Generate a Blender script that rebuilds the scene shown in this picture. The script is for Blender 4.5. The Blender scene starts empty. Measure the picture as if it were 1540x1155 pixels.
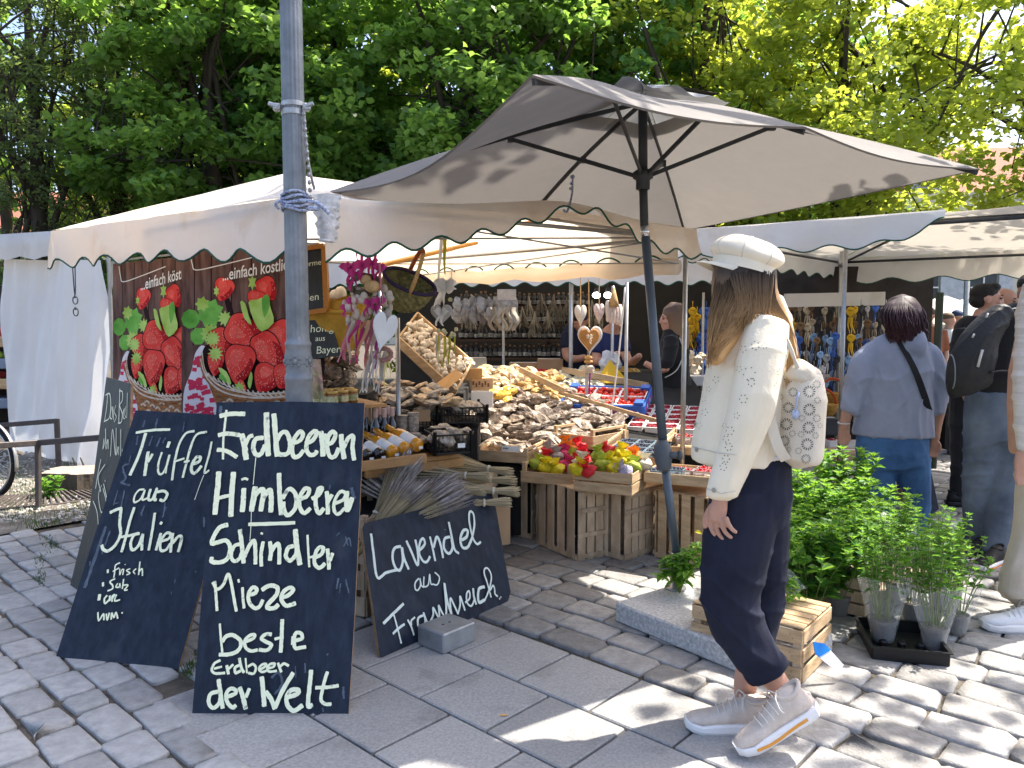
import bpy, bmesh, math, random
import numpy as np
from mathutils import Vector, Matrix, Quaternion
R = math.radians
rnd = random.Random(7)
SC = bpy.context.scene
COL = SC.collection
# ------------------------------------------------------------------ camera, sky, sun, exposure
CAMZ, FPX, HOR = 1.42, 1157.0, 490.0
PITCH = math.atan((577.5 - HOR) / FPX)
cam_d = bpy.data.cameras.new('camera'); cam = bpy.data.objects.new('camera', cam_d); COL.objects.link(cam)
cam.location = (0, 0, CAMZ); cam.rotation_euler = (math.pi/2 - PITCH, 0, 0)
cam_d.sensor_width = 36; cam_d.lens = 36 * FPX / 1540; cam_d.clip_end = 500; cam_d.clip_start = .05
SC.camera = cam
SUN_EL, SUN_AZ = R(57), math.atan2(.91, .415)          # azimuth measured from +Y towards +X
sdir = Vector((math.cos(SUN_EL)*math.sin(SUN_AZ), math.cos(SUN_EL)*math.cos(SUN_AZ), math.sin(SUN_EL)))
W = bpy.data.worlds.new('World'); SC.world = W; W.use_nodes = True
wn = W.node_tree.nodes; bg = wn['Background']; sky = wn.new('ShaderNodeTexSky')
sky.sky_type = 'NISHITA'; sky.sun_disc = False; sky.sun_elevation = SUN_EL; sky.sun_rotation = SUN_AZ
sky.air_density = .85; sky.dust_density = 3.6; sky.ozone_density = .8
W.node_tree.links.new(sky.outputs[0], bg.inputs[0]); bg.inputs[1].default_value = .15
sl = bpy.data.lights.new('sun', 'SUN'); sl.energy = 4.2; sl.angle = R(.5); sl.color = (1, .93, .82)
sun = bpy.data.objects.new('sun', sl); COL.objects.link(sun); sun.location = sdir*30
sun.rotation_euler = (-sdir).to_track_quat('-Z', 'Y').to_euler()
SC.view_settings.view_transform = 'Standard'; SC.view_settings.look = 'None'
SC.view_settings.exposure = 1.6; SC.view_settings.gamma = 1
# ------------------------------------------------------------------ pixel helpers: measured photo positions -> places in the square
def ray(px, py):
    x, y = (px-770)/FPX, (577.5-py)/FPX
    c, s = math.cos(PITCH), math.sin(PITCH)
    return Vector((x, c + y*s, -s + y*c))
def at(px, py, Y):
    d = ray(px, py); return Vector((0, 0, CAMZ)) + d*(Y/d.y)
def gnd(px, py, z=0.0):
    d = ray(px, py); return Vector((0, 0, CAMZ)) + d*((z-CAMZ)/d.z)
def on_plane(px, py, p0, n):
    d = ray(px, py); o = Vector((0, 0, CAMZ)); return o + d*((p0-o).dot(n)/d.dot(n))
# ------------------------------------------------------------------ materials
def lin(c):
    return tuple((v/12.92 if v <= .04045 else ((v+.055)/1.055)**2.4) for v in c)
MATS = {}
def M(name, col, rough=.7, var=.18, scale=6, bump=0, bscale=60, metal=0, trans=0, col2=None, rand=0, spec=.3,
      stretch=(1, 1, 1), island=0, stain=None, alpha=1, tcol=None, sheen=0, detail=4, coat=0):
    if name in MATS: return MATS[name]
    if name.startswith('poster'): spec = .06
    m = bpy.data.materials.new(name); m.use_nodes = True; nt = m.node_tree; N = nt.nodes; L = nt.links
    b = N['Principled BSDF']; out = N['Material Output']
    tc = N.new('ShaderNodeTexCoord'); mp = N.new('ShaderNodeMapping'); mp.inputs['Scale'].default_value = stretch
    L.new(tc.outputs['Object'], mp.inputs[0])
    nz = N.new('ShaderNodeTexNoise'); nz.inputs['Scale'].default_value = scale; nz.inputs['Detail'].default_value = detail
    nz.inputs['Roughness'].default_value = .6
    L.new(mp.outputs[0], nz.inputs[0])
    mx = N.new('ShaderNodeMix'); mx.data_type = 'RGBA'
    rp = N.new('ShaderNodeMapRange'); rp.inputs[1].default_value = .3; rp.inputs[2].default_value = .7
    L.new(nz.outputs[0], rp.inputs[0]); L.new(rp.outputs[0], mx.inputs[0])
    c2 = col2 if col2 else tuple(min(1, v*(1+var)) for v in col)
    mx.inputs[6].default_value = (*[v*(1-var) for v in col], 1); mx.inputs[7].default_value = (*c2, 1)
    cs = mx.outputs[2]
    if stain:
        sn = N.new('ShaderNodeTexNoise'); sn.inputs['Scale'].default_value = stain[1]; sn.inputs['Detail'].default_value = 6; L.new(tc.outputs['Object'], sn.inputs[0])
        sr = N.new('ShaderNodeMapRange'); sr.inputs[1].default_value = stain[2]; sr.inputs[2].default_value = stain[2]+.12; sr.inputs[4].default_value = stain[3]; L.new(sn.outputs[0], sr.inputs[0])
        sx = N.new('ShaderNodeMix'); sx.data_type = 'RGBA'; L.new(sr.outputs[0], sx.inputs[0]); L.new(cs, sx.inputs[6]); sx.inputs[7].default_value = (*stain[0], 1); cs = sx.outputs[2]
    if rand or island:
        hs = N.new('ShaderNodeHueSaturation'); mr = N.new('ShaderNodeMapRange')
        r = rand or island; mr.inputs[3].default_value = 1-r; mr.inputs[4].default_value = 1+r
        src = N.new('ShaderNodeObjectInfo').outputs['Random'] if rand else N.new('ShaderNodeNewGeometry').outputs['Random Per Island']
        L.new(src, mr.inputs[0]); L.new(mr.outputs[0], hs.inputs['Value']); L.new(cs, hs.inputs['Color']); cs = hs.outputs[0]
    L.new(cs, b.inputs['Base Color'])
    b.inputs['Roughness'].default_value = rough; b.inputs['Metallic'].default_value = metal
    b.inputs['Specular IOR Level'].default_value = spec
    if alpha < 1: b.inputs['Alpha'].default_value = alpha
    if sheen: b.inputs['Sheen Weight'].default_value = sheen
    if coat: b.inputs['Coat Weight'].default_value = coat
    if bump:
        bn = N.new('ShaderNodeTexNoise'); bn.inputs['Scale'].default_value = bscale; bn.inputs['Detail'].default_value = 5
        L.new(mp.outputs[0], bn.inputs[0]); bp = N.new('ShaderNodeBump'); bp.inputs['Strength'].default_value = bump
        bp.inputs['Distance'].default_value = .02; L.new(bn.outputs[0], bp.inputs['Height']); L.new(bp.outputs[0], b.inputs['Normal'])
    if trans:
        t = N.new('ShaderNodeBsdfTranslucent'); ms = N.new('ShaderNodeMixShader'); ms.inputs[0].default_value = trans
        if tcol: t.inputs[0].default_value = (*tcol, 1)
        else: L.new(cs, t.inputs[0])
        if bump: L.new(bp.outputs[0], t.inputs['Normal'])
        L.new(b.outputs[0], ms.inputs[1]); L.new(t.outputs[0], ms.inputs[2]); L.new(ms.outputs[0], out.inputs[0])
    MATS[name] = m; return m
# ------------------------------------------------------------------ object helpers
def tag(o, label=None, cat=None, group=None, kind=None):
    if label: o['label'] = label
    if cat: o['category'] = cat
    if group: o['group'] = group
    if kind: o['kind'] = kind
    return o
def thing(name, label, cat, loc=(0, 0, 0), rotz=0, group=None):
    o = bpy.data.objects.new(name, None); COL.objects.link(o); o.location = loc; o.rotation_euler = (0, 0, rotz)
    o.empty_display_size = .1
    return tag(o, label, cat, group)
def kids(o): return [c for c in COL.objects if c.parent == o]
def dup(root, loc=None, rotz=None, label=None, scale=None, rot=None):
    def rec(o, par):
        c = o.copy(); COL.objects.link(c); c.parent = par
        for ch in list(o.children): rec(ch, c)
        return c
    r = rec(root, None)
    if loc is not None: r.location = loc
    if rotz is not None: r.rotation_euler = (0, 0, rotz)
    if rot is not None: r.rotation_euler = rot
    if scale is not None: r.scale = scale if hasattr(scale, '__len__') else (scale,)*3
    if label: r['label'] = label
    return r
def link(name, me, parent=None, mats=None, smooth=False):
    o = bpy.data.objects.new(name, me); COL.objects.link(o)
    if mats:
        for m in (mats if isinstance(mats, (list, tuple)) else [mats]): me.materials.append(m)
    if parent: o.parent = parent
    if smooth: me.polygons.foreach_set('use_smooth', [True]*len(me.polygons))
    return o
class MB:
    """collects shapes of one part"""
    def __init__(s): s.v = []; s.f = []; s.m = []; s.mi = 0
    def add(s, vs, fs, T=None):
        o = len(s.v)
        s.v += [tuple(T @ Vector(v)) for v in vs] if T is not None else [tuple(v) for v in vs]
        for f in fs: s.f.append([i+o for i in f]); s.m.append(s.mi)
        return s
    def box(s, c, d, rot=None, bev=0.0):
        x, y, z = d[0]/2, d[1]/2, d[2]/2
        T = Matrix.Translation(c)
        if rot is not None: T = T @ (Matrix.Rotation(rot, 4, 'Z') if isinstance(rot, (int, float)) else rot)
        if not bev:
            vs = [(i*x, j*y, k*z) for k in (-1, 1) for j in (-1, 1) for i in (-1, 1)]
            return s.add(vs, [(0, 2, 3, 1), (4, 5, 7, 6), (0, 1, 5, 4), (2, 6, 7, 3), (0, 4, 6, 2), (1, 3, 7, 5)], T)
        b = min(bev, x*.9, y*.9, z*.9); vs = []; idx = {}
        for k in (-1, 1):
            for j in (-1, 1):
                for i in (-1, 1):
                    for a in range(3):
                        p = [i*x, j*y, k*z]
                        for q in range(3):
                            if q != a: p[q] -= (i, j, k)[q]*b
                        idx[(i, j, k, a)] = len(vs); vs.append(p)
        fs = []
        g = lambda i, j, k, a: idx[(i, j, k, a)]
        for sgn in (-1, 1):
            q = [(-1, -1), (1, -1), (1, 1), (-1, 1)]
            if sgn < 0: q = q[::-1]
            fs.append([g(sgn, a, c_, 0) for a, c_ in q]); fs.append([g(c_, sgn, a, 1) for a, c_ in q]); fs.append([g(a, c_, sgn, 2) for a, c_ in q])
        for i in (-1, 1):
            for j in (-1, 1):
                fs.append([g(i, j, -1, 0), g(i, j, 1, 0), g(i, j, 1, 1), g(i, j, -1, 1)])
                fs.append([g(i, -1, j, 0), g(i, 1, j, 0), g(i, 1, j, 2), g(i, -1, j, 2)])
                fs.append([g(-1, i, j, 1), g(1, i, j, 1), g(1, i, j, 2), g(-1, i, j, 2)])
                for k in (-1, 1): fs.append([g(i, j, k, 0), g(i, j, k, 1), g(i, j, k, 2)])
        return s.add(vs, fs, T)
    def beam(s, a, b, w, h, up=(0, 0, 1), bev=0.0):
        a, b = Vector(a), Vector(b); d = b-a; L = d.length; X = d.normalized(); U = Vector(up)
        Y = U.cross(X)
        if Y.length < 1e-4: Y = Vector((0, 1, 0)).cross(X)
        Y.normalize(); Z = X.cross(Y)
        return s.box((a+b)/2, (L, w, h), Matrix((X, Y, Z)).transposed().to_4x4(), bev)
    def tube(s, pts, r, n=8, cap=True, flat=1.0, up=None):
        pts = [Vector(p) for p in pts]; k = len(pts); rs = r if hasattr(r, '__len__') else [r]*k
        vs = []; prev = None
        for i in range(k):
            t = (pts[min(i+1, k-1)] - pts[max(i-1, 0)])
            t = t.normalized() if t.length > 1e-9 else Vector((0, 0, 1))
            if prev is None:
                a = Vector(up) if up else (Vector((0, 0, 1)) if abs(t.z) < .9 else Vector((1, 0, 0)))
                u = (a - t*a.dot(t)).normalized()
            else:
                u = prev - t*prev.dot(t)
                u = u.normalized() if u.length > 1e-6 else prev
            prev = u; w = t.cross(u)
            for j in range(n):
                an = 2*math.pi*j/n; vs.append(pts[i] + u*(math.cos(an)*rs[i]*flat) + w*(math.sin(an)*rs[i]))
        fs = [[i*n+j, i*n+(j+1) % n, (i+1)*n+(j+1) % n, (i+1)*n+j] for i in range(k-1) for j in range(n)]
        if cap: fs += [list(range(n))[::-1], [(k-1)*n+j for j in range(n)]]
        return s.add(vs, fs)
    def lathe(s, prof, n=16, c=(0, 0, 0), T=None, cap=True):
        vs = [(r*math.cos(2*math.pi*j/n)+c[0], r*math.sin(2*math.pi*j/n)+c[1], z+c[2]) for r, z in prof for j in range(n)]
        k = len(prof)
        fs = [[i*n+j, i*n+(j+1) % n, (i+1)*n+(j+1) % n, (i+1)*n+j] for i in range(k-1) for j in range(n)]
        if cap: fs += [list(range(n))[::-1], [(k-1)*n+j for j in range(n)]]
        return s.add(vs, fs, T)
    def grid(s, P):
        """P[i][j] points"""
        a, b = len(P), len(P[0])
        return s.add([p for row in P for p in row], [[i*b+j, i*b+j+1, (i+1)*b+j+1, (i+1)*b+j] for i in range(a-1) for j in range(b-1)])
    def slab(s, poly, n, th):
        """flat outline poly (3D points) thickened by th against normal n"""
        n = Vector(n); k = len(poly); a = [Vector(p) for p in poly]; b = [p - n*th for p in a]
        return s.add(a+b, [list(range(k)), [k+i for i in range(k)][::-1]] + [[i, k+i, k+(i+1) % k, (i+1) % k] for i in range(k)])
    def blob(s, c, r, n=8, k=6, T=None, jit=0, rg=rnd):
        rx, ry, rz = r if hasattr(r, '__len__') else (r, r, r); vs = []; fs = []
        for i in range(1, k):
            ph = math.pi*i/k
            for j in range(n):
                th = 2*math.pi*j/n; q = 1 + (rg.uniform(-jit, jit) if jit else 0)
                vs.append((rx*q*math.sin(ph)*math.cos(th), ry*q*math.sin(ph)*math.sin(th), rz*q*math.cos(ph)))
        vs += [(0, 0, rz), (0, 0, -rz)]; t = len(vs)-2
        for i in range(k-2):
            for j in range(n): fs.append([i*n+j, (i+1)*n+j, (i+1)*n+(j+1) % n, i*n+(j+1) % n])
        for j in range(n): fs.append([t, j, (j+1) % n]); fs.append([t+1, (k-2)*n+(j+1) % n, (k-2)*n+j])
        TT = Matrix.Translation(c) @ (T if T is not None else Matrix.Identity(4))
        return s.add(vs, fs, TT)
    def mesh(s, name, off=(0, 0, 0), rotz=0):
        me = bpy.data.meshes.new(name); o = Vector(off)
        Rm = Matrix.Rotation(-rotz, 3, 'Z') if rotz else None
        vs = [Vector(v)-o for v in s.v] if o.length else s.v
        if Rm: vs = [Rm @ Vector(v) for v in vs]
        me.from_pydata([tuple(v) for v in vs], [], s.f)
        if any(s.m): me.polygons.foreach_set('material_index', s.m)
        return me
    def build(s, name, mats, parent=None, smooth=False, world=True):
        """world=True: shapes were given in world coordinates and are moved into the parent's frame"""
        off = parent.location if (parent is not None and world) else (0, 0, 0)
        rz = parent.rotation_euler.z if (parent is not None and world) else 0
        o = link(name, s.mesh(name, off, rz), parent, mats, smooth)
        return o
def solid(name, m, mats, label, cat, group=None, kind=None, smooth=False, loc=None):
    """a thing that is one mesh; origin put at loc or at its base"""
    if loc is None:
        a = np.array(m.v); loc = Vector((a[:, 0].mean(), a[:, 1].mean(), a[:, 2].min()))
    o = link(name, m.mesh(name, loc), None, mats, smooth); o.location = loc
    return tag(o, label, cat, group, kind)
def smooth_by_angle(o, deg=40):
    me = o.data; bm = bmesh.new(); bm.from_mesh(me)
    for e in bm.edges:
        e.smooth = len(e.link_faces) == 2 and e.calc_face_angle(0) < R(deg)
    for f in bm.faces: f.smooth = True
    bm.to_mesh(me); bm.free(); return o
def remeshed(m, name, vox=.012, sm=3, mats=None, parent=None, disp=None, dec=0):
    """union of overlapping closed shapes -> one continuous surface"""
    off = parent.location if parent is not None else (0, 0, 0)
    me = m.mesh(name+'_raw', off); t = bpy.data.objects.new('t', me); COL.objects.link(t)
    md = t.modifiers.new('r', 'REMESH'); md.mode = 'VOXEL'; md.voxel_size = vox; md.adaptivity = 0
    if sm:
        ms = t.modifiers.new('s', 'SMOOTH'); ms.iterations = sm; ms.factor = .5
    dg = bpy.context.evaluated_depsgraph_get(); dg.update()
    me2 = bpy.data.meshes.new_from_object(t.evaluated_get(dg)); me2.name = name
    bpy.data.objects.remove(t); bpy.data.meshes.remove(me)
    if disp is not None:
        n = len(me2.vertices); co = np.empty(n*3); no = np.empty(n*3)
        me2.vertices.foreach_get('co', co); me2.vertices.foreach_get('normal', no)
        co = co.reshape(-1, 3); no = no.reshape(-1, 3); co += no*disp(co+np.array(off))[:, None]
        me2.vertices.foreach_set('co', co.ravel()); me2.update()
    return link(name, me2, parent, mats, True)
def catmull(pts, k=5, closed=False):
    P = [Vector(p) for p in pts]; n = len(P); out = []
    if n < 3 and not closed:
        return [P[0].lerp(P[-1], i/k) for i in range(k+1)]
    for i in range(n if closed else n-1):
        p0 = P[(i-1) % n] if closed else P[max(i-1, 0)]; p1 = P[i]; p2 = P[(i+1) % n]; p3 = P[(i+2) % n] if closed else P[min(i+2, n-1)]
        for j in range(k):
            t = j/k
            out.append(.5*((2*p1) + (p2-p0)*t + (2*p0-5*p1+4*p2-p3)*t*t + (3*p1-p0-3*p2+p3)*t**3))
    if not closed: out.append(P[-1])
    return out
def text_mesh(body, size, shear=0.0, name='lettering', offset=0.0):
    cu = bpy.data.curves.new('t', 'FONT'); cu.body = body; cu.size = size; cu.shear = shear; cu.offset = offset
    cu.resolution_u = 3
    t = bpy.data.objects.new('t', cu); COL.objects.link(t); dg = bpy.context.evaluated_depsgraph_get(); dg.update()
    me = bpy.data.meshes.new_from_object(t.evaluated_get(dg)); bpy.data.objects.remove(t); me.name = name
    for m in list(me.materials): pass
    me.materials.clear(); return me
def text_into(mb, body, size, T, shear=0.0, offset=0.0):
    me = text_mesh(body, size, shear, offset=offset)
    mb.add([v.co.copy() for v in me.vertices], [list(p.vertices) for p in me.polygons], T); bpy.data.meshes.remove(me)
# ------------------------------------------------------------------ ground
ST_U = Vector((.735, -.678, 0)).normalized(); ST_V = Vector((.678, .735, 0)).normalized(); ST_O = Vector((.564, 2.966, 0))
def uv2w(u, v, z=0): return ST_O + ST_U*u + ST_V*v + Vector((0, 0, z))
def w2uv(p): d = Vector(p)-ST_O; return d.dot(ST_U), d.dot(ST_V)
m_joint = M('joint_sand', (.075, .066, .055), .95, .35, 14, bump=.6, bscale=60, col2=(.13, .11, .085))
m_slab = M('slab_granite', (.305, .30, .295), .72, .22, 90, bump=.22, bscale=220, island=.12, detail=6, stain=((.13, .125, .12), 4.5, .57, .45))
m_cob = M('cobble_granite', (.265, .258, .25), .65, .26, 18, bump=.35, bscale=70, island=.28, detail=6, stain=((.13, .11, .095), 9, .58, .5))
m_cobl = M('cobble_pale', (.29, .288, .285), .65, .22, 18, bump=.3, bscale=70, island=.22, detail=6, stain=((.14, .13, .12), 9, .58, .45))
m_soil = M('soil', (.13, .105, .08), .95, .4, 5, bump=.8, bscale=25, col2=(.27, .25, .22))
m_far = M('far_paving', (.26, .25, .24), .9, .15, 3, bump=.2)
g = MB(); g.box((0, 60, -.044), (360, 330, .06)); tag(g.build('ground', [m_joint]), kind='structure')
def stone(mb, c, a, b, rg, dome=.008, jit=.1, z=0.0, cut=.11):
    """one paving stone: outline with worn corners, rounded shoulders, slightly domed and tilted"""
    hx, hy = a/2, b/2; k = cut*min(a, b)
    k = [k*rg.uniform(.4, 1.5) for _ in range(4)]
    o = [(-hx+k[0], -hy), (hx-k[1], -hy), (hx, -hy+k[1]), (hx, hy-k[2]), (hx-k[2], hy), (-hx+k[3], hy), (-hx, hy-k[3]), (-hx, -hy+k[0])]
    o = [(x+rg.uniform(-jit, jit)*b, y+rg.uniform(-jit, jit)*b) for x, y in o]
    tx, ty = rg.uniform(-.02, .02), rg.uniform(-.02, .02); dz = rg.uniform(-.003, .003)+z
    vs = []
    for s, h in ((1.0, -.03), (.994, -.004), (.965, .0015), (.75, dome*.8)):
        for x, y in o: vs.append(c + ST_U*(x*s) + ST_V*(y*s) + Vector((0, 0, h+dz+(x*tx+y*ty)*s)))
    vs.append(c+Vector((0, 0, dome+dz)))
    fs = [[i*8+j, i*8+(j+1) % 8, i*8+8+(j+1) % 8, i*8+8+j] for i in range(3) for j in range(8)] + [[24+j, 24+(j+1) % 8, 32] for j in range(8)]
    mb.add(vs, fs)
def lay(v0, v1, u0, u1, rows, lens, gap, test, seed, dome=.008, jit=.06):
    mb = MB(); rg = random.Random(seed); v = v0
    while v < v1:
        h = rg.uniform(*rows); u = u0 - rg.random()*.2
        while u < u1:
            l = rg.uniform(*lens); c = uv2w(u+l/2, v+h/2 + .02*math.sin(u*2.1+seed))
            if test(c): stone(mb, c, l-gap*rg.uniform(.6, 1.4), h-gap*rg.uniform(.6, 1.4), rg, dome, jit)
            u += l
        v += h
    return mb
def inview(c, m=1.1): return 1.3 < c.y < 16 and abs(c.x) < c.y*.6655+m
SOILA, SOILB = gnd(0, 806), gnd(170, 776)
def soil_side(c):
    d = SOILB-SOILA; return c.x < -1.75 and (d.x*(c.y-SOILA.y) - d.y*(c.x-SOILA.x)) > 0
o = lay(.01, 9.5, -9, 10, (.165, .2), (.19, .31), .011, lambda c: inview(c) and c.y < 11 and not soil_side(c) and not (c.x < -1.2 and c.y > 6.5), 3, .0035).build('cobblestone_paving', [m_cob], smooth=True); tag(o, kind='structure')
o = lay(-6.5, -.02, -7, 3, (.125, .155), (.17, .29), .013, lambda c: inview(c) and not soil_side(c) and c.y < 9 and c.x < .5 and (w2uv(c)[1] < -1.44 or w2uv(c)[0] < (-1.15, -1.33)[int(-w2uv(c)[1]/.357) % 2]), 5, .003).build('pale_cobblestone_paving', [m_cobl], smooth=True); tag(o, kind='structure')
mb = MB(); rg = random.Random(11); S = .357
for r in range(4):
    off = .176*(r % 2) + .02
    for k in range(-16, 10):
        c = uv2w(k*S + off + .1, -(r+.5)*S)
        if inview(c, .9) and k*S+off+.1 > -1.2: mb.box(c+Vector((0, 0, -.03+rg.uniform(-.0015, .0015))), (S-.011, S-.011, .064), math.atan2(ST_U.y, ST_U.x)+rg.uniform(-.006, .006), .005)
tag(mb.build('slab_paving', [m_slab]), kind='structure')
# bare soil with gravel at the left
rg = random.Random(4)
mb = MB(); P = []
for i in range(26):
    row = []
    for j in range(26):
        p = SOILA.lerp(SOILB, -2.0+3.2*i/25) + Vector((-.2, 1, 0))*(j/25*6.5+.02) ; p.z = .004 + (.03*rg.random() if 0 < j else 0)
        row.append(p)
    P.append(row)
mb.grid(P); tag(mb.build('bare_soil', [m_soil], smooth=True), kind='structure')
m_grav = M('gravel_stones', (.36, .34, .31), .85, .2, 30, island=.4)
mb = MB()
for i in range(1500):
    q = gnd(rg.uniform(-60, 190), 660+130*rg.random()**.8)
    if soil_side(q): mb.blob(q+Vector((0, 0, .02)), rg.uniform(.008, .02), 5, 3, jit=.3, rg=rg)
tag(mb.build('gravel', [m_grav]), 'pale gravel scattered over the bare soil at the left', 'gravel', kind='stuff')
m_grass = M('grass_blades', (.07, .13, .03), .7, .3, 8, trans=.3, island=.3)
mb = MB()
for i in range(2600):
    cx, cy = rg.choice([(20, 770), (60, 790), (100, 700), (40, 745), (130, 770), (155, 690), (15, 720)])
    q = gnd(cx+rg.gauss(0, 22), max(655, cy+rg.gauss(0, 9)))
    if not soil_side(q): continue
    a = rg.uniform(0, 6.28); h = rg.uniform(.02, .075); w = Vector((math.cos(a), math.sin(a), 0))*.004; l = Vector((rg.uniform(-.4, .4), rg.uniform(-.4, .4), 1))*h
    mb.add([q-w, q+w, q+l], [[0, 1, 2]])
tag(mb.build('grass', [m_grass]), 'short grass tufts growing in the bare soil', 'grass', kind='stuff')
# weeds between the stones
mb = MB()
for i in range(450):
    cx, cy = rg.choice([(290, 1000), (283, 1012), (60, 842), (72, 815), (82, 822), (60, 870), (302, 985)])
    q = gnd(cx+rg.gauss(0, 5), cy+rg.gauss(0, 5)); a = rg.uniform(0, 6.28); h = rg.uniform(.008, .03); w = Vector((math.cos(a), math.sin(a), 0))*.003
    l = Vector((rg.uniform(-.8, .8), rg.uniform(-.8, .8), 1))*h; mb.add([q-w, q+w, q+l], [[0, 1, 2]])
tag(mb.build('weeds', [m_grass]), 'small green weeds growing in the joints of the pale cobblestones', 'weeds', kind='stuff')
# ------------------------------------------------------------------ market tents
m_canvas = M('tent_canvas', (.82, .79, .74), .75, .05, 2.2, bump=.4, bscale=6, trans=.45, col2=(.86, .84, .80), tcol=(.95, .81, .64), stain=((.50, .36, .22), 3.5, .56, .5))
m_canvas2 = M('tent_canvas_cool', (.7, .69, .67), .75, .08, 2, bump=.4, bscale=6, trans=.27, col2=(.77, .76, .74), tcol=(.62, .57, .50), stain=((.45, .38, .30), 3, .58, .4))
m_wallc = M('tarpaulin_white', (.84, .84, .85), .6, .06, 1.6, bump=.5, bscale=3, trans=.25, tcol=(.75, .75, .76))
m_trim = M('green_trim', (.012, .085, .055), .7, .2)
m_steel = M('steel_tube', (.36, .36, .36), .38, .12, 20, metal=.85)
m_dkmetal = M('dark_steel', (.045, .05, .058), .45, .2, 20, metal=.3)
def curve1(pts):
    def f(t):
        for (a, x), (b, y) in zip(pts, pts[1:]):
            if t <= b: return x + (y-x)*max(0, (t-a)/(b-a))
        return pts[-1][1]
    def sm(t): return sum(f(t+d) for d in (-.06, -.03, 0, .03, .06))/5
    return sm
def valance(name, A, B, top, hem, period, amp, parent, mat, out=(0, 0), lift=None, trim=True, n=None, t0=0, t1=1, seed=0, sag=.0, trimmat=None):
    """hanging cloth strip with scalloped, trimmed hem; top/hem: heights along A->B"""
    A, B = Vector(A), Vector(B); L = (B-A).length; n = n or int(L/period*9); P = []; hemline = []
    nrm = Vector((out[0], out[1], 0)); rg = random.Random(seed)
    ph = [rg.uniform(0, 6.28) for _ in range(4)]
    for i in range(n+1):
        t = t0+(t1-t0)*i/n; p = A.lerp(B, t); zt = top(t); zh = hem(t) + amp*math.sin(2*math.pi*t*L/period + seed)
        o = .03 + (lift(t) if lift else 0); row = []
        for k in range(8):
            q = k/7; w = .014*math.sin(t*L*7+ph[0]+q*2)*q + .008*math.sin(t*L*17+ph[1])*q
            row.append(Vector((p.x, p.y, 0)) + nrm*(o*q + w) + Vector((0, 0, zt+(zh-zt)*q - sag*math.sin(q*math.pi))))
        P.append(row); hemline.append(row[-1])
    mb = MB(); mb.grid(P); v = mb.build(name, [mat], parent, smooth=True)
    if trim:
        t = MB(); t.tube(hemline, .0055, 6); t.build('hem_trim', [trimmat or m_trim], v if False else parent, smooth=True)
    return P
def roof_panel(mb, a, b, apex, sag=.05, n=14, seed=0):
    a, b, apex = Vector(a), Vector(b), Vector(apex); P = []
    for i in range(n+1):
        s = i/n; row = []
        for j in range(n+1):
            t = j/n; e = a.lerp(b, t); p = e.lerp(apex, s)
            p.z -= sag*math.sin(math.pi*t)*math.sin(math.pi*min(1, s*1.1+.0))*1.0 - .006*math.sin(t*23+s*9+seed)*(1-s)
            row.append(p)
        P.append(row)
    mb.grid(P)
# -- main stall tent
TK, TW, TE = Vector((-.95, 3.45, 0)), Vector((-3.315, 5.6, 0)), Vector((1.15, 4.85, 0)); TB = TW+TE-TK
APX = Vector((-1.5, 5.2, 2.43))
tent = thing('market_tent', 'off-white market tent over the main stall with green scalloped hem beside the lamp post', 'market tent', (-1.1, 5.2, 0))
mb = MB(); zt = lambda p, z: Vector((p.x, p.y, z))
roof_panel(mb, zt(TW, 2.1), zt(TK, 1.99), APX, .06); roof_panel(mb, zt(TK, 1.99), zt(TE, 2.02), APX, .05)
roof_panel(mb, zt(TE, 2.02), zt(TB, 2.03), APX, .04); roof_panel(mb, zt(TB, 2.03), zt(TW, 2.1), APX, .04)
mb.build('roof', [m_canvas], tent, smooth=True)
valance('valance', TK, TW, curve1([(0, 1.99), (1, 2.1)]), curve1([(0, 1.725), (.35, 1.80), (1, 1.86)]), .42, .032, tent, m_canvas, out=(-.67, -.74), seed=1.5, sag=-.02)
valance('valance', TK, TE, curve1([(0, 1.99), (.3, 2.02), (.59, 2.11), (.87, 2.02), (1, 2.02)]),
        curve1([(0, 1.70), (.09, 1.75), (.3, 1.84), (.45, 1.93), (.593, 2.075), (.75, 1.95), (.865, 1.87), (1, 1.85)]), .235, .026, tent, m_canvas,
        out=(.55, -.83), lift=curve1([(0, 0), (.4, .03), (.59, .12), (.8, .03), (1, 0)]), seed=2.2, t0=.045)
mb = MB()
for p in (TE, TB): mb.tube([(p.x*.98-.02, p.y+.1, 0), (p.x*.98-.02, p.y+.1, 2.0)], .016, 10)
mb.build('pole', [m_steel], tent, smooth=True)
for a, b in ((TK, TE), (TE, TB), (TB, TW), (TW, TK)):
    mb = MB(); a1 = a.lerp(APX, .04); b1 = b.lerp(APX, .04); z = 1.97
    mb.tube([zt(a1.lerp(b1, .5 if a is TW else 0), z), zt(b1.lerp(a1, .5 if b is TW else 0), z)], .012, 8)
    if TW not in (a, b): mb.tube([zt(a1, z-.16), zt(b1, z)], .005, 6); mb.tube([zt(b1, z-.16), zt(a1, z)], .005, 6)
    mb.tube([zt(a1, z), APX-Vector((0, 0, .06))], .009, 6); mb.build('frame_bar', [m_steel], tent, smooth=True)
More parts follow.
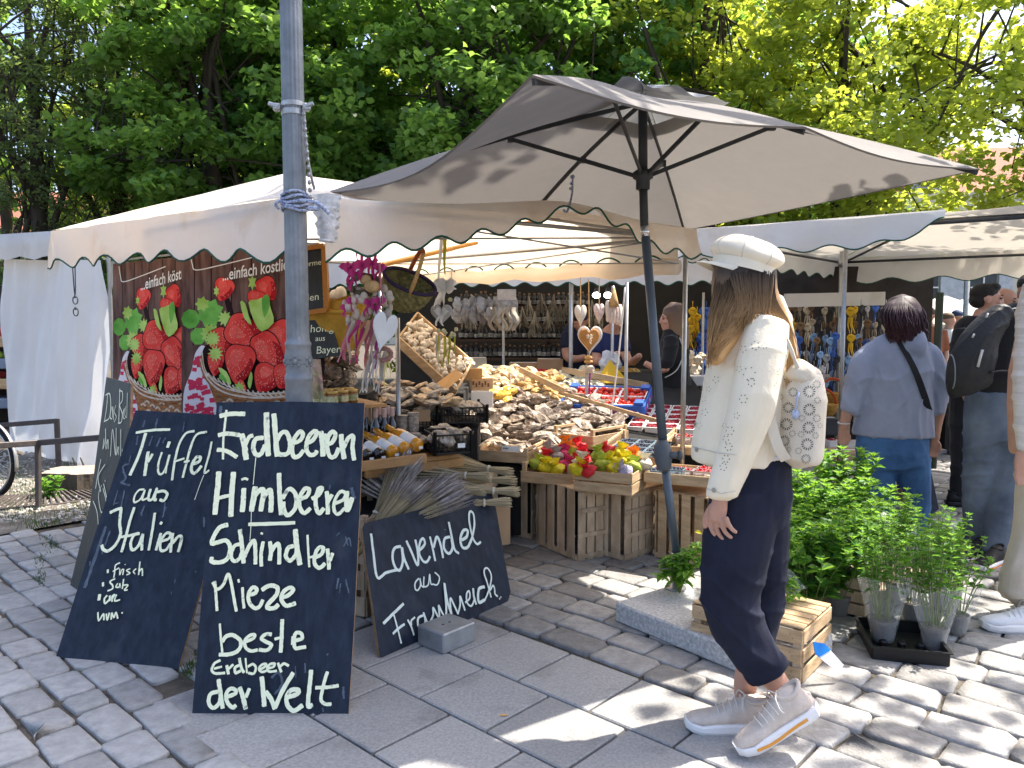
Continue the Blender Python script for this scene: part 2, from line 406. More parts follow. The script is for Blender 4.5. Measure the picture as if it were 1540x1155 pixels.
# rolled-up valance on the rear eave
mb = MB(); A = zt(TE, 1.79); B = zt(TB, 1.82); d = (B-A)
pts = [A + d*(.04+.96*i/24) + Vector((0, 0, .012*math.sin(i*1.3))) for i in range(25)]
mb.tube(pts, [.05+.006*math.sin(i*2.1) for i in range(25)], 10); mb.build('rolled_valance', [m_canvas], tent, smooth=True)
mb = MB(); P = [[A+d*(.04+.96*i/20)+Vector((0, 0, .04+.2*j/3)) for j in range(4)] for i in range(21)]; mb.grid(P); mb.build('rear_valance', [m_canvas], tent, smooth=True)
mb = MB(); n = 140
for k in range(9):
    c = A+d*(.1+.1*k)+Vector((-.03, -.03, .045)); mb.tube([c+d.normalized()*x+Vector((0, 0, .035*(1-(x/.1)**2))) for x in np.linspace(-.1, .1, 8)], .006, 5)
mb.build('hem_trim', [m_trim], tent, smooth=True)
# orange seam tape under the roof
m_tape = M('orange_tape', (.72, .3, .14), .8, .1)
mb = MB()
p = [zt(TB, 0).lerp(zt(TE, 0), t) for t in (.02, .98)]
q = [Vector((x.x, x.y, 2.03)).lerp(APX, .33) - Vector((0, 0, .055)) for x in p]; mb.tube([q[0], q[0].lerp(q[1], .5)-Vector((0, 0, .03)), q[1]], .007, 5); mb.build('seam_tape', [m_tape], tent)
# plastic wrap and blue rope tying the tent to the post
m_wrap = M('white_wrap', (.8, .8, .82), .35, .1, 20, bump=.8, bscale=30, trans=.3)
mb = MB(); c = at(492, 320, 3.38)
P = []
for i in range(14):
    P.append([c + Vector((.055*math.cos(j/9*6.28)*(1-.35*i/13)*(1+.3*math.sin(i*2.3+j*3)), .05*math.sin(j/9*6.28)*(1+.3*math.sin(i*3+j)), .075-.20*i/13)) for j in range(10)])
mb.grid(P); mb.build('plastic_wrap', [m_wrap], tent, smooth=True)
m_blue = M('blue_rope', (.06, .15, .5), .8, .5, 120, col2=(.6, .65, .75))
# -- white-walled tent behind, at the left
wt = thing('white_tent', 'white tent closed with a plain tarpaulin wall behind the bicycle rack', 'tent', (-4.5, 7.8, 0))
A, B = gnd(168, 716), gnd(26, 676)
def wallpt(s, q):
    a, b = Vector(A), Vector(B); p = a.lerp(b, s); zt_ = 2.02+.14*s
    fold = .05*math.sin(s*9+q*3)*(.3+q)+.035*math.sin(s*21-q*6)*(1-q)+.02*math.sin(s*47+q*11)
    return p + Vector((.58, .8, 0))*(fold) + Vector((-.04-.10*(1-q)*s, .05, zt_*q + .01))
mb = MB(); mb.grid([[wallpt(i/60, j/40) for j in range(41)] for i in range(61)]); mb.build('tarpaulin_wall', [m_wallc], wt, smooth=True)
mb = MB(); mb.grid([[wallpt(0, j/12)+Vector((.02+.75*k/10, .1+.45*k/10+.02*math.sin(k*2+j), 0)) for j in range(13)] for k in range(11)]); mb.build('clear_side_sheet', [M('clear_plastic_sheet', (.32, .33, .32), .25, .4, 9, bump=.8, bscale=9, stretch=(1, 1, .3))], wt, smooth=True)
a, b = A+Vector((.25, .0, 2.06)), B+Vector((-.45, .15, 2.17)); r = Vector((1.5, 2.6, .5))
mb = MB(); mb.grid([[a.lerp(b, i/20)+Vector((-.05, -.1, .02*math.sin(i*1.7)*(j < 2))) + Vector((0, 0, .26))*(j/2 if j < 2 else 1) + r*max(0, (j-2)/6)*.5 for j in range(9)] for i in range(21)]); mb.build('roof', [m_canvas2], wt, smooth=True)
mb = MB(); mb.tube([A+Vector((0, .1, 0)), A+Vector((0, .1, 2.1))], .02); mb.tube([B+Vector((0, .1, 0)), B+Vector((0, .1, 2.1))], .02); mb.build('pole', [m_steel], wt)
# hooks on elastic cords
mb = MB(); c = at(111, 398, 6.6)
for dx in (-.012, .012): mb.tube([c+Vector((dx, 0, .04)), c+Vector((dx*.5, 0, -.2)), c+Vector((0, 0, -.28))], .005, 5)
for z in (-.3, -.4):
    mb.tube([c+Vector((.022*math.cos(q), 0, z-.035*math.sin(q))) for q in np.linspace(-1.5, 4, 10)], .005, 5); mb.blob(c+Vector((0, 0, z+.03)), .014, 6, 4)
solid('elastic_cord_hook', mb, [m_dkmetal], 'dark elastic cords with two metal hooks hanging before the white tarpaulin wall', 'hook')
# -- right tent
F1, F2 = Vector((1.46, 6.5, 0)), Vector((3.65, 4.9, 0)); DV = Vector((.68, .73, 0))*3.5; G1, G2 = F1+DV, F2+DV
rt = thing('market_tent', 'grey-white market tent at the right with tree shadows dappled over its roof', 'market tent', (3.4, 7, 0)); AP2 = (F1+F2+G1+G2)/4; AP2.z = 2.42
mb = MB(); roof_panel(mb, zt(F1, 2.22), zt(F2, 2.2), AP2, .05); roof_panel(mb, zt(F2, 2.2), zt(G2, 2.2), AP2, .05); roof_panel(mb, zt(G2, 2.2), zt(G1, 2.2), AP2, .05); roof_panel(mb, zt(G1, 2.2), zt(F1, 2.22), AP2, .05)
mb.build('roof', [m_canvas2], rt, smooth=True)
valance('valance', F1, F2, curve1([(-.2, 2.22), (1, 2.22)]), curve1([(-.2, 1.99), (0, 2.0), (.15, 2.0), (.55, 2.0), (.64, 2.04), (.69, 2.19), (1, 2.19)]), .36, .022, rt, m_canvas2, out=(-.68, -.73), seed=.4, sag=.015, t0=-.05, t1=.70)
valance('valance', G1, G2, lambda t: 2.2, lambda t: 1.93, .5, .03, rt, m_canvas2, out=(-.6, -.7), seed=1)
valance('valance', F1, G1, lambda t: 2.22, lambda t: 1.98, .36, .025, rt, m_canvas2, out=(-.7, .5), seed=2)
mb = MB()
for a, b in ((F1, F2), (F2, G2), (G1, G2), (F1, G1)): a = a.lerp(AP2, .05); b = b.lerp(AP2, .05); mb.tube([zt(a, 2.15), zt(b, 2.14)], .014, 6); mb.tube([zt(a, 2.15), AP2-Vector((0, 0, .06))], .014, 6)
mb.build('frame_bar', [m_dkmetal], rt, smooth=True)
for px, Y, r in ((1268, 5.92, .016), (1262, 8.2, .02), (1451, 9.0, .03)):
    mb = MB(); p = at(px, 500, Y); mb.tube([(p.x, p.y, 0), (p.x, p.y, 2.2)], r, 10); mb.box((p.x, p.y, 2.08), (.05, .05, .07)); mb.build('pole', [m_steel], rt, smooth=True)
# -- stall tent at the back (its goods wall is seen under the main tent)
bt = thing('market_tent', 'pale market tent at the back, over the stall with the dark bottle shelves', 'market tent', (.6, 9, 0))
c0, c1, c2, c3 = Vector((-2.2, 7.6, 0)), Vector((1.9, 6.9, 0)), Vector((2.9, 9.9, 0)), Vector((-1.6, 10.8, 0)); AP3 = Vector((.4, 8.9, 2.6))
mb = MB()
for a, b in ((c0, c1), (c1, c2), (c2, c3), (c3, c0)): roof_panel(mb, zt(a, 2.05), zt(b, 2.05), AP3, .04)
mb.build('roof', [m_canvas2], bt, smooth=True)
valance('valance', c0, c1, lambda t: 2.05, lambda t: 1.80, .2, .02, bt, m_canvas2, out=(-.1, -1), seed=3, trimmat=m_trim)
valance('valance', c1, c2, lambda t: 2.05, lambda t: 1.80, .2, .02, bt, m_canvas2, out=(.9, -.3), seed=3)
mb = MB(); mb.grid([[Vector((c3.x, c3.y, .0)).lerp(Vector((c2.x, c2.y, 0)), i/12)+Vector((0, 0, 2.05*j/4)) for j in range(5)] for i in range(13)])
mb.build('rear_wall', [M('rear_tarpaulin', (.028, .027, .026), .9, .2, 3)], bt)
for p in (c0, c1, Vector((.55, 7.2, 0))):
    mb = MB(); mb.tube([(p.x, p.y, 0), (p.x, p.y, 2.03)], .02, 8); mb.build('pole', [m_steel], bt, smooth=True)
# ------------------------------------------------------------------ lamp post
m_post = M('post_paint', (.17, .185, .205), .42, .16, 9, bump=.12, bscale=40, metal=.35, col2=(.25, .265, .285))
PX, PY = at(450, 600, 3.2).x, 3.2
lp = thing('lamp_post', 'fluted grey cast-iron lamp post rising behind the tallest chalkboard', 'lamp post', (PX, PY, 0))
def fluted(r0, r1, z0, z1, n=16):
    mb = MB(); k = n*4; vs = []; 
    for i in range(9):
        z = z0+(z1-z0)*i/8; r = r0+(r1-r0)*i/8
        for j in range(k):
            a = 2*math.pi*j/k; f = r*(1-.075*(.5+.5*math.cos(a*n))**2); vs.append((PX+f*math.cos(a), PY+f*math.sin(a), z))
    return mb.add(vs, [[i*k+j, i*k+(j+1) % k, (i+1)*k+(j+1) % k, (i+1)*k+j] for i in range(8) for j in range(k)])
fluted(.047, .040, 1.335, 4.4).build('shaft', [m_post], lp, smooth=True)
mb = MB(); zc = lambda y: CAMZ+(HOR-y)*PY/FPX
mb.lathe([(.075, 0), (.075, .12), (.06, .16), (.0555, zc(590)), (.0545, zc(575)), (.0575, zc(571)), (.0575, zc(566)), (.053, zc(563)), (.051, zc(560)), (.0535, zc(540)), (.0535, zc(530)), (.051, zc(522)), (.054, zc(519)), (.054, zc(516)), (.047, zc(512)), (.045, zc(505))], 32, (PX, PY, 0))
mb.build('base', [m_post], lp, smooth=True)
mb = MB()   # cast relief on the collar
for k in range(5):
    a0 = -1.57+k*1.256
    for (s, q, r) in [(0, 0, .014), (.35, .012, .009), (-.35, .012, .009), (.25, -.016, .008), (-.25, -.016, .008), (0, .022, .008), (.5, -.008, .006), (-.5, -.008, .006)]:
        mb.blob((PX+.052*math.cos(a0+s), PY+.052*math.sin(a0+s), zc(543)+q), (r*.8, r*.8, r), 6, 4)
mb.build('relief_ornament', [m_post], lp, smooth=True)
mb = MB(); z = zc(172); mb.lathe([(.0455, z-.03), (.0475, z-.028), (.0475, z-.008), (.0455, z-.006)], 24, (PX, PY, 0)); mb.lathe([(.0455, z+.004), (.0475, z+.006), (.0475, z+.022), (.0455, z+.024)], 24, (PX, PY, 0))
for sx in (-1, 1): mb.box((PX+sx*.06, PY-.02, z), (.03, .03, .03), .4, .006); mb.tube([(PX+sx*.05, PY-.03, z), (PX+sx*.09, PY-.03, z+.012)], .009, 6)
mb.build('pipe_clamp', [M('zinc', (.42, .42, .42), .45, .2, 30, metal=.7)], lp)
mb = MB(); c = at(473, 285, 3.2); mb.tube(catmull([(PX+.05, PY-.03, z), (PX+.06, PY-.02, z-.2), (c.x, c.y, c.z)], 8), .006, 6)
for i in range(12): mb.blob((PX+.05+.002*i, PY-.03, z-.03*i-.03), (.009, .009, .011), 6, 4)
mb.build('chain', [M('chain_steel', (.3, .3, .31), .5, .3, 60, metal=.6)], lp)
mb = MB(); rg = random.Random(5); z = zc(308)
for k in range(5):
    zz = z-.03+.016*k; mb.tube([(PX+.053*math.cos(a), PY+.053*math.sin(a), zz+.008*math.sin(a*2+k)) for a in np.linspace(0, 6.3, 18)], .006, 6)
c = at(482, 309, 3.15); mb.tube(catmull([(PX+.03, PY-.05, z), (PX+.09, PY-.05, z-.005), (c.x, c.y, c.z), (c.x+.03, c.y+.02, c.z-.03)], 6), .008, 6); mb.blob((c.x-.03, c.y, c.z-.012), (.03, .015, .012), 8, 5)
mb.tube(catmull([(PX-.04, PY-.05, z), (PX-.065, PY-.05, z-.012), (PX-.06, PY-.03, z-.03)], 5), .006, 6)
solid('tied_rope', mb, [m_blue], 'blue and white rope knotted round the lamp post at the awning corner', 'rope', smooth=True)
# ------------------------------------------------------------------ parasol
m_par = M('parasol_cloth', (.22, .21, .205), .8, .05, 4, bump=.12, bscale=9, trans=.36, tcol=(.175, .163, .152), col2=(.28, .26, .245))
m_cap = M('parasol_cap_cloth', (.31, .31, .31), .8, .08, 4, trans=.15, bump=.15, bscale=9)
m_rib = M('parasol_rib', (.042, .045, .05), .5, .15, 20, metal=.2)
ps = thing('parasol', 'large grey rectangular parasol tilted over the stall on a leaning pole', 'parasol', (.80, 3.8, .1))
PT = Vector((.672, 4.05, 2.585)); CA, CB, CC, CD = at(800, 112, 2.42), at(1475, 254, 3.75), at(489, 290, 4.32), at(1030, 346, 5.65)
mids = [(CA+CB)/2 + Vector((0, 0, .02)), (CC+CD)/2]
ring = [CA, mids[0], CB, CD, mids[1], CC]
def canopy(s0, s1, lift=0, wob=.0):
    mb = MB(); N = 14
    for k in range(6):
        a, b = ring[k], ring[(k+1) % 6]; P = []
        for i in range(N+1):
            s = s0+(s1-s0)*i/N; row = []
            for j in range(N+1):
                t = j/N; e = a.lerp(b, t); q = math.sin(math.pi*t)
                p = PT.lerp(e, s); inw = .055*q*s*s*(1.0 if k in (2, 5) else .5)
                p = p.lerp(PT, inw); p.z += lift - (.11 if k == 5 else .045)*q*s + .05*math.sin(math.pi*s)*.6 + wob*math.sin(k*2+t*9)
                row.append(p)
            P.append(row)
        mb.grid(P)
    return mb
canopy(.17, 1).build('canopy', [m_par], ps, smooth=True)
canopy(.0, .27, .055, .012).build('vent_cap', [m_cap], ps, smooth=True)
# hem band folded under the edge
mb = MB()
for k in range(6):
    a, b = ring[k], ring[(k+1) % 6]; pts = []
    for j in range(15):
        t = j/14; q = math.sin(math.pi*t); p = PT.lerp(a.lerp(b, t), 1).lerp(PT, .055*q*(1.0 if k in (2, 5) else .5)); p.z -= (.11 if k == 5 else .045)*q; pts.append(p)
    mb.grid([[p, p.lerp(PT, .006)-Vector((0, 0, .009))] for p in pts])
mb.build('hem', [m_par], ps, smooth=True)
HUB = at(967, 268, 4.03)
for k, e in enumerate(ring):
    mb = MB(); N = 10; pts = []
    for i in range(N+1):
        s = .02+.97*i/N; p = PT.lerp(e, s); p.z += .05*math.sin(math.pi*s)*.6 - .022; pts.append(p)
    for a, b in zip(pts, pts[1:]): mb.beam(a, b+(b-a)*.02, .011, .021)
    rb = mb.build('rib', [m_rib], ps)
    s = .40 if k not in (1, 4) else .47; p = PT.lerp(e, s); p.z += .05*math.sin(math.pi*s)*.6-.035
    mb = MB(); mb.beam(HUB, p, .011, .020); mb.box(p, (.03, .03, .035)); mb.build('strut', [m_rib], ps)
JT = at(999, 690, 3.83); BS = at(1016, 892, 3.79)
mb = MB(); mb.tube([PT-Vector((0, 0, .02)), HUB.lerp(PT, .1)], .024, 14); mb.build('pole_top', [m_rib], ps, smooth=True)
mb = MB(); h = HUB; mb.lathe([(.03, -.06), (.036, -.055), (.036, -.01), (.052, 0), (.052, .03), (.03, .045)], 16, h); mb.build('runner_hub', [m_rib], ps, smooth=True)
mb = MB(); a = at(969, 340, 4.0); b = at(971, 357, 4.0); mb.tube([HUB, a], .022, 14); mb.build('upper_pole', [m_rib], ps, smooth=True)
mb = MB(); mb.tube([a, b], .0225, 14); mb.build('chrome_sleeve', [M('chrome', (.62, .62, .62), .15, .1, 10, metal=1)], ps, smooth=True)
m_pole = M('pole_grey', (.105, .125, .15), .45, .1, 12, metal=.35)
mb = MB(); mb.tube([b, JT], .0235, 16); mb.build('middle_pole', [m_pole], ps, smooth=True)
mb = MB(); mb.tube([JT, BS+Vector((0, 0, .2))], .0215, 16); mb.build('lower_pole', [m_pole], ps, smooth=True)
d = (b-BS).normalized(); c = at(997, 683, 3.82); mb = MB()
mb.tube([c-d*.085, c-d*.07, c-d*.035, c, c+d*.045, c+d*.07], [.024, .035, .043, .046, .04, .026], 16); mb.tube([c+Vector((.02, -.02, 0)), c+Vector((.075, -.03, 0))], .018, 10); mb.tube([c+Vector((.07, -.03, 0)), c+Vector((.088, -.03, 0))], .024, 10)
mb.build('tilt_joint', [M('joint_plastic', (.095, .105, .12), .5, .1, 10)], ps, smooth=True)
mb = MB(); a = at(861, 266, 4.45); b2 = at(853, 318, 4.2); mb.tube(catmull([a, a.lerp(b2, .5)+Vector((.012, 0, 0)), b2, b2+Vector((-.02, 0, .01))], 6), .006, 6); mb.blob(a, .014, 6, 4)
for t in (.2, .35): mb.blob(a.lerp(b2, t), .010, 6, 4)
solid('cord', mb, [m_blue], 'blue cord tying the awning hem up to the parasol rib', 'cord', smooth=True)
# granite foot
m_gran = M('granite_foot', (.42, .42, .42), .65, .35, 70, bump=.15, bscale=120, col2=(.62, .62, .62), detail=8)
fp1, fp2, fp3 = gnd(925, 905, .1), gnd(1041, 951, .1), gnd(1001, 864, .1); du = (fp2-fp1).normalized(); dv = Vector((-du.y, du.x, 0))
fc = fp1 + du*.42 + dv*.24
pf = thing('parasol_stand', 'granite slab with a steel sleeve holding the parasol pole', 'parasol stand', (fc.x, fc.y, 0))
mb = MB(); mb.box((fc.x, fc.y, .052), (.84, .48, .096), math.atan2(du.y, du.x), .008); mb.build('slab', [m_gran], pf)
mb = MB(); mb.lathe([(.055, .1), (.055, .108), (.03, .112), (.03, .28), (.027, .285)], 18, (BS.x, BS.y, 0)); mb.build('sleeve', [m_steel], pf, smooth=True)
# ------------------------------------------------------------------ chalkboards
m_board = M('chalkboard_paint', (.009, .016, .034), .55, .35, 5, bump=.12, bscale=30, stretch=(6, 6, .5), col2=(.018, .028, .050), spec=.25, stain=((.04, .05, .065), 6, .60, .5))
m_boardd = M('chalkboard_black', (.02, .022, .022), .5, .3, 5, bump=.15, bscale=30, stretch=(5, 5, .6), col2=(.035, .038, .036), spec=.4)
m_edge = M('raw_board_edge', (.33, .2, .11), .8, .3, 40)
m_chalk = M('chalk_paint', (.86, .88, .62), .85, .06, 40, bump=.2, bscale=150, stain=((.10, .13, .15), 45, .60, .75))
m_smear = M('chalk_smear', (.09, .115, .15), .8, .4, 30)
def strokes(mb, txt, x0, y0, s, plane, wk=1.0, lift0=.0012, rough=.10, seed=0):
    p0, n = plane; rg = random.Random(seed); li = lift0
    for st in txt.strip().split(';'):
        tok = st.split()
        if not tok: continue
        w = float(tok[0]); pts = [tuple(map(float, t.split(','))) for t in tok[1:]]
        pts = [on_plane(x0+x/s, y0+y/s, p0, n) for x, y in pts]
        Y = pts[0].y; hw = w/s/FPX*Y*.5*wk
        c = catmull(pts, 7); 
        dirs = [(c[min(i+1, len(c)-1)]-c[max(i-1, 0)]).normalized() for i in range(len(c))]
        c = [c[0]-dirs[0]*hw*.35] + c + [c[-1]+dirs[-1]*hw*.35]; dirs = [dirs[0]]+dirs+[dirs[-1]]
        vs = []
        for i, p in enumerate(c):
            sd = n.cross(dirs[i]).normalized(); li += .000012
            q = .72 if i in (0, len(c)-1) else 1
            vs.append(p+n*li+sd*hw*q*(1+rg.uniform(-rough, rough))); vs.append(p+n*li-sd*hw*q*(1+rg.uniform(-rough, rough)))
        mb.add(vs, [[2*i, 2*i+1, 2*i+3, 2*i+2] for i in range(len(c)-1)]); li += .0001
    return mb
def board(name, label, corners, outline, mat, thick=.012):
    """corners: three points fixing the plane; outline: photo outline laid on that plane"""
    a, b, c = corners; n = (b-a).cross(c-a).normalized()
    if n.y > 0: n = -n
    base = min(corners, key=lambda p: p.z)
    t = thing(name, label, 'chalkboard', (base.x, base.y, base.z))
    poly = [on_plane(x, y, a, n) for x, y in outline]
    mb = MB(); mb.mi = 0; mb.slab(poly, n, thick)
    k = len(poly)
    for i in range(len(mb.m)):
        if i >= 2: mb.m[i] = 1
    mb.build('panel', [mat, m_edge], t)
    return t, (a, n)
# tall board with berries
ta, pl = board('chalkboard', 'tallest dark blue chalkboard lettered Erdbeeren and Himbeeren, leaning on the lamp post',
    (gnd(290, 1073), gnd(525, 1075), at(437, 606, 3.1)), [(326, 605), (440, 604), (548, 606), (541, 760), (533, 930), (524, 1074), (400, 1075), (289, 1073), (303, 900), (316, 740)], m_board)
mb = MB()
strokes(mb, """22 165,110 150,250 135,400 132,580;45 105,165 200,145 340,145;42 90,350 180,335 295,350;42 80,490 170,505 265,560;55 315,345 340,450 355,580;40 350,440 385,370 420,355;
45 520,375 450,390 425,470 450,535 500,530 540,450;55 553,140 555,300 570,545;50 625,150 640,350 655,550;44 655,400 700,330 750,330 782,430 765,520 700,540 660,520;
42 810,430 880,400 905,340 870,320 820,390 800,480 820,560 870,550 910,500;42 940,430 1000,400 1040,330 1010,315 955,380 940,480 970,540 1020,535 1040,505;50 1080,320 1095,440 1100,550;38 1095,420 1130,345;
42 1140,440 1190,420 1220,350 1190,320 1150,370 1140,470 1170,560 1220,550 1250,480;48 1275,350 1282,450 1305,575;42 1300,470 1345,380 1390,365 1385,470 1400,590;
52 98,710 85,880 60,1110;52 240,715 225,900 215,1130;36 90,960 150,945 220,930;50 340,870 335,980 325,1085;24 320,782 350,770 378,782;55 450,855 435,960 415,1080;48 440,940 500,880 530,900 505,1080;48 530,950 590,880 605,960 600,1090;
45 680,725 685,900 700,1115;42 715,960 780,870 840,930 840,1050 770,1125 730,1080 722,1000;40 880,970 950,940 970,880 930,870 880,950 880,1040 920,1105 980,1060;42 1000,965 1060,930 1095,870 1065,870 1035,960 1040,1060 1070,1105 1110,1060;
42 1140,900 1150,1000 1150,1110;38 1155,990 1190,930;34 1220,1010 1300,975 1320,915 1270,900 1220,980 1210,1070 1250,1115 1310,1060;46 1335,900 1330,1000 1340,1080 1385,960;7 460,570 447,700 435,830""", 315, 600, 6.4167, pl, seed=1)
strokes(mb, """36 450,120 650,115 890,105;42 245,125 170,150 110,240 95,305 160,290 230,275 270,340 250,440 180,485 95,480 95,440;36 370,310 310,330 280,420 310,475 360,450 385,390;42 365,175 385,330 400,490;38 405,440 460,320 505,280 515,400 515,500;
36 590,290 570,400 572,520;20 568,205 585,212;40 655,290 665,380 655,465;40 670,380 720,310 745,340 745,500;40 880,330 830,350 810,430 850,470 900,420 915,360;50 900,175 915,330 945,505;22 1018,225 1025,380 1035,530;24 1035,440 1075,430;
38 1090,440 1150,410 1170,350 1130,345 1095,400 1085,490 1130,540 1185,500;38 1210,360 1220,450 1225,550;34 1235,470 1260,400;30 110,680 150,745 210,700 255,600 285,680 310,820 335,955;28 130,670 140,800 150,950;28 395,730 400,830 410,925;22 355,652 362,678;
38 455,800 520,780 530,740 490,730 455,790 460,870 510,925 560,910 590,850;42 585,750 660,710 730,730 720,800 640,890 640,925 700,925 740,895;40 770,830 840,800 885,750 850,730 790,770 770,840 810,900 860,895 905,880;6 482,0 478,140 468,280""", 305, 770, 6.4167, pl, seed=2, lift0=.006)
strokes(mb, """22 238,180 248,320 262,450;38 265,350 300,300 370,290 440,350 420,430 340,470 235,475;32 490,350 560,320 575,285 530,290 480,340 490,410 540,440 600,430;36 735,280 680,280 640,320 680,350 735,380 700,430 620,430;38 840,140 835,300 825,450;28 770,325 850,305;12 935,300 930,380;
36 960,340 1030,320 1020,270 970,270 955,340 965,410 1010,410 1065,400;26 245,530 190,560 165,620 200,655 290,650;22 190,610 260,590;30 310,580 325,660;26 330,610 370,570;28 430,575 390,600 395,650 440,630;28 430,510 450,600 475,645;18 490,510 505,650;24 515,590 560,565 590,600 570,655 520,650;
24 620,620 670,595 690,565 650,570 620,610 650,640 700,625;24 710,605 760,590 770,560 730,565 700,600 720,635 790,630;26 805,555 820,600 835,640;26 825,590 860,560 905,580;38 230,830 160,850 140,930 180,985 240,940 255,850;42 235,715 255,850 275,985;38 310,880 390,850 400,815 350,800 310,850 320,930 370,980 400,960;
45 440,790 470,880 495,990;34 500,880 530,800;45 650,690 665,830 675,965;45 690,830 740,900 775,990;44 780,980 850,820 950,650;44 900,880 990,850 1000,810 930,815 890,880 900,960 960,1010 1040,960;42 1125,625 1110,780 1095,960 1135,955;34 1280,640 1240,780 1220,900 1260,945 1315,945;34 1170,790 1280,785 1385,770""", 295, 910, 6.4167, pl, seed=3, lift0=.010)
mb.build('chalk_lettering', [m_chalk], ta)
mb = MB(); strokes(mb, """14 1290,230 1320,200;12 1380,240 1400,320;12 1360,330 1410,250 1430,330;16 1310,640 1290,740;14 1380,650 1410,780;10 1330,690 1320,780""", 305, 770, 6.4167, pl, lift0=.0008, rough=.4)
strokes(mb, """14 1050,560 1055,650;20 1420,790 1425,900;14 1260,480 1275,470;22 730,700 800,650 830,760 760,860;12 1220,990 1230,1030;12 960,590 965,700""", 295, 910, 6.4167, pl, lift0=.0008, rough=.4)
strokes(mb, "30 110,70 105,130;30 1370,860 1400,960;16 1165,830 1160,870", 315, 600, 6.4167, pl, lift0=.0008, rough=.4)
mb.build('chalk_smear', [m_smear], ta)
# truffle board
tb, pl2 = board('chalkboard', 'dark blue chalkboard lettered Truffel aus Italien, tilted behind the tallest chalkboard',
    (gnd(85, 988), gnd(270, 1006), at(205, 618, 3.72)), [(204, 617), (300, 622), (372, 627), (325, 800), (268, 1007), (180, 997), (84, 988), (140, 812)], m_board)
tb['label'] = 'dark blue chalkboard lettered Trüffel aus Italien, tilted behind the tallest chalkboard'
mb = MB()
strokes(mb, """32 500,160 700,130 890,125;40 610,170 540,400 430,650;42 640,385 620,520 600,655;36 640,500 690,410;26 800,390 760,520 760,620 800,640 850,560 890,420;22 885,420 860,520 845,630;40 887,270 868,330;30 1175,145 1080,170 1000,300 950,500 920,710;26 940,500 1060,460;
30 1320,155 1200,190 1130,350 1090,500 1045,680;26 1060,500 1120,490;38 1150,530 1230,500 1250,450 1200,450 1150,540 1150,610 1190,630 1260,550;26 1380,270 1350,420 1310,560 1300,630 1350,600;8 1290,655 1240,780 1185,940;
24 600,820 540,830 490,900 490,970 560,930 610,830 580,940 640,920;34 675,820 650,930 700,930 750,810 720,930 745,940;34 760,850 830,840 870,880 830,950 785,940""", 140, 630, 7.7, pl2, seed=4)
strokes(mb, """38 360,85 470,40 485,60 470,200 480,330 430,450 340,530 280,510 265,465;36 640,30 590,180 540,380 495,540;32 480,370 600,350 690,325;36 700,330 640,350 600,440 620,520 690,470 740,340 730,430 730,520;34 880,95 850,300 810,520;36 950,330 920,430 895,520;36 945,205 962,215;
34 960,420 1040,390 1065,335 1010,330 950,420 950,520 1010,520 1060,450;38 1090,330 1075,440 1065,545;38 1090,440 1150,370 1190,370 1180,450 1155,540;26 340,750 340,785;18 480,670 430,700 420,780 410,840;16 400,770 470,730;14 480,740 480,810 500,760 520,740;16 527,745 515,810;12 540,690 546,692;16 600,740 560,760 600,790 560,810;16 670,740 640,770 660,800;18 715,660 700,810;18 700,780 740,740 745,820;
28 290,900 290,940;20 430,855 370,890 400,930 400,970 345,995;18 460,910 440,950 480,950 485,910 490,960;18 530,860 515,970;18 530,930 580,930 540,985 575,985;40 255,1040 245,1100;24 340,1050 310,1090 320,1140 370,1090 370,1050 375,1110;20 400,1090 430,1040 400,1060 400,1120;20 450,1040 430,1110 490,1100""", 120, 760, 7.7, pl2, seed=5, lift0=.005)
strokes(mb, "6 152,795 155,822 170,800 172,820;6 180,800 183,820 190,797;6 196,818 198,797 205,812 212,795 218,815;5 231,796 234,797", 80, 560, 2.2, pl2, seed=6, lift0=.008)
mb.build('chalk_lettering', [m_chalk], tb)
mb = MB(); strokes(mb, """20 600,20 580,90;20 745,0 720,120;18 520,200 505,300;18 690,200 650,310;18 780,220 740,320;20 840,220 810,280;26 420,520 350,560 380,690 330,740 430,770;18 290,830 240,1000;18 370,830 330,1010;14 240,990 300,970;18 600,1010 560,1100;20 840,970 820,1130;14 1060,40 1045,150;14 440,430 425,500""", 140, 630, 7.7, pl2, lift0=.0008, rough=.4)
strokes(mb, """34 300,250 180,600 60,950;20 350,300 260,560;24 1440,140 1440,250;16 750,10 715,120;18 1000,20 960,140;12 1110,860 1100,900;12 1340,765 1350,775;10 1060,1000 1065,1030;14 125,650 120,700""", 120, 760, 7.7, pl2, lift0=.0008, rough=.4)
mb.build('chalk_smear', [m_smear], tb)
# narrow board seen nearly edge-on
tc_, pl3 = board('chalkboard', 'greyish chalkboard lettered Das Beste der Natur, seen almost edge-on at the far left',
    (at(103, 889, 4.12), at(165, 940, 3.68), at(160, 567, 4.42)), [(160, 567), (197, 577), (194, 672), (165, 940), (103, 890), (135, 760)], m_boardd, .014)
mb = MB()
strokes(mb, """14 400,200 390,330 370,470;14 380,220 420,210 430,330 415,440 365,475;12 440,330 425,430 445,440 450,330 460,460;10 480,320 465,380 485,430 465,480;14 520,160 515,320 510,490;13 515,180 545,190 545,270 520,320 545,400 535,480 505,490;10 550,400 565,350 555,430 570,450;9 580,330 570,400 582,440;9 595,200 590,440;
12 370,640 360,740 385,640 385,545 390,740;11 395,690 405,650 400,740;10 412,650 415,740;12 435,810 455,550 485,800 490,540;10 505,720 495,800 515,720 515,800;10 535,550 535,830;10 550,740 550,840 565,750 565,840;9 578,740 575,800;14 345,840 320,960 295,1120;13 385,890 320,1010 345,1150""", 100, 560, 6.4167, pl3, seed=7)
strokes(mb, "8 150,400 130,470 150,580 180,510 160,420;9 165,390 185,480;7 174,365 176,375;8 95,505 120,570 130,665", 120, 640, 4.44, pl3, seed=8, lift0=.004)
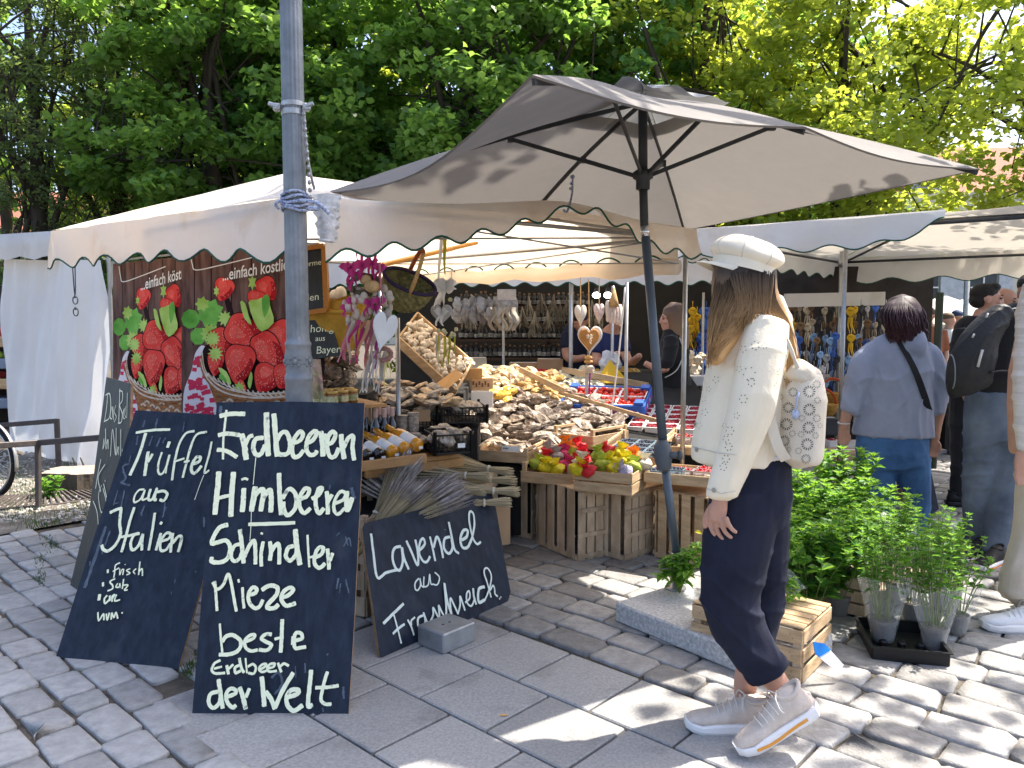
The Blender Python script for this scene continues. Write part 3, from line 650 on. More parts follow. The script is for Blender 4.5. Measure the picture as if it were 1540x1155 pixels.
mb.build('chalk_lettering', [M('chalk_cream', (.8, .8, .6), .85, .06, 40)], tc_)
# lavender board
td, pl4 = board('chalkboard', 'low dark blue chalkboard lettered Lavendel aus Frankreich, propped against the lavender crate',
    (gnd(572, 991), gnd(767, 905), at(546, 790, 3.42)), [(545, 794), (548, 787), (640, 764), (728, 741), (740, 743), (746, 765), (757, 830), (768, 890), (764, 904), (700, 937), (640, 962), (580, 990), (571, 988), (560, 905), (551, 850)], m_board, .016)
mb = MB()
strokes(mb, """28 115,340 140,550 175,760 260,715 370,685;28 400,460 340,480 320,560 345,660 390,690 420,600 410,470 430,570 475,680;28 455,410 500,510 560,640 565,530 540,400;26 580,500 630,440 615,385 585,420 575,520 610,600 650,610 680,560;24 680,370 705,480 730,600;28 715,470 745,370 780,440 805,570;28 870,370 820,390 815,480 860,530 895,480 885,380;26 860,230 890,380 915,490 955,530;
30 985,400 1030,370 1040,310 1000,310 970,390 990,470 1040,470 1080,390;24 1080,390 1105,260 1095,150 1060,130 1055,220 1090,380 1130,440 1165,420""", 540, 750, 6.4167, pl4, seed=9)
strokes(mb, """20 530,310 490,360 490,430 520,445 550,390 545,310 560,390 590,410;18 590,290 590,400 640,380 655,260 670,370 700,375;18 715,240 765,290 760,350 735,385 690,375;36 120,830 250,700 350,605;22 240,735 280,880 325,1060;30 230,950 290,890 360,840;26 400,790 440,870 470,965;24 440,850 440,800 480,760;28 575,740 520,770 520,860 570,880 600,800 580,710 610,790 640,840;28 640,840 690,740 690,650 730,720 770,800;
26 770,800 760,700 755,625 790,700 840,780;32 840,780 840,600 820,365 850,560 905,740;26 905,740 890,640 890,540 940,640 975,720;26 975,720 1000,620 1000,520 1030,600 1055,680;24 1060,590 1110,540 1105,460 1075,490 1080,590 1130,630 1170,540;30 1150,430 1160,530 1185,610;36 1280,410 1220,430 1205,520 1220,590 1280,560;22 1280,570 1330,450 1360,300 1330,210 1290,195 1275,250 1310,360 1355,530;22 1345,450 1375,395 1395,430 1400,490 1430,520;18 1450,545 1456,550;18 1464,528 1470,532""", 560, 830, 7.7, pl4, seed=10, lift0=.004)
mb.build('chalk_lettering', [M('chalk_cool', (.74, .82, .76), .85, .06, 40)], td)
# steel weight block in front of it
bf, br = gnd(667, 986), gnd(715, 965); d = (br-bf).normalized(); pv = Vector((-d.y, d.x, 0)); bl = gnd(632, 968)
wB = (bl-bf).length; c = bf+d*((br-bf).length/2)+pv*(wB/2)
m_zinc = M('dull_steel_block', (.33, .35, .37), .5, .18, 9, bump=.06, bscale=30, metal=.55, col2=(.44, .46, .48))
wb = thing('weight_block', 'dull steel weight block lying before the lavender chalkboard', 'weight', (c.x, c.y, 0), math.atan2(d.y, d.x))
mb = MB(); L = (br-bf).length; mb.box((0, 0, .047), (L, wB, .09), 0, .006); mb.build('block', [m_zinc], wb, world=False)
mb = MB()
for x in (-.02, .02): mb.lathe([(.006, .0922), (.0062, .0930)], 8, (x, .0, 0)); 
mb.build('bolt_hole', [m_rib], wb, world=False)
mb = MB(); c = gnd(757, 1078); mb.tube([c+Vector((-.014, 0, .006)), c+Vector((.014, .002, .006))], .004, 6)
solid('cigarette_butt', mb, [M('cigarette_filter', (.62, .36, .15), .8, .1)], 'orange cigarette butt lying on the grey paving slab', 'cigarette butt')
# ------------------------------------------------------------------ trees
m_bark = M('bark', (.055, .045, .035), .95, .35, 12, bump=.8, bscale=18, stretch=(1, 1, .3))
def leafmat(name, c, tc, isl=.35):
    return M(name, c, .5, .25, .6, trans=.5, tcol=tc, island=isl, spec=.35)
m_lf = [leafmat('leaf_maple', (.10, .19, .05), (.34, .55, .08)), leafmat('leaf_dark', (.075, .115, .05), (.28, .38, .09)),
        leafmat('leaf_yellow', (.14, .21, .04), (.60, .68, .07)), leafmat('leaf_mid', (.085, .19, .06), (.29, .51, .08))]
def leaves_mesh(name, centers, sizes, rs, flat=.55, shape='broad'):
    """many small folded leaves, one outline each"""
    n = len(centers)
    if shape == 'broad': T = np.array([(0, -.5, 0), (.28, -.32, .05), (.46, .02, .09), (.2, .28, .04), (0, .62, -.06), (-.2, .28, .04), (-.46, .02, .09), (-.28, -.32, .05)])
    else: T = np.array([(0, -.5, 0), (.2, -.2, .05), (.2, .15, .05), (0, .55, -.04), (-.2, .15, .05), (-.2, -.2, .05)])
    k = len(T)
    nz = rs.normal(0, 1, (n, 3)); nz[:, 2] = np.abs(nz[:, 2])*1.3+flat; nz /= np.linalg.norm(nz, axis=1)[:, None]
    a = rs.normal(0, 1, (n, 3)); a[:, 2] -= .7; a -= nz*(a*nz).sum(1)[:, None]; a /= np.linalg.norm(a, axis=1)[:, None]
    b = np.cross(a, nz)
    V = centers[:, None, :] + sizes[:, None, None]*(T[None, :, 0:1]*b[:, None, :] + T[None, :, 1:2]*a[:, None, :] + T[None, :, 2:3]*nz[:, None, :])
    me = bpy.data.meshes.new(name); me.vertices.add(n*k); me.vertices.foreach_set('co', V.ravel())
    me.loops.add(n*k); me.loops.foreach_set('vertex_index', np.arange(n*k, dtype=np.int32))
    me.polygons.add(n); me.polygons.foreach_set('loop_start', np.arange(0, n*k, k, dtype=np.int32)); me.polygons.foreach_set('loop_total', np.full(n, k, dtype=np.int32))
    me.update(calc_edges=True); return me
def tree(label, base, h, crown, ncl, per, mat, seed, leaf=.16, trunk_r=.16, bias=None, shape='broad', clr=.42, group=None, lean=(0, 0), nlimb=9, keep=None, extra=()):
    """crown: (cx,cy,cz,rx,ry,rz) relative to base"""
    rg = random.Random(seed); rs = np.random.RandomState(seed); base = Vector(base)
    t = thing('tree', label, 'tree', base, group=group)
    cx, cy, cz, rx, ry, rz = crown; mb = MB(); top = Vector((cx, cy, cz+rz*.75))
    pts = catmull([Vector((0, 0, 0)), Vector((lean[0]*.4+rg.uniform(-.1, .1), lean[1]*.4, h*.3)), Vector((cx*.7+rg.uniform(-.2, .2), cy*.7, h*.62)), top], 6)
    mb.tube([base+p for p in pts], [trunk_r*(1-.88*i/(len(pts)-1))+.01 for i in range(len(pts))], 9)
    mb.build('trunk', [m_bark], t, smooth=True)
    cl = []
    while len(cl) < ncl:
        d = Vector((rg.gauss(0, 1), rg.gauss(0, 1), rg.gauss(0, 1))).normalized()*(rg.random()**.33)
        p = Vector((cx+d.x*rx, cy+d.y*ry, cz+d.z*rz))
        if math.sin(p.x*2.3+seed)+math.sin(p.y*2.1+seed*2)+math.sin(p.z*2.6+seed*3) < -1.05: continue
        if keep and not keep(base+p): continue
        cl.append(p)
    cl += [Vector(e) for e in extra]
    mb = MB(); tips = []
    for i in range(nlimb):
        s = pts[int(len(pts)*(.32+.6*i/nlimb))]; e = cl[rg.randrange(len(cl))]; m = s.lerp(e, .5)+Vector((rg.uniform(-.2, .2), rg.uniform(-.2, .2), .25))
        c = catmull([s, m, e], 5); r0 = trunk_r*.42*(1-.5*i/nlimb); mb.tube([base+p for p in c], [r0*(1-.85*j/(len(c)-1))+.006 for j in range(len(c))], 6); tips.append(c)
        for k in range(5):
            a = c[rg.randrange(3, len(c))]; e2 = cl[rg.randrange(len(cl))]
            if (e2-a).length > max(rx, rz)*.9: e2 = a.lerp(e2, .45)
            mb.tube([base+p for p in catmull([a, a.lerp(e2, .5)+Vector((0, 0, .1)), e2], 4)], [r0*.35*(1-.8*j/8)+.004 for j in range(9)], 5)
    mb.build('branches', [m_bark], t, smooth=True)
    C = []; S = []
    for p in cl:
        k = int(per*rg.uniform(.6, 1.4)); r = rg.uniform(.28, .62)*(leaf/.16)**.5
        q = rs.normal(0, 1, (k, 3)); q *= (r*rs.rand(k)**.4/np.linalg.norm(q, axis=1))[:, None]; q[:, 2] *= .55
        C.append(q+np.array(p)); S.append(leaf*rs.uniform(.6, 1.25, k))
    me = leaves_mesh('leaves', np.concatenate(C), np.concatenate(S), rs, shape=shape)
    link('leaves', me, t, [mat]); return t
G = 'trees behind the market'
LT = [  # label, px of trunk, Y, crown radii/height, clusters, leaf material
 ('dark feathery tree at the far left edge, trunk standing clear against the sky', 60, 14, (0, 0, 5.2, 2.0, 1.8, 4.6), 250, 75, 1, .105, 'slim'),
 ('tall dark tree second from the left with thin feathery foliage', 190, 15, (0, 0, 5.5, 2.2, 1.8, 5.0), 260, 75, 1, .105, 'slim'),
 ('broad green maple behind the white tent, left of the lamp post', 330, 13.5, (.1, 0, 4.9, 2.7, 1.9, 4.2), 330, 92, 0, .135, 'broad'),
 ('deep green maple directly behind the lamp post', 500, 15, (0, 0, 5.4, 2.7, 1.9, 4.8), 330, 92, 3, .135, 'broad'),
 ('bright green maple behind the left half of the parasol', 690, 13.5, (0, 0, 5.0, 2.7, 1.9, 4.4), 330, 92, 0, .135, 'broad'),
 ('dark-trunked maple above the top of the parasol', 880, 14.5, (0, 0, 5.4, 2.5, 1.9, 4.9), 320, 92, 3, .13, 'broad'),
 ('yellow-green tree behind the right half of the parasol', 1060, 14, (0, 0, 4.9, 2.6, 1.9, 4.6), 320, 75, 2, .125, 'broad'),
 ('light yellow-green tree behind the right tip of the parasol', 1250, 13.5, (0, 0, 4.7, 2.1, 1.8, 4.3), 240, 70, 2, .115, 'broad'),
]
for i, (lab, px, Y, cr, ncl, per, mi, lf, shp) in enumerate(LT):
    b = at(px, 500, Y); tree(lab, (b.x, b.y, 0), 8.5, cr, ncl, per, m_lf[mi], 20+i, leaf=lf, shape=shp, group=G, trunk_r=.2)
for i, (px, Y) in enumerate(((20, 20), (260, 19), (430, 20), (620, 20), (800, 20), (980, 20), (1150, 19))):
    b = at(px, 500, Y); tree(['pale backlit tree far behind the first row at the left edge', 'backlit tree filling the gap left of the lamp post', 'backlit tree filling the gap behind the lamp post', 'backlit tree deep behind the left part of the parasol',
          'backlit tree deep behind the parasol corner', 'backlit tree deep behind the parasol top', 'backlit tree deep behind the right part of the parasol'][i],
         (b.x, b.y, 0), 10, (0, 0, 5.6, 3.2, 2, 5.6), 230 if i else 90, 60, m_lf[2 if i % 2 else 0], 50+i, leaf=.19, group=G, trunk_r=.2)
b = at(1480, 500, 10.5)
tree('airy yellow-green tree at the upper right with dark crooked branches', (b.x+1.9, b.y, 0), 7, (-1.7, 0, 4.9, 2.5, 1.6, 2.3), 185, 64, m_lf[2], 81, leaf=.10, group=G, trunk_r=.13, nlimb=8)
tree('leafy tree beside the market at the right, hanging over the parasol corner', (6.6, 5.9, 0), 6.5, (-.3, .7, 5.0, 1.7, 1.6, 1.3), 70, 34, m_lf[2], 91, leaf=.13, trunk_r=.17, nlimb=8, keep=lambda p: p.x > .76*p.y, extra=[(-2.5+.55*math.sin(k*2.4), -1.45+.5*math.cos(k*3.1), -.3+5.0+.35*math.sin(k*1.7)) for k in range(8)])
tree('unseen tall tree added outside the right edge, its high crown shading the left paving', (4.6, 1.3, 0), 8, (-2.44, 3.54, 7.2, 1.05, .95, .6), 48, 42, m_lf[0], 95, leaf=.17, trunk_r=.2, nlimb=6, keep=lambda p: p.z > 6.2)  # added out of view as a shade source for the paving at lower left
# ------------------------------------------------------------------ goods of the main stall
m_wood = M('crate_wood', (.42, .28, .15), .75, .2, 7, bump=.25, bscale=40, stretch=(1, 1, 5), col2=(.56, .40, .24), island=.12)
m_woodw = M('weathered_crate_wood', (.42, .30, .19), .85, .25, 8, bump=.3, bscale=40, stretch=(2, 2, .6), col2=(.56, .43, .30), island=.16)
m_plank = M('plank_wood', (.40, .22, .09), .65, .2, 5, bump=.2, bscale=30, stretch=(1, 5, 5))
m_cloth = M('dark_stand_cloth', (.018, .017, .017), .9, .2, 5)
m_card = M('cardboard', (.36, .24, .14), .85, .1, 6)
m_black = M('black_plastic', (.012, .012, .013), .4, .2, 20)
m_paper = M('white_paper', (.78, .77, .74), .7, .04, 5)
RU = math.atan2(ST_U.y, ST_U.x)
def slopez(Y): return .48+.26*(Y-5.0)
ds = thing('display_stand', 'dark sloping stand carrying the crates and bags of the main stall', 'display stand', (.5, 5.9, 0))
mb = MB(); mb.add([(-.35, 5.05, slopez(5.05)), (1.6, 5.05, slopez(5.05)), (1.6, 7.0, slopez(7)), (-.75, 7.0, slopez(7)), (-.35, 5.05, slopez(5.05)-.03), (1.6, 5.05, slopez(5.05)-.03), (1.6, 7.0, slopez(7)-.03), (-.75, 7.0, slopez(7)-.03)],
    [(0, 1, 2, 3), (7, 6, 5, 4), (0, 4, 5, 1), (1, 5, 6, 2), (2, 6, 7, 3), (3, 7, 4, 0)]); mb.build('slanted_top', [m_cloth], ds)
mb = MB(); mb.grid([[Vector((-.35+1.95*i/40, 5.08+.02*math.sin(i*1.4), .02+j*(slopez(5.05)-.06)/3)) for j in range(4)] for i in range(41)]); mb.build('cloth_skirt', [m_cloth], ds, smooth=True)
for x, y in ((-.3, 5.2), (1.5, 5.2), (-.6, 6.9), (1.5, 6.9)):
    mb = MB(); mb.box((x, y, slopez(y)/2-.02), (.05, .05, slopez(y)-.06)); mb.build('leg', [m_woodw], ds)
# left table
E1 = Vector((.80, .60, 0)); E2 = Vector((-.60, .80, 0)); T0 = at(520, 700, 3.82); T0.z = 0
lt = thing('display_table', 'plank table beside the tallest chalkboard, carrying bottles and black crates', 'table', T0+E1*.35+E2*.6)
mb = MB(); mb.box(T0+E1*.12+E2*.3+Vector((0, 0, .715)), (.42, .58, .03), math.atan2(E1.y, E1.x), .004); mb.box(T0+E1*.48+E2*.34+Vector((0, 0, .70)), (.42, .66, .025), math.atan2(E1.y, E1.x), .004)
mb.box(T0+E1*.3+E2*1.2+Vector((0, 0, .76)), (.9, 1.1, .03), math.atan2(E1.y, E1.x), .004); mb.box(T0+E1*.42+E2*.03+Vector((0, 0, .66)), (.6, .03, .05), math.atan2(E1.y, E1.x), .004)
mb.build('tabletop', [m_plank], lt)
for a, b in ((.1, .1), (.62, .12), (.0, 1.6), (.65, 1.6)):
    mb = MB(); p = T0+E1*a+E2*b; mb.box((p.x, p.y, .34), (.045, .045, .67)); mb.build('leg', [m_woodw], lt)
# -- crates standing on end
def standing_crate(c, w, d, h, rot, label, mat=m_woodw, seed=0):
    rg = random.Random(seed); t = thing('wooden_crate', label, 'crate', (c.x, c.y, 0), rot, group='wooden crates standing on end under the fruit boxes')
    mb = MB(); n = 4 if w > .33 else 3; sw = (w-.03)/n
    for k in range(n): mb.box((-w/2+.015+sw*(k+.5)+rg.uniform(-.004, .004), -d/2, h/2+rg.uniform(0, .004)), (sw*.72, .008, h-.01), 0, .002)
    mb.build('front_slats', [mat], t, world=False)
    for sx in (-1, 1):
        mb = MB(); n2 = 6
        for k in range(n2): mb.box((sx*w/2, -d/2+d*(k+.5)/n2, h/2), (.008, d/n2*.86, h), 0, .002)
        for z in (.03, h*.36, h*.7, h-.03): mb.box((sx*(w/2+.008), 0, z), (.010, d, .028), 0, .002)
        mb.build('side_slats', [mat], t, world=False)
    mb = MB(); mb.box((0, 0, h-.006), (w, d, .010), 0, .002); mb.box((0, -d/2+.012, .02), (w-.01, .02, .03)); mb.box((0, d/2, h/2), (w*.9, .008, h*.9)); mb.build('end_boards', [mat], t, world=False)
    return t
def cc(px1, py1, px2, py2, d):
    """ground footprint of a crate whose front edge runs between two ground pixels, d deep"""
    a, b = gnd(px1, py1), gnd(px2, py2); e = (b-a).normalized(); v = Vector((-e.y, e.x, 0)); return (a+b)/2+v*(d/2), (b-a).length, math.atan2(e.y, e.x)
c, w, r = cc(878, 828, 938, 845, .42); standing_crate(c, w, .42, .425, r, 'wooden crate standing on end at the corner under the box of bright yellow net bags', seed=1)
c, w, r = cc(806, 818, 868, 845, .4); standing_crate(c, w, .4, .44, r, 'wooden crate standing on end under the box of pink and green net bags', seed=2)
c, w, r = cc(742, 800, 798, 812, .35); c.z = 0; standing_crate(c, w, .35, .52, r, 'wooden crate standing on end at the left, under the mushroom bags with the white label', seed=3)
c, w, r = cc(984, 838, 1062, 858, .4); standing_crate(c, w, .4, .43, r, 'wooden crate standing on end beside the parasol pole with a paper tag', m_wood, seed=4)
mb = MB(); p = at(1060, 775, 4.55); mb.box(p, (.12, .006, .14), -.5); solid('paper_tag', mb, [m_card], 'brown cardboard tag hung on the crate beside the parasol pole', 'tag')
# -- flat fruit crates
def flat_crate(name, c, w, d, h, rot, label, boards=2, mat=m_wood, posts=.03, tilt=0):
    t = thing(name, label, 'crate', c, 0); t.rotation_euler = (tilt, 0, rot)
    mb = MB(); bh = (h-.008*(boards-1))/boards
    for k in range(boards):
        z = .004+bh/2+k*(bh+.008)
        for s in (-1, 1): mb.box((0, s*d/2, z), (w, .007, bh), 0, .0015); mb.box((s*(w/2-.004), 0, z), (.007, d-.008, bh), 0, .0015)
    mb.build('side_boards', [mat], t, world=False)
    mb = MB(); mb.box((0, 0, .003), (w-.01, d-.01, .006)); mb.build('floor', [mat], t, world=False)
    for sx in (-1, 1):
        for sy in (-1, 1):
            mb = MB(); mb.box((sx*(w/2-.018), sy*(d/2-.018), (h+posts)/2), (.026, .026, h+posts), 0, .002); mb.build('corner_post', [mat], t, world=False)
    if posts > .02:
        mb = MB()
        for s in (-1, 1): mb.box((s*(w/2-.018), 0, h+posts-.012), (.012, d-.07, .02), 0, .002)
        mb.build('handle_bar', [mat], t, world=False)
    return t
def crumple(rx, ry, rz, seed, n=13, k=9, sharp=.25, pinch=.0):
    rg = random.Random(seed); mb = MB(); ph = [rg.uniform(0, 6.28) for _ in range(9)]; vs = []
    mb.blob((0, 0, 0), (1, 1, 1), n, k)
    for x, y, z in mb.v:
        q = 1 + sharp*(.35*math.sin(5*x+ph[0]+3*y)+.3*math.sin(6*y+ph[1]-4*z)+.3*math.sin(7*z+ph[2]+5*x)) + rg.uniform(-.5, .5)*sharp*.45
        ee = max(abs(x), abs(y)); f = 1-.5*ee**6
        vs.append((x*q*rx*(1+.12*abs(y)), y*q*ry*(1+.12*abs(x)), z*q*rz*f))
    mb.v = vs; return mb
def scatter(proto, spots, label, scale=(.85, 1.15), tilt=.35, seed=0, upright=False):
    """proto itself takes the first spot, copies take the rest"""
    rg = random.Random(seed); out = []
    for i, p in enumerate(spots):
        o = proto[i % len(proto)] if i < len(proto) else dup(proto[i % len(proto)])
        o.location = p; s = rg.uniform(*scale); o.scale = (s*rg.uniform(.9, 1.1), s*rg.uniform(.9, 1.1), s)
        o.rotation_euler = (0, 0, rg.uniform(-3.1, 3.1)) if upright else (rg.uniform(-tilt, tilt), rg.uniform(-tilt, tilt), rg.uniform(-3.1, 3.1)); out.append(o)
    return out
def protos(name, meshes, mats, label, cat, group, smooth=False):
    return [tag(link(name, m.mesh(name), None, mats if isinstance(mats, list) and not isinstance(mats[0], list) else mats[i], smooth), label, cat, group) for i, m in enumerate(meshes)]
# mushroom bags
m_bag = M('clear_bag_of_mushrooms', (.115, .083, .058), .38, .3, 55, bump=.3, bscale=70, col2=(.36, .285, .22), rand=.22, coat=.2, detail=3)
m_bagw = M('clear_bag_light', (.25, .195, .145), .38, .3, 45, bump=.3, bscale=60, col2=(.48, .41, .34), rand=.2, coat=.2, detail=3)
bp = [tag(link('mushroom_bag', crumple(.085, .062, .034, s, sharp=.3).mesh('mushroom_bag'), None, [m_bag if s % 3 else m_bagw]), 'crumpled clear bag of dried mushrooms in the big grey-brown pile', 'bag', 'bags of dried mushrooms piled on the stand') for s in range(6)]
rg = random.Random(21); sp = []
def inpoly(x, y, P):
    r = False
    for i in range(len(P)):
        a, b = P[i], P[i-1]
        if (a[1] > y) != (b[1] > y) and x < (b[0]-a[0])*(y-a[1])/(b[1]-a[1])+a[0]: r = not r
    return r
PB = [(688, 640), (735, 672), (800, 686), (868, 664), (945, 634), (905, 605), (830, 580), (760, 590), (700, 612)]
tries = 0
while len(sp) < 78 and tries < 6000:
    tries += 1; x, y = rg.uniform(685, 945), rg.uniform(575, 690)
    if not inpoly(x, y, PB): continue
    Y = 5.08 + (690-y)/110*1.2; p = at(x, y, Y)
    if any((p-q).length < .082 for q in sp): continue
    sp.append(p)
sp.sort(key=lambda p: p.y); scatter(bp, sp, None, (.8, 1.25), .55, 3)
low = [tag(link('mushroom_bag', crumple(.085, .062, .04, 40+s, sharp=.3).mesh('mushroom_bag'), None, [m_bag]), 'crumpled clear bag of dried mushrooms at the bottom of the pile', 'bag', 'bags of dried mushrooms piled on the stand') for s in range(2)]
scatter(low, [Vector((p.x, p.y+.03, p.z-.07)) for p in sp[::2]], None, (1, 1.4), .3, 5)
flat_crate('fruit_crate', at(770, 688, 5.16), .36, .4, .07, -.35, 'flat wooden crate with a white label holding the front mushroom bags', 1)
flat_crate('fruit_crate', at(888, 668, 5.45), .36, .42, .09, RU, 'flat wooden crate with a slanted handle at the right end of the mushroom pile', 1, posts=.05)
mb = MB(); p = at(768, 675, 4.93); T = Matrix.Translation(p) @ Matrix.Rotation(-.35, 4, 'Z') @ Matrix.Rotation(1.57, 4, 'X'); mb.box((0, 0, 0), (.125, .036, .002), T); mb.mi = 1; mb.box((.045, 0, .0018), (.016, .018, .0016), T); mb.mi = 2
for i in range(9): mb.box((-.045+.009*i, .006, .0018), (.006, .010, .001), T)
solid('price_label', mb, [m_paper, M('label_red', (.55, .03, .05)), M('label_ink', (.03, .03, .03))], 'white price label with a red mark on the mushroom crate', 'label')
# net bags of sweets in bright colours
cols = {'yellow': (.72, .60, .02), 'lime': (.38, .46, .05), 'orange': (.78, .22, .02), 'red': (.60, .02, .03), 'pink': (.55, .03, .12), 'pale': (.62, .55, .42), 'grey': (.34, .28, .25), 'lilac': (.5, .45, .58)}
def tied_bag(seed):
    mb = crumple(.05, .05, .038, seed, 12, 9, .2); rg = random.Random(seed); n = 10
    mb.add([(.012*math.cos(6.28*j/n), .012*math.sin(6.28*j/n), .03) for j in range(n)] + [((.034+.012*(j % 2))*math.cos(6.28*j/n), (.034+.012*(j % 2))*math.sin(6.28*j/n), .062+.012*rg.random()) for j in range(n)], [[j, (j+1) % n, n+(j+1) % n, n+j] for j in range(n)])
    return mb
flat_crate('fruit_crate', at(918, 735, 4.60), .36, .30, .125, RU+.30, 'wooden fruit crate at the front corner filled with bright yellow net bags', 2, posts=.006)
flat_crate('fruit_crate', at(833, 722, 4.92), .34, .30, .07, RU+.35, 'wooden fruit crate filled with pink, green and orange net bags, left of the corner crate', 1, posts=.06)
spots = [(868, 700, 'yellow'), (884, 702, 'red'), (905, 694, 'lime'), (922, 690, 'yellow'), (938, 690, 'yellow'), (932, 676, 'yellow'), (900, 680, 'lime'), (915, 674, 'red'), (955, 682, 'orange'), (952, 697, 'lime'), (968, 692, 'pale'), (940, 704, 'lilac'), (925, 700, 'yellow'), (873, 690, 'pale'),
    (806, 692, 'lime'), (822, 698, 'yellow'), (838, 700, 'yellow'), (850, 694, 'pink'), (838, 682, 'grey'), (858, 672, 'orange'), (872, 668, 'red'), (850, 664, 'orange'), (866, 684, 'lime'), (848, 680, 'pink'), (875, 678, 'red'), (818, 684, 'red'), (830, 672, 'grey'), (862, 692, 'red'), (880, 688, 'red')]
for i, (x, y, cn) in enumerate(spots):
    Y = (4.62 if i < 14 else 4.95) - (y-690)/110; p = at(x, y+6, Y)
    o = tag(link('net_bag', tied_bag(i).mesh('net_bag'), None, [M('net_'+cn, cols[cn], .45, .25, 40, bump=.4, bscale=120, trans=.15)], True), 'small %s net bag tied at the top, in the %s' % (cn, 'front corner crate' if i < 14 else 'crate left of the corner crate'), 'net bag', 'colourful net bags in the fruit crates')
    o.location = p; o.rotation_euler = (rnd.uniform(-.6, .6), rnd.uniform(-.6, .6), rnd.uniform(0, 6))
# punnets of berries
def berries(mb, w, d, z, r, n, rg, hz=.014):
    for i in range(n): mb.blob((rg.uniform(-w, w)/2, rg.uniform(-d, d)/2, z+rg.uniform(-.4, 1)*hz), r*rg.uniform(.8, 1.15), 7, 5)
def punnet(name, label, cat, kind, group, seed=0, w=.11, d=.085, h=.055):
    rg = random.Random(seed); t = thing(name, label, cat, group=group)
    tray, br, r, n = {'blue': (M('blue_punnet', (.22, .30, .36), .3, .1, trans=.3), M('blueberry', (.018, .022, .05), .6, .4, 60, island=.4), .0085, 70),
        'red': (M('clear_punnet', (.45, .42, .42), .25, .1, trans=.4), M('red_berry', (.42, .012, .02), .35, .3, 30, island=.35), .010, 55),
        'rasp': (M('white_punnet', (.72, .7, .7), .5, .05), M('raspberry', (.33, .012, .03), .5, .3, 80, bump=.8, bscale=200, island=.3), .0115, 45),
        'straw': (M('white_punnet', (.72, .7, .7), .5, .05), M('strawberry_red', (.55, .025, .012), .32, .3, 30, island=.3), .0175, 34)}[kind]
    mb = MB(); a, b = w/2, d/2; k = .86
    mb.add([(-a*k, -b*k, 0), (a*k, -b*k, 0), (a*k, b*k, 0), (-a*k, b*k, 0), (-a, -b, h), (a, -b, h), (a, b, h), (-a, b, h)], [(3, 2, 1, 0), (0, 1, 5, 4), (1, 2, 6, 5), (2, 3, 7, 6), (3, 0, 4, 7)])
    for p, q in (((-a, -b), (a, -b)), ((a, -b), (a, b)), ((a, b), (-a, b)), ((-a, b), (-a, -b))): mb.beam((*p, h), (*q, h), .007, .005)
    mb.build('tray', [tray], t, world=False)
    mb = MB(); berries(mb, w-.022, d-.022, h-.012, r, n, rg); o = mb.build('berries', [br], t, smooth=True, world=False); o['kind'] = 'stuff'
    return t
def place_grid(t, frame, nx, ny, dx, dy, z, rot, first=True, skip=()):
    k = 0
    for j in range(ny):
        for i in range(nx):
            if (i, j) in skip: continue
            p = frame @ Vector(((i-(nx-1)/2)*dx, (j-(ny-1)/2)*dy, z)); o = t if first and k == 0 else dup(t)
            o.location = p; o.rotation_euler = rot; k += 1
def fr(c, rot, tilt): return Matrix.Translation(c) @ Matrix.Rotation(rot, 4, 'Z') @ Matrix.Rotation(tilt, 4, 'X')
c = at(962, 686, 5.12); flat_crate('fruit_crate', c, .40, .42, .055, RU+.25, 'wooden crate of blueberry punnets on the slope left of the parasol pole', 1, posts=.07, tilt=.12)
pb = punnet('blueberry_punnet', 'small blue-tinted punnet of dark blueberries in the wooden crate beside the parasol pole', 'punnet', 'blue', 'punnets of blueberries', 1, .112, .09, .05)
f = fr(c, RU+.25, .12); place_grid(pb, f, 3, 4, .121, .096, .012, f.to_euler())
c = at(1028, 722, 4.62); flat_crate('fruit_crate', c, .40, .34, .06, RU+.3, 'wooden crate of dark berry punnets right of the parasol pole', 1, posts=.01)
pr = punnet('redcurrant_punnet', 'clear punnet of red berries in the crates beside the woman in the white jacket', 'punnet', 'red', 'punnets of red berries', 2)
f = fr(c, RU+.3, 0); place_grid(pr, f, 3, 1, .12, .1, .012, f.to_euler()); k = dup(pr); k.location = f @ Vector((.12, .1, .012)); k.rotation_euler = f.to_euler()
k = dup(pb, label='dark blueberry punnet standing in the crate right of the parasol pole'); k.location = f @ Vector((-.03, -.10, .035)); k.rotation_euler = f.to_euler()
k = dup(pb, label='dark blueberry punnet at the left end of the crate right of the parasol pole'); k.location = f @ Vector((-.13, -.10, .02)); k.rotation_euler = f.to_euler()
ra = punnet('raspberry_punnet', 'white punnet of raspberries in the rows behind the parasol pole', 'punnet', 'rasp', 'white punnets of raspberries', 3)
c = at(1028, 640, 5.75); f = fr(c, RU+.35, .25); place_grid(ra, f, 6, 5, .125, .1, .012, f.to_euler()); flat_crate('fruit_crate', f @ Vector((0, 0, -.05)), .78, .53, .05, RU+.35, 'long wooden crate of raspberry punnets behind the parasol pole', 1, posts=.02, tilt=.25)
c = at(1044, 672, 5.1); f = fr(c, RU+.3, .1); flat_crate('fruit_crate', f @ Vector((0, 0, -.02)), .36, .3, .05, RU+.3, 'wooden crate with raised end bars right of the tilt joint of the parasol', 1, posts=.06, tilt=.1)
q = dup(ra, label='white raspberry punnet in the crate right of the parasol tilt joint'); q.location = f @ Vector((.06, 0, .01)); q.rotation_euler = f.to_euler()
q = dup(pr, label='red berry punnet in the crate right of the parasol tilt joint'); q.location = f @ Vector((-.07, .03, .01)); q.rotation_euler = f.to_euler()
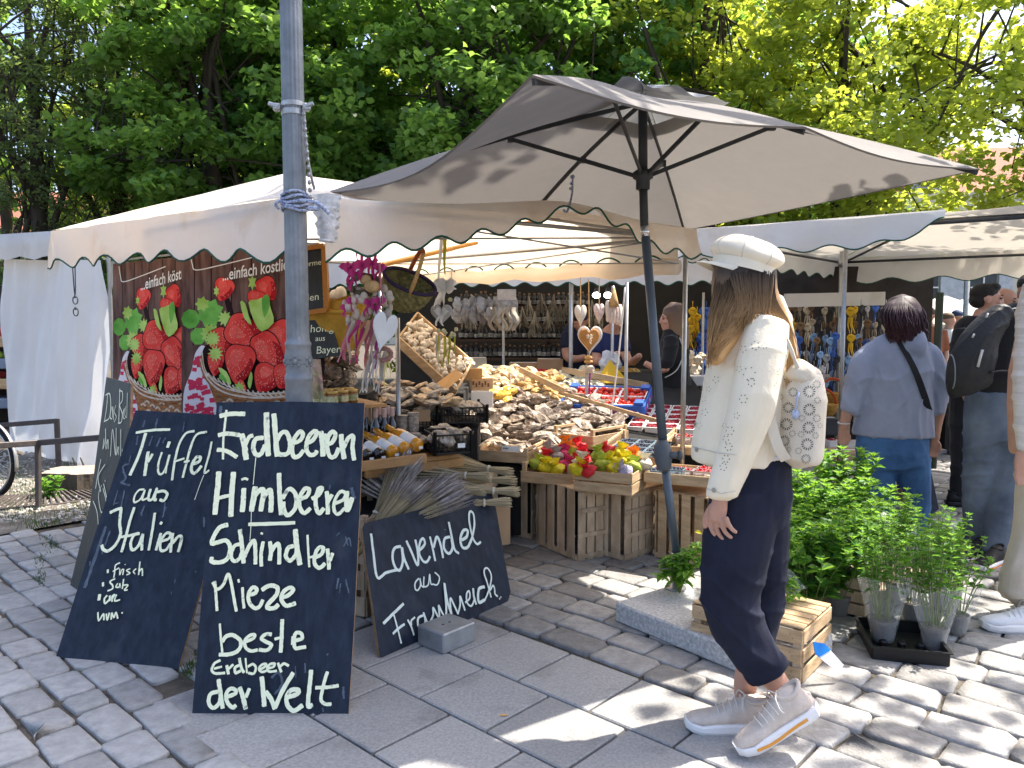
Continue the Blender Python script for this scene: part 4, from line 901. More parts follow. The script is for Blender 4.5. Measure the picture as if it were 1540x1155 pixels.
# blue carton of strawberries
c = at(912, 612, 6.1); f = fr(c, -.32, .28); bx = thing('strawberry_carton', 'blue printed carton of strawberries on the slope above the mushroom bags', 'carton', c); bx.rotation_euler = f.to_euler()
m_bc = M('blue_carton', (.018, .075, .36), .5, .2, 9, col2=(.03, .12, .5))
mb = MB(); w, d, h = .66, .42, .10
for s in (-1, 1): mb.box((0, s*d/2, h/2), (w, .012, h), 0, .002); mb.box((s*w/2, 0, h/2), (.012, d-.014, h), 0, .002)
mb.box((0, 0, .004), (w-.02, d-.02, .008)); 
for s in (-1, 1): mb.box((s*(w/2-.04), -d/2+.045, h+.012), (.07, .08, .025), 0, .003); mb.box((s*(w/2-.04), d/2-.045, h+.012), (.07, .08, .025), 0, .003)
mb.build('box', [m_bc], bx, world=False)
mb = MB(); rg = random.Random(8)
for i in range(13):
    x = -w/2+.05+i*.047; mb.mi = i % 3; mb.blob((x, -d/2-.0075, h*rg.uniform(.3, .7)), (.015, .0015, .02), 8, 5)
for i in range(8): mb.mi = (i+1) % 3; mb.blob((w/2+.0075, -d/2+.05+i*.045, h*.5), (.0015, .012, .018), 8, 5)
mb.build('print', [M('print_white', (.75, .76, .8)), M('print_red', (.6, .03, .08)), M('print_mag', (.5, .05, .25))], bx, world=False)
st = punnet('strawberry_punnet', 'white punnet of strawberries in the blue printed carton', 'punnet', 'straw', 'punnets of strawberries', 5, .2, .17, .06)
place_grid(st, f, 3, 2, .21, .185, .035, f.to_euler())
mb = MB(); mb.beam(at(840, 590, 5.95), at(1000, 636, 5.55), .014, .03, bev=.003); solid('wooden_lath', mb, [m_wood], 'thin wooden lath running along the front of the blue strawberry carton', 'lath')
# -- bottles
m_glassd = M('dark_bottle_glass', (.008, .006, .008), .12, .2, 5, coat=.6, spec=.5); m_label = M('bottle_label', (.66, .65, .63), .6, .1, 30)
m_juice = M('orange_juice_glass', (.62, .26, .015), .15, .15, 6, coat=.6); m_lid = M('pink_cap', (.50, .34, .31), .45, .1)
def bottle(name, label, cat, glass, capm, group, h=.235, r=.030, capcol=None):
    t = thing(name, label, cat, group=group); s = h/.235
    mb = MB(); mb.lathe([(r*.9, 0), (r, .006*s), (r, .125*s), (r*.9, .145*s), (r*.42, .178*s), (r*.40, .215*s), (r*.44, .218*s), (r*.44, .226*s)], 16); mb.build('glass', [glass], t, smooth=True, world=False)
    mb = MB(); mb.lathe([(r+.0006, .03*s), (r+.0006, .105*s)], 16, cap=False); mb.build('paper_label', [m_label], t, smooth=True, world=False)
    mb = MB(); mb.lathe([(r*.46, .188*s), (r*.48, .19*s), (r*.48, h), (r*.4, h+.003)], 12); mb.build('cap', [capm], t, smooth=True, world=False)
    return t
b0 = bottle('syrup_bottle', 'dark syrup bottle standing upright with a white label, left front of the main stall', 'bottle', m_glassd, m_lid, 'dark bottles standing on the plank table')
k = 0
for (x, y, Y) in ((551, 652, 4.22), (565, 656, 4.18), (578, 654, 4.2), (590, 650, 4.25), (556, 645, 4.32), (570, 645, 4.3), (583, 643, 4.34)):
    o = b0 if k == 0 else dup(b0); p = at(x, y, Y); p.z = .731; o.location = p; o.rotation_euler = (0, 0, k); k += 1
bo = bottle('juice_bottle', 'orange sea-buckthorn bottle lying in the slanted row with a white label', 'bottle', m_juice, m_juice, 'bottles lying in the slanted row', .27, .036)
bd = bottle('wine_bottle', 'dark bottle lying in the slanted row with a white label', 'bottle', m_glassd, m_glassd, 'bottles lying in the slanted row', .27, .036)
dirb = Vector((-.72, .62, .30)).normalized(); q = dirb.to_track_quat('Z', 'Y')
for i, (x, y) in enumerate(((556, 694), (574, 692), (594, 688), (612, 683), (630, 677))):
    o = (bd if i == 0 else dup(bd)) if i < 2 else (bo if i == 2 else dup(bo)); o.rotation_mode = 'XYZ'
    o.location = at(x, y-6, 3.90+.03*i); o.rotation_euler = q.to_euler()
    mb = MB(); mb.box(at(x+3, y-4, 3.885+.03*i), (.022, .001, .014), .6); solid('price_sticker', mb, [m_paper], 'white price sticker on the base of a lying bottle', 'sticker', 'stickers on the lying bottles')
mb = MB(); mb.beam(at(540, 702, 3.82), at(641, 689, 3.93), .03, .05, bev=.004); solid('wooden_edge', mb, [m_plank], 'orange-brown wooden edge strip holding back the lying bottles', 'strip')
# -- jars behind the lamp post
def jar(name, label, body, lidm, group, r=.03, h=.07):
    t = thing(name, label, 'jar', group=group); mb = MB(); mb.lathe([(r*.9, 0), (r, .005), (r, h*.75), (r*.85, h*.85)], 14); mb.build('glass', [body], t, smooth=True, world=False)
    mb = MB(); mb.lathe([(r*.95, h*.83), (r*.97, h*.85), (r*.97, h), (r*.9, h+.002)], 14); mb.build('lid', [lidm], t, smooth=True, world=False)
    mb = MB(); mb.lathe([(r+.0006, h*.2), (r+.0006, h*.65)], 14, cap=False); mb.build('paper_label', [M('green_label', (.30, .38, .12), .6, .5, 50, col2=(.7, .66, .4))], t, smooth=True, world=False); return t
j0 = jar('honey_jar', 'honey jar with a golden lid on the shelf right of the lamp post', M('honey', (.22, .09, .01), .15, .2, coat=.5), M('gold_lid', (.45, .28, .08), .4, .1, metal=.5), 'honey jars beside the lamp post')
js = thing('jar_shelf', 'small wooden shelf carrying honey jars right of the lamp post', 'shelf', at(505, 606, 4.05)); p = js.location; zs = p.z
mb = MB(); mb.box((p.x, p.y+.1, zs-.015), (.36, .42, .02), .6, .003); mb.build('board', [m_plank], js)
mb = MB()
for a in (-.14, .14): mb.box((p.x+a, p.y+.1+a*.6, zs/2-.01), (.03, .03, zs-.03)); 
mb.build('legs', [m_woodw], js)
for i, (x, y, Y) in enumerate(((472, 600, 3.98), (486, 603, 4.0), (500, 604, 4.0), (516, 600, 4.06), (530, 596, 4.12), (478, 592, 4.14), (494, 592, 4.16), (510, 590, 4.2), (525, 587, 4.24))):
    o = j0 if i == 0 else dup(j0); a = at(x, y, Y); o.location = (a.x, a.y, zs-.005); o.rotation_euler = (0, 0, i*1.3)
mb = MB(); 
p = at(470, 585, 3.7); mb.grid([[at(462+20*i/3+ (6*j/5), 540+60*j/5, 3.62+.02*math.sin(i*2+j)) for j in range(6)] for i in range(4)])
solid('green_wrapper', mb, [M('green_pink_wrap', (.25, .50, .08), .4, .3, 6, bump=.4, col2=(.62, .2, .35))], 'bright green and pink wrapper showing right beside the lamp post', 'wrapper')
# grey packets above the jars
pk = [tag(link('herb_packet', crumple(.07, .05, .025, 60+s, sharp=.3).mesh('herb_packet'), None, [m_bag]), 'small grey packet of dried herbs in the heap above the honey jars', 'packet', 'herb packets heaped right of the lamp post') for s in range(3)]
scatter(pk, [at(rnd.uniform(470, 535), rnd.uniform(535, 585), rnd.uniform(4.5, 4.8)) for _ in range(22)], None, (.8, 1.2), .6, 9)
hs = thing('herb_shelf', 'dark shelf under the herb packets right of the lamp post', 'shelf', (at(500, 590, 4.7).x, 4.7, 0)); z0 = at(500, 592, 4.7).z
mb = MB(); mb.box((hs.location.x, 4.72, z0), (.5, .5, .03)); mb.build('board', [m_cloth], hs); mb = MB(); mb.box((hs.location.x, 4.8, z0/2), (.4, .3, z0-.04)); mb.build('base', [m_cloth], hs)
# -- black lattice crates with packets
def lattice_crate(label, c, w, d, h, rot):
    t = thing('plastic_crate', label, 'crate', c, rot, group='black lattice crates')
    for nm, (ax, L, off) in {'front_lattice': (0, w, -d/2), 'rear_lattice': (0, w, d/2), 'left_lattice': (1, d, -w/2), 'right_lattice': (1, d, w/2)}.items():
        mb = MB(); n = int(L/.022)
        P = (lambda u, z: (u, off, z)) if ax == 0 else (lambda u, z: (off, u, z))
        for k in range(n+1): u = -L/2+L*k/n; mb.beam(P(u, .01), P(u, h), .004, .005, up=(1, 1, 0))
        for z in (.008, h*.33, h*.66, h): mb.beam(P(-L/2, z), P(L/2, z), .006, .010 if z in (.008, h) else .004)
        for u in (-L/2, L/2): mb.beam(P(u, 0), P(u, h+.02), .014, .014, up=(1, 1, 0))
        mb.build(nm, [m_black], t, world=False)
    mb = MB(); mb.box((0, 0, .004), (w, d, .006)); mb.build('floor', [m_black], t, world=False); return t
lc = at(672, 684, 4.22); lc.z = .73; lattice_crate('black lattice crate with a white tag at the right end of the plank table', lc, .2, .26, .105, .35)
lc2 = at(645, 676, 4.3); lc2.z = .73; lattice_crate('black lattice crate behind the orange bottles', lc2+Vector((-.06, .1, 0)), .2, .26, .09, .35)
lc3 = at(622, 640, 5.0); lattice_crate('black lattice crate of packets behind the steel pole, upper row', lc3, .32, .36, .09, .2)
lc4 = at(690, 632, 5.05); lattice_crate('black lattice crate of packets right of the upper row, beside the mushroom pile', lc4, .32, .36, .10, .2)
mb = MB(); mb.box(at(694, 670, 4.06), (.04, .002, .024), .35); solid('crate_tag', mb, [m_paper], 'white tag on the black crate at the end of the plank table', 'tag')
mb = MB(); mb.box(at(634, 625, 4.8), (.11, .004, .075), .25); solid('cardboard_sign', mb, [m_card], 'brown cardboard sign clipped to the upper black crate', 'sign')
wp = [tag(link('paper_packet', crumple(.045, .03, .022, 80+s, sharp=.2).mesh('paper_packet'), None, [m_bagw]), 'pale packet lying in the black lattice crates', 'packet', 'pale packets in the black crates') for s in range(3)]
scatter(wp, [c + Vector((rnd.uniform(-.1, .1), rnd.uniform(-.12, .12), rnd.uniform(.05, .1))) for c in (lc, lc2) for _ in range(9)] + [c + Vector((rnd.uniform(-.14, .14), rnd.uniform(-.15, .15), rnd.uniform(.06, .12))) for c in (lc3, lc4) for _ in range(13)], None, (.9, 1.5), .5, 10)
mb = MB()
for k in range(2): mb.lathe([(.028, 0), (.03, .005), (.03, .075), (.026, .08), (.026, .09), (.031, .09), (.031, .105)], 14, at(606+16*k, 652-4*k, 4.3))
solid('glass_jar', mb, [m_bagw], 'pair of pale glass jars at the foot of the steel pole', 'jar')
ub = thing('crate_stack', 'stack of dark boxes carrying the upper black crates and the garlic box', 'boxes', (-.62, 5.4, 0)); z1 = lc3.z
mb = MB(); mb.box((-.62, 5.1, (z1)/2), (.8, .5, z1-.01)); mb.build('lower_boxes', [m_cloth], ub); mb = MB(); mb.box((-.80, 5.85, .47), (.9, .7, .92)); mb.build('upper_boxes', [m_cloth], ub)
# -- garlic in a tilted wooden box
m_garlic = M('garlic_skin', (.62, .52, .40), .6, .2, 20, col2=(.78, .71, .6), rand=.12)
def bulb(): 
    mb = MB(); mb.lathe([(.004, 0), (.018, .003), (.024, .014), (.02, .027), (.008, .037), (.004, .05)], 9); return mb
gb = tag(link('garlic_bulb', bulb().mesh('garlic_bulb'), None, [m_garlic], True), 'white garlic bulb in the tilted wooden box behind the steel pole', 'garlic bulb', 'garlic bulbs in the tilted box')
ga, gbp, gc = at(598, 512, 5.75), at(684, 592, 5.45), at(708, 548, 5.85); gd = ga+gc-gbp
u = (gbp-ga); v = (gd-ga); nn = u.cross(v).normalized(); nn = nn if nn.z > 0 else -nn
gx = thing('garlic_box', 'tilted wooden box heaped with garlic bulbs behind the steel pole', 'box', ga.lerp(gc, .5)-nn*.06)
mb = MB()
for a, b in ((ga, gbp), (gbp, gc), (gc, gd), (gd, ga)): mb.beam(a, b, .014, .075, up=nn, bev=.002)
mb.build('sides', [m_wood], gx); mb = MB(); mb.slab([ga-nn*.035, gbp-nn*.035, gc-nn*.035, gd-nn*.035], nn, .01); mb.build('floor', [m_wood], gx)
mb = MB(); mb.beam(ga+v*.5, gbp+v*.5, .012, .03, up=nn); mb.build('divider', [m_wood], gx)
rg = random.Random(31); sp = [ga+u*rg.uniform(.03, .97)+v*rg.uniform(.05, .95)+nn*rg.uniform(-.02, .03) for _ in range(150)]
scatter([gb], sp, None, (.85, 1.25), 1.4, 12)
br = [tag(link('bread_bag', crumple(.09, .07, .05, 90+s, sharp=.25).mesh('bread_bag'), None, [M('pale_bag', (.55, .44, .32), .35, .3, 20, bump=.4, bscale=40, col2=(.75, .66, .55), coat=.3)]), 'pale tied bag lying above the garlic box', 'bag', 'pale bags above the garlic box') for s in range(2)]
scatter(br, [at(x, y, 6.1) for x, y in ((620, 505), (640, 512), (630, 520), (612, 515), (650, 525), (700, 545), (690, 540))], None, (.7, 1.1), .4, 13)
# -- heaps behind: packets, yellow nets, nuts
def heap(name, label, group, mats, poly, Y, dY, n, r, seed, cat, sharp=.25, min_d=.06):
    rg = random.Random(seed); pr_ = [tag(link(name, crumple(*[q*rg.uniform(.85, 1.15) for q in r], seed*10+s, 11, 8, sharp).mesh(name), None, [mats[s % len(mats)]]), label, cat, group) for s in range(3)]
    xs = [p[0] for p in poly]; ys = [p[1] for p in poly]; sp = []; tr = 0
    while len(sp) < n and tr < 4000:
        tr += 1; x, y = rg.uniform(min(xs), max(xs)), rg.uniform(min(ys), max(ys))
        if not inpoly(x, y, poly): continue
        p = at(x, y, Y+dY*(max(ys)-y)/(max(ys)-min(ys)))
        if all((p-q).length > min_d for q in sp): sp.append(p)
    scatter(pr_, sp, None, (.8, 1.2), .5, seed)
heap('flat_packet', 'flat pale packet in the low row before the garlic box', 'flat packets before the garlic box', [m_bagw, M('tan_packet', (.42, .27, .14), .4, .3, 20, col2=(.62, .45, .28), coat=.3)], [(545, 600), (560, 578), (640, 575), (700, 605), (640, 610)], 4.75, .5, 26, (.065, .045, .02), 101, 'packet')
heap('cheese_packet', 'pale yellow packet in the heap behind the mushroom bags', 'pale yellow packets on the upper slope', [M('pale_yellow', (.46, .32, .16), .4, .2, 14, col2=(.62, .47, .28), coat=.3), M('pale_tan', (.38, .25, .13), .45, .25, 14, col2=(.54, .40, .24))], [(700, 575), (720, 548), (790, 552), (835, 572), (800, 592), (740, 590)], 6.2, .6, 40, (.06, .05, .035), 102, 'packet')
heap('nut_bag', 'orange-brown bag of nuts left of the blue carton', 'orange-brown bags of nuts', [M('nut_orange', (.32, .18, .06), .45, .4, 50, bump=.5, bscale=60, col2=(.48, .30, .11), coat=.3), M('nut_yellow', (.44, .28, .07), .4, .3, 50, bump=.5, bscale=60, coat=.3)], [(770, 585), (800, 570), (845, 560), (855, 590), (830, 600)], 6.0, .5, 22, (.06, .05, .035), 103, 'bag')
heap('pistachio_bag', 'pale green-cream bag of nuts in the row before the stall keepers', 'cream bags of nuts before the stall keepers', [M('nut_cream', (.50, .46, .30), .45, .4, 60, bump=.5, bscale=60, col2=(.68, .64, .5), coat=.3)], [(835, 570), (850, 555), (885, 552), (910, 570), (905, 582), (860, 585)], 6.6, .4, 22, (.06, .05, .03), 104, 'bag')
heap('crisp_bag', 'golden bag on the far counter behind the white shopping bag', 'golden bags on the far counter', [M('gold_bag', (.48, .29, .06), .4, .3, 30, bump=.5, bscale=50, coat=.3)], [(895, 560), (960, 558), (975, 572), (900, 575)], 7.0, .3, 16, (.06, .05, .035), 105, 'bag')
mb = MB(); mb.beam(at(782, 556, 6.5), at(848, 588, 5.9), .014, .05, bev=.003); mb.beam(at(845, 556, 6.8), at(975, 580, 6.5), .014, .05); solid('wooden_divider', mb, [m_wood], 'wooden dividers between the nut bags on the upper slope', 'divider')
mb = MB(); n_ = Vector((.2, -.9, .4)).normalized(); p = [at(642, 588, 5.35), at(684, 556, 5.55), at(696, 566, 5.55), at(656, 600, 5.3)]; mb.slab(p, (p[1]-p[0]).cross(p[2]-p[0]).normalized(), .012); solid('cardboard_flap', mb, [M('cardboard_orange', (.48, .27, .11), .8, .1)], 'orange-brown cardboard flap sticking up before the garlic box', 'cardboard')
mb = MB(); mb.box(at(700, 562, 5.9), (.26, .02, .085), -.1); solid('cardboard_strip', mb, [M('cardboard_orange', (.48, .27, .11), .8, .1)], 'long strip of brown cardboard lying below the green ribbons', 'cardboard')
mb = MB(); mb.box(at(724, 578, 6.0), (.17, .12, .11), .2, .004); mb.mi = 1; rg = random.Random(2)
for i in range(6): mb.box(at(712+4.5*i, 576+3*(i % 2), 5.925), (.014, .004, .03), .2)
solid('printed_box', mb, [m_wood, M('brown_ink', (.16, .07, .04))], 'small wooden box with a brown stamp among the pale packets', 'box')
mb = MB(); mb.box(at(725, 600, 5.55), (.16, .006, .115), -.15); solid('blank_sign', mb, [m_paper], 'blank white card sign standing among the packets', 'sign')
mb = MB(); p = at(768, 575, 5.8); mb.tube([p-Vector((0, 0, .12)), p+Vector((0, 0, .06))], .004, 6); solid('sign_stick', mb, [m_paper], 'thin white stick standing beside the blank card', 'stick')
heap('orange_packet', 'bright orange and yellow striped packet beside the blank card', 'orange packets beside the blank card', [M('orange_stripe', (.75, .30, .03), .4, .4, 25, col2=(.8, .55, .1))], [(742, 600), (745, 588), (768, 585), (768, 600)], 5.7, .1, 5, (.055, .03, .025), 106, 'packet', min_d=.04)
# yellow card and shopping bag
mb = MB(); p = [at(899, 568, 6.7), at(917, 541, 6.75), at(940, 568, 6.72), at(930, 577, 6.68), at(908, 576, 6.65)]; mb.slab(p, Vector((0, -1, .1)).normalized(), .003); solid('yellow_card', mb, [M('yellow_card', (.55, .36, .02), .6, .1)], 'tilted mustard-yellow card before the stall keepers', 'card')
mb = crumple(.10, .07, .12, 210, 14, 10, .3); mb.v = [tuple(Vector(v)*1.0+at(917, 548, 6.95)) for v in mb.v]
solid('shopping_bag', mb, [M('bag_plastic', (.68, .70, .74), .4, .1, 6, bump=.4, bscale=20, trans=.3)], 'white plastic shopping bag held over the counter by the stall keepers', 'bag')
# -- lavender
m_stem = M('lavender_stem', (.50, .42, .27), .85, .25, 6, island=.35); m_lav = M('lavender_head', (.27, .225, .21), .9, .3, 30, island=.35, col2=(.40, .35, .31))
def lav_bundle(label, seed, L=.36, flare=.09, heads=True):
    rg = random.Random(seed); t = thing('lavender_bundle', label, 'lavender bundle', group='tied bundles of lavender'); s = MB(); h = MB()
    for i in range(110):
        a, q = rg.uniform(0, 6.28), rg.random()**.5; l = L*rg.uniform(.82, 1.05); x, y = math.cos(a)*q, math.sin(a)*q
        p0 = Vector((x*.032, y*.03, -.10-rg.uniform(0, .05))); p1 = Vector((x*.016, y*.014, 0)); p2 = Vector((x*flare, y*flare*.6, l*.72)); p3 = p2+Vector((x*.03+rg.uniform(-.012, .012), y*.02, l*.3))
        s.tube([p0, p1, p2], .0014, 3, cap=False); h.tube([p2-(p3-p2)*.1, p2.lerp(p3, .3), p2.lerp(p3, .7), p3], [.0015, .0042, .0036, .001], 4)
    s.build('stems', [m_stem], t, world=False)['kind'] = 'stuff'; h.build('flower_heads', [m_lav], t, world=False)['kind'] = 'stuff'
    mb = MB(); mb.lathe([(.02, -.006), (.022, 0), (.02, .006)], 12); mb.build('tie', [M('raffia', (.66, .60, .48), .8, .1)], t, world=False); return t
l0 = lav_bundle('bundle of dried lavender with grey-purple heads in the box behind the low chalkboard', 1); l1 = lav_bundle('bundle of dried lavender with grey-purple heads in the box behind the low chalkboard', 2, .4, .11)
# tie pixel, Y, direction the heads point
LV = [((566, 772), 3.80, (.30, .35, .50)), ((588, 792), 3.72, (.8, .15, .40)), ((606, 778), 3.80, (.55, .5, .30)), ((700, 715), 4.15, (-1, .15, .03)), ((742, 738), 4.1, (-1, .0, .05)), ((738, 722), 4.22, (-1, .25, -.03)),
      ((690, 738), 4.0, (-1, .1, -.02)), ((735, 705), 4.35, (-1, .35, .10)), ((560, 800), 3.64, (.35, .4, .40)), ((640, 778), 3.85, (-.6, .4, .35)), ((650, 722), 4.2, (-.8, .5, .05)), ((728, 756), 4.02, (-1, -.1, .0))]
for i, ((x, y), Y, d) in enumerate(LV):
    o = (l0, l1)[i] if i < 2 else dup((l0, l1)[i % 2]); o.location = at(x, y, Y); o.rotation_euler = Vector(d).to_track_quat('Z', 'Y').to_euler()
a, b = gnd(556, 930), gnd(752, 820); e = (b-a).normalized(); v = Vector((-e.y, e.x, 0)); L = (b-a).length; c = (a+b)/2+v*.23
lb = thing('lavender_crate', 'slatted wooden crate full of lavender behind the low chalkboard', 'crate', (c.x, c.y, 0), math.atan2(e.y, e.x))
mb = MB()
for k in range(4):
    z = .05+.13*k
    for s in (-1, 1): mb.box((0, s*.21, z), (L, .01, .095), 0, .002); mb.box((s*L/2, 0, z), (.01, .41, .095), 0, .002)
mb.build('slats', [m_woodw], lb, world=False); mb = MB(); mb.box((0, 0, .44), (L-.03, .4, .02)); mb.build('inner_floor', [m_cloth], lb, world=False)
for s in (-1, 1):
    for q in (-1, 1): mb = MB(); mb.box((s*(L/2-.02), q*.19, .25), (.03, .03, .5)); mb.build('corner_post', [m_woodw], lb, world=False)
mb = MB(); mb.box(at(755, 785, 4.22), (.10, .008, .26), .5); solid('cardboard_sheet', mb, [m_card], 'brown cardboard sheet standing right of the low chalkboard', 'cardboard')
mb = MB(); mb.box(at(650, 745, 3.98), (.11, .008, .11), .3); solid('cardboard_sheet', mb, [m_card], 'brown cardboard piece stuck among the lavender bundles', 'cardboard')
# ------------------------------------------------------------------ hanging ornaments, baskets, small boards
m_pinkr = M('pink_ribbon', (.52, .04, .22), .55, .2, 6, trans=.3); m_rose = M('rose_ribbon', (.58, .22, .30), .6, .2, 6, trans=.35); m_creamr = M('cream_ribbon', (.66, .58, .48), .65, .12, 6, trans=.35)
m_greenr = M('olive_ribbon', (.36, .36, .03), .55, .15, 6, trans=.35); m_whiter = M('white_ribbon', (.70, .69, .68), .55, .08, 6, trans=.3); m_greyr = M('grey_ribbon', (.42, .40, .40), .6, .1, 6, trans=.3); m_peach = M('peach_ribbon', (.66, .42, .24), .6, .12, 6, trans=.35); m_plum = M('plum_ribbon', (.30, .03, .25), .6, .2, 6, trans=.3)
m_white = M('white_wood', (.68, .67, .65), .6, .08, 12); m_straw = M('straw', (.42, .27, .12), .85, .3, 30); m_moss = M('moss_twig', (.10, .085, .05), .9, .4, 30)
def ribbon(mb, a, b, w, seed, wav=.02, tw=1.0, n=10, face=(1, 0, 0)):
    rg = random.Random(seed); a, b = Vector(a), Vector(b); ph = rg.uniform(0, 6.28); f = Vector(face); rows = []
    for i in range(n+1):
        t = i/n; p = a.lerp(b, t)+Vector((wav*math.sin(t*5+ph)*t, wav*math.cos(t*4+ph)*t, 0)); s = (f*math.cos(tw*t+ph*.2)+Vector((0, 1, 0))*math.sin(tw*t+ph*.2))*(w/2); rows.append([p-s, p+s])
    mb.grid(rows)
def heart_pts(w, h, n=28):
    P = []
    for i in range(n):
        t = 2*math.pi*i/n; x = 16*math.sin(t)**3; y = 13*math.cos(t)-5*math.cos(2*t)-2*math.cos(3*t)-math.cos(4*t); P.append((x/17*w/2, (y+2.5)/14.5*h/2))
    return P
def heart(mb, c, w, h, th, rot=0.0, lean=0.0, puff=0.0):
    T = Matrix.Translation(c) @ Matrix.Rotation(rot, 4, 'Z') @ Matrix.Rotation(lean, 4, 'Y'); P = heart_pts(w, h); k = len(P)
    R0 = [(x*.9, -th/2, y*.9) for x, y in P]; R1 = [(x, -th*.25, y) for x, y in P]; R2 = [(x, th*.25, y) for x, y in P]; R3 = [(x*.9, th/2, y*.9) for x, y in P]
    vs = [(0, -th/2-puff, 0)]+R0+R1+R2+R3+[(0, th/2+puff, 0)]; fs = []
    for i in range(k):
        j = (i+1) % k; fs.append([0, 1+i, 1+j])
        for r in range(3): fs.append([1+r*k+i, 1+(r+1)*k+i, 1+(r+1)*k+j, 1+r*k+j])
        fs.append([1+4*k, 1+3*k+j, 1+3*k+i])
    mb.add(vs, fs, T)
def bow(mb, c, s, seed=0):
    rg = random.Random(seed); c = Vector(c)
    for k in range(4):
        a = rg.uniform(-.5, .5)+(0 if k % 2 else 3.14); d = Vector((math.cos(a), -.4, math.sin(a)*.7)); mb.grid([[c+d*s*.5*t+Vector((0, 0, (q-.5)*.5*s*math.sin(math.pi*min(t+.15, 1))))+Vector((0, -.15*s*math.sin(3.1*t), 0)) for q in (0, .33, .66, 1)] for t in np.linspace(0, 1, 6)])
    for k in range(2): ribbon(mb, c, c+Vector((rg.uniform(-.4, .4)*s, -.02, -s*.9)), s*.22, seed+k, .01)
# pink garland
Yp = 3.75; K = Yp/FPX
pg = thing('ribbon_garland', 'bunch of bright pink, rose and cream ribbon garlands hanging under the awning corner', 'garland', at(552, 375, Yp))
mb = MB()
for i, x in enumerate((533, 541, 549, 556, 563)): ribbon(mb, at(x+rnd.uniform(-3, 3), 368, Yp+.03*i), at(538+6*i, 425, Yp), .016, i, .008)
mb.build('hanging_ribbons', [m_pinkr], pg, smooth=True)
mb = MB()
for i, (x, y, s) in enumerate(((528, 402, .13), (545, 398, .12), (560, 395, .12), (572, 402, .11), (536, 412, .13), (520, 400, .10), (530, 452, .10), (520, 462, .08), (556, 455, .11), (572, 452, .10), (565, 462, .08))): bow(mb, at(x, y, Yp-.03), s*.68, i)
mb.build('bows', [m_pinkr], pg, smooth=True)
mb = MB(); rg = random.Random(3)
for i in range(60):
    a = rg.uniform(0, 6.28); c = at(548+22*math.cos(a), 428+13*math.sin(a), Yp+rg.uniform(-.03, .03)); mb.blob(c, (rg.uniform(.008, .02),)*3, 6, 4, jit=.3, rg=rg)
mb.build('twig_wreath', [m_moss], pg)
mb = MB()
for i in range(44):
    c = at(rg.uniform(518, 588), rg.uniform(432, 490), Yp+rg.uniform(-.05, .04)); mb.blob(c, (rg.uniform(.012, .022), .014, rg.uniform(.014, .026)), 7, 5, jit=.15, rg=rg)
mb.build('cream_rosettes', [m_creamr], pg, smooth=True)
mb = MB(); mb.blob(at(560, 431, Yp-.05), (.04, .025, .03), 10, 7); mb.blob(at(550, 421, Yp-.04), (.03, .02, .025), 9, 6); mb.build('straw_nest', [m_straw], pg, smooth=True)
mats = [m_rose, m_creamr, m_pinkr, m_peach, m_rose, m_creamr, m_plum]
for i, m in enumerate(mats):
    mb = MB()
    for k in range(4):
        x = 520+8.5*i+rg.uniform(-4, 4); ribbon(mb, at(x+6, 480+rg.uniform(-6, 6), Yp+rg.uniform(-.04, .04)), at(x-4+rg.uniform(-6, 4), 540+rg.uniform(-25, 20), Yp+rg.uniform(-.05, .05)), .018, i*9+k, .015)
    mb.build('ribbon_tails', [m], pg, smooth=True)
wh = thing('wooden_heart', 'large white wooden heart hanging at the right of the pink garland', 'heart', at(577, 500, 3.66)); mb = MB(); heart(mb, at(577, 500, 3.66), .13, .19, .018, .5, .25); mb.build('heart', [m_white], wh, smooth=False)
mb = MB(); ribbon(mb, at(571, 395, 3.7), at(576, 476, 3.67), .014, 5, .004); mb.build('hanging_ribbon', [m_rose], wh)
sg = thing('ribbon_garland', 'cream and grey ribbon garland with a tiny flower wreath hanging below the white heart', 'garland', at(572, 520, 3.75))
mb = MB()
for i in range(16):
    a = 6.28*i/16; mb.blob(at(577+11*math.cos(a), 533+9*math.sin(a), 3.74), .013, 6, 4, jit=.25, rg=rg)
mb.build('flower_wreath', [M('dry_flowers', (.36, .26, .2), .9, .5, 40, col2=(.5, .2, .18))], sg)
for i, m in enumerate((m_creamr, m_greyr, m_whiter, m_creamr, m_greyr, M('lemon_ribbon', (.66, .6, .25), .6, .1, trans=.3))):
    mb = MB()
    for k in range(3): x = 548+6.5*i+rg.uniform(-3, 3); ribbon(mb, at(x+4, 528, 3.76+rg.uniform(-.03, .03)), at(x-2+rg.uniform(-5, 6), 580+rg.uniform(-14, 12), 3.76+rg.uniform(-.05, .04)), .013, i*7+k, .012)
    mb.build('ribbon_tails', [m], sg, smooth=True)
# basket
m_wick = M('woven_olive', (.17, .15, .05), .85, .4, 40, bump=.9, bscale=70, col2=(.30, .26, .10)); m_wickp = M('woven_purple', (.035, .02, .05), .8, .3, 40, bump=.6, bscale=70)
bc = at(610, 438, 3.95); bk = thing('woven_basket', 'oval olive-green woven basket with an orange and tan handle hanging right of the pink garland', 'basket', bc)
Tb = Matrix.Translation(bc) @ Matrix.Rotation(.35, 4, 'Z') @ Matrix.Rotation(.30, 4, 'Y') @ Matrix.Rotation(.62, 4, 'X')
mb = MB(); n = 40; rows = []
for i in range(13):
    ph = i/12*1.45; r = math.cos(ph)*.5+.5*math.cos(ph)**.5; z = .06-.17*math.sin(ph)
    rows.append([Tb @ Vector(((.135*r+.004*((i+j) % 2))*math.cos(6.2832*j/n), (.10*r+.004*((i+j) % 2))*math.sin(6.2832*j/n), z)) for j in range(n+1)])
mb.grid(rows); mb.build('bowl', [m_wick], bk)
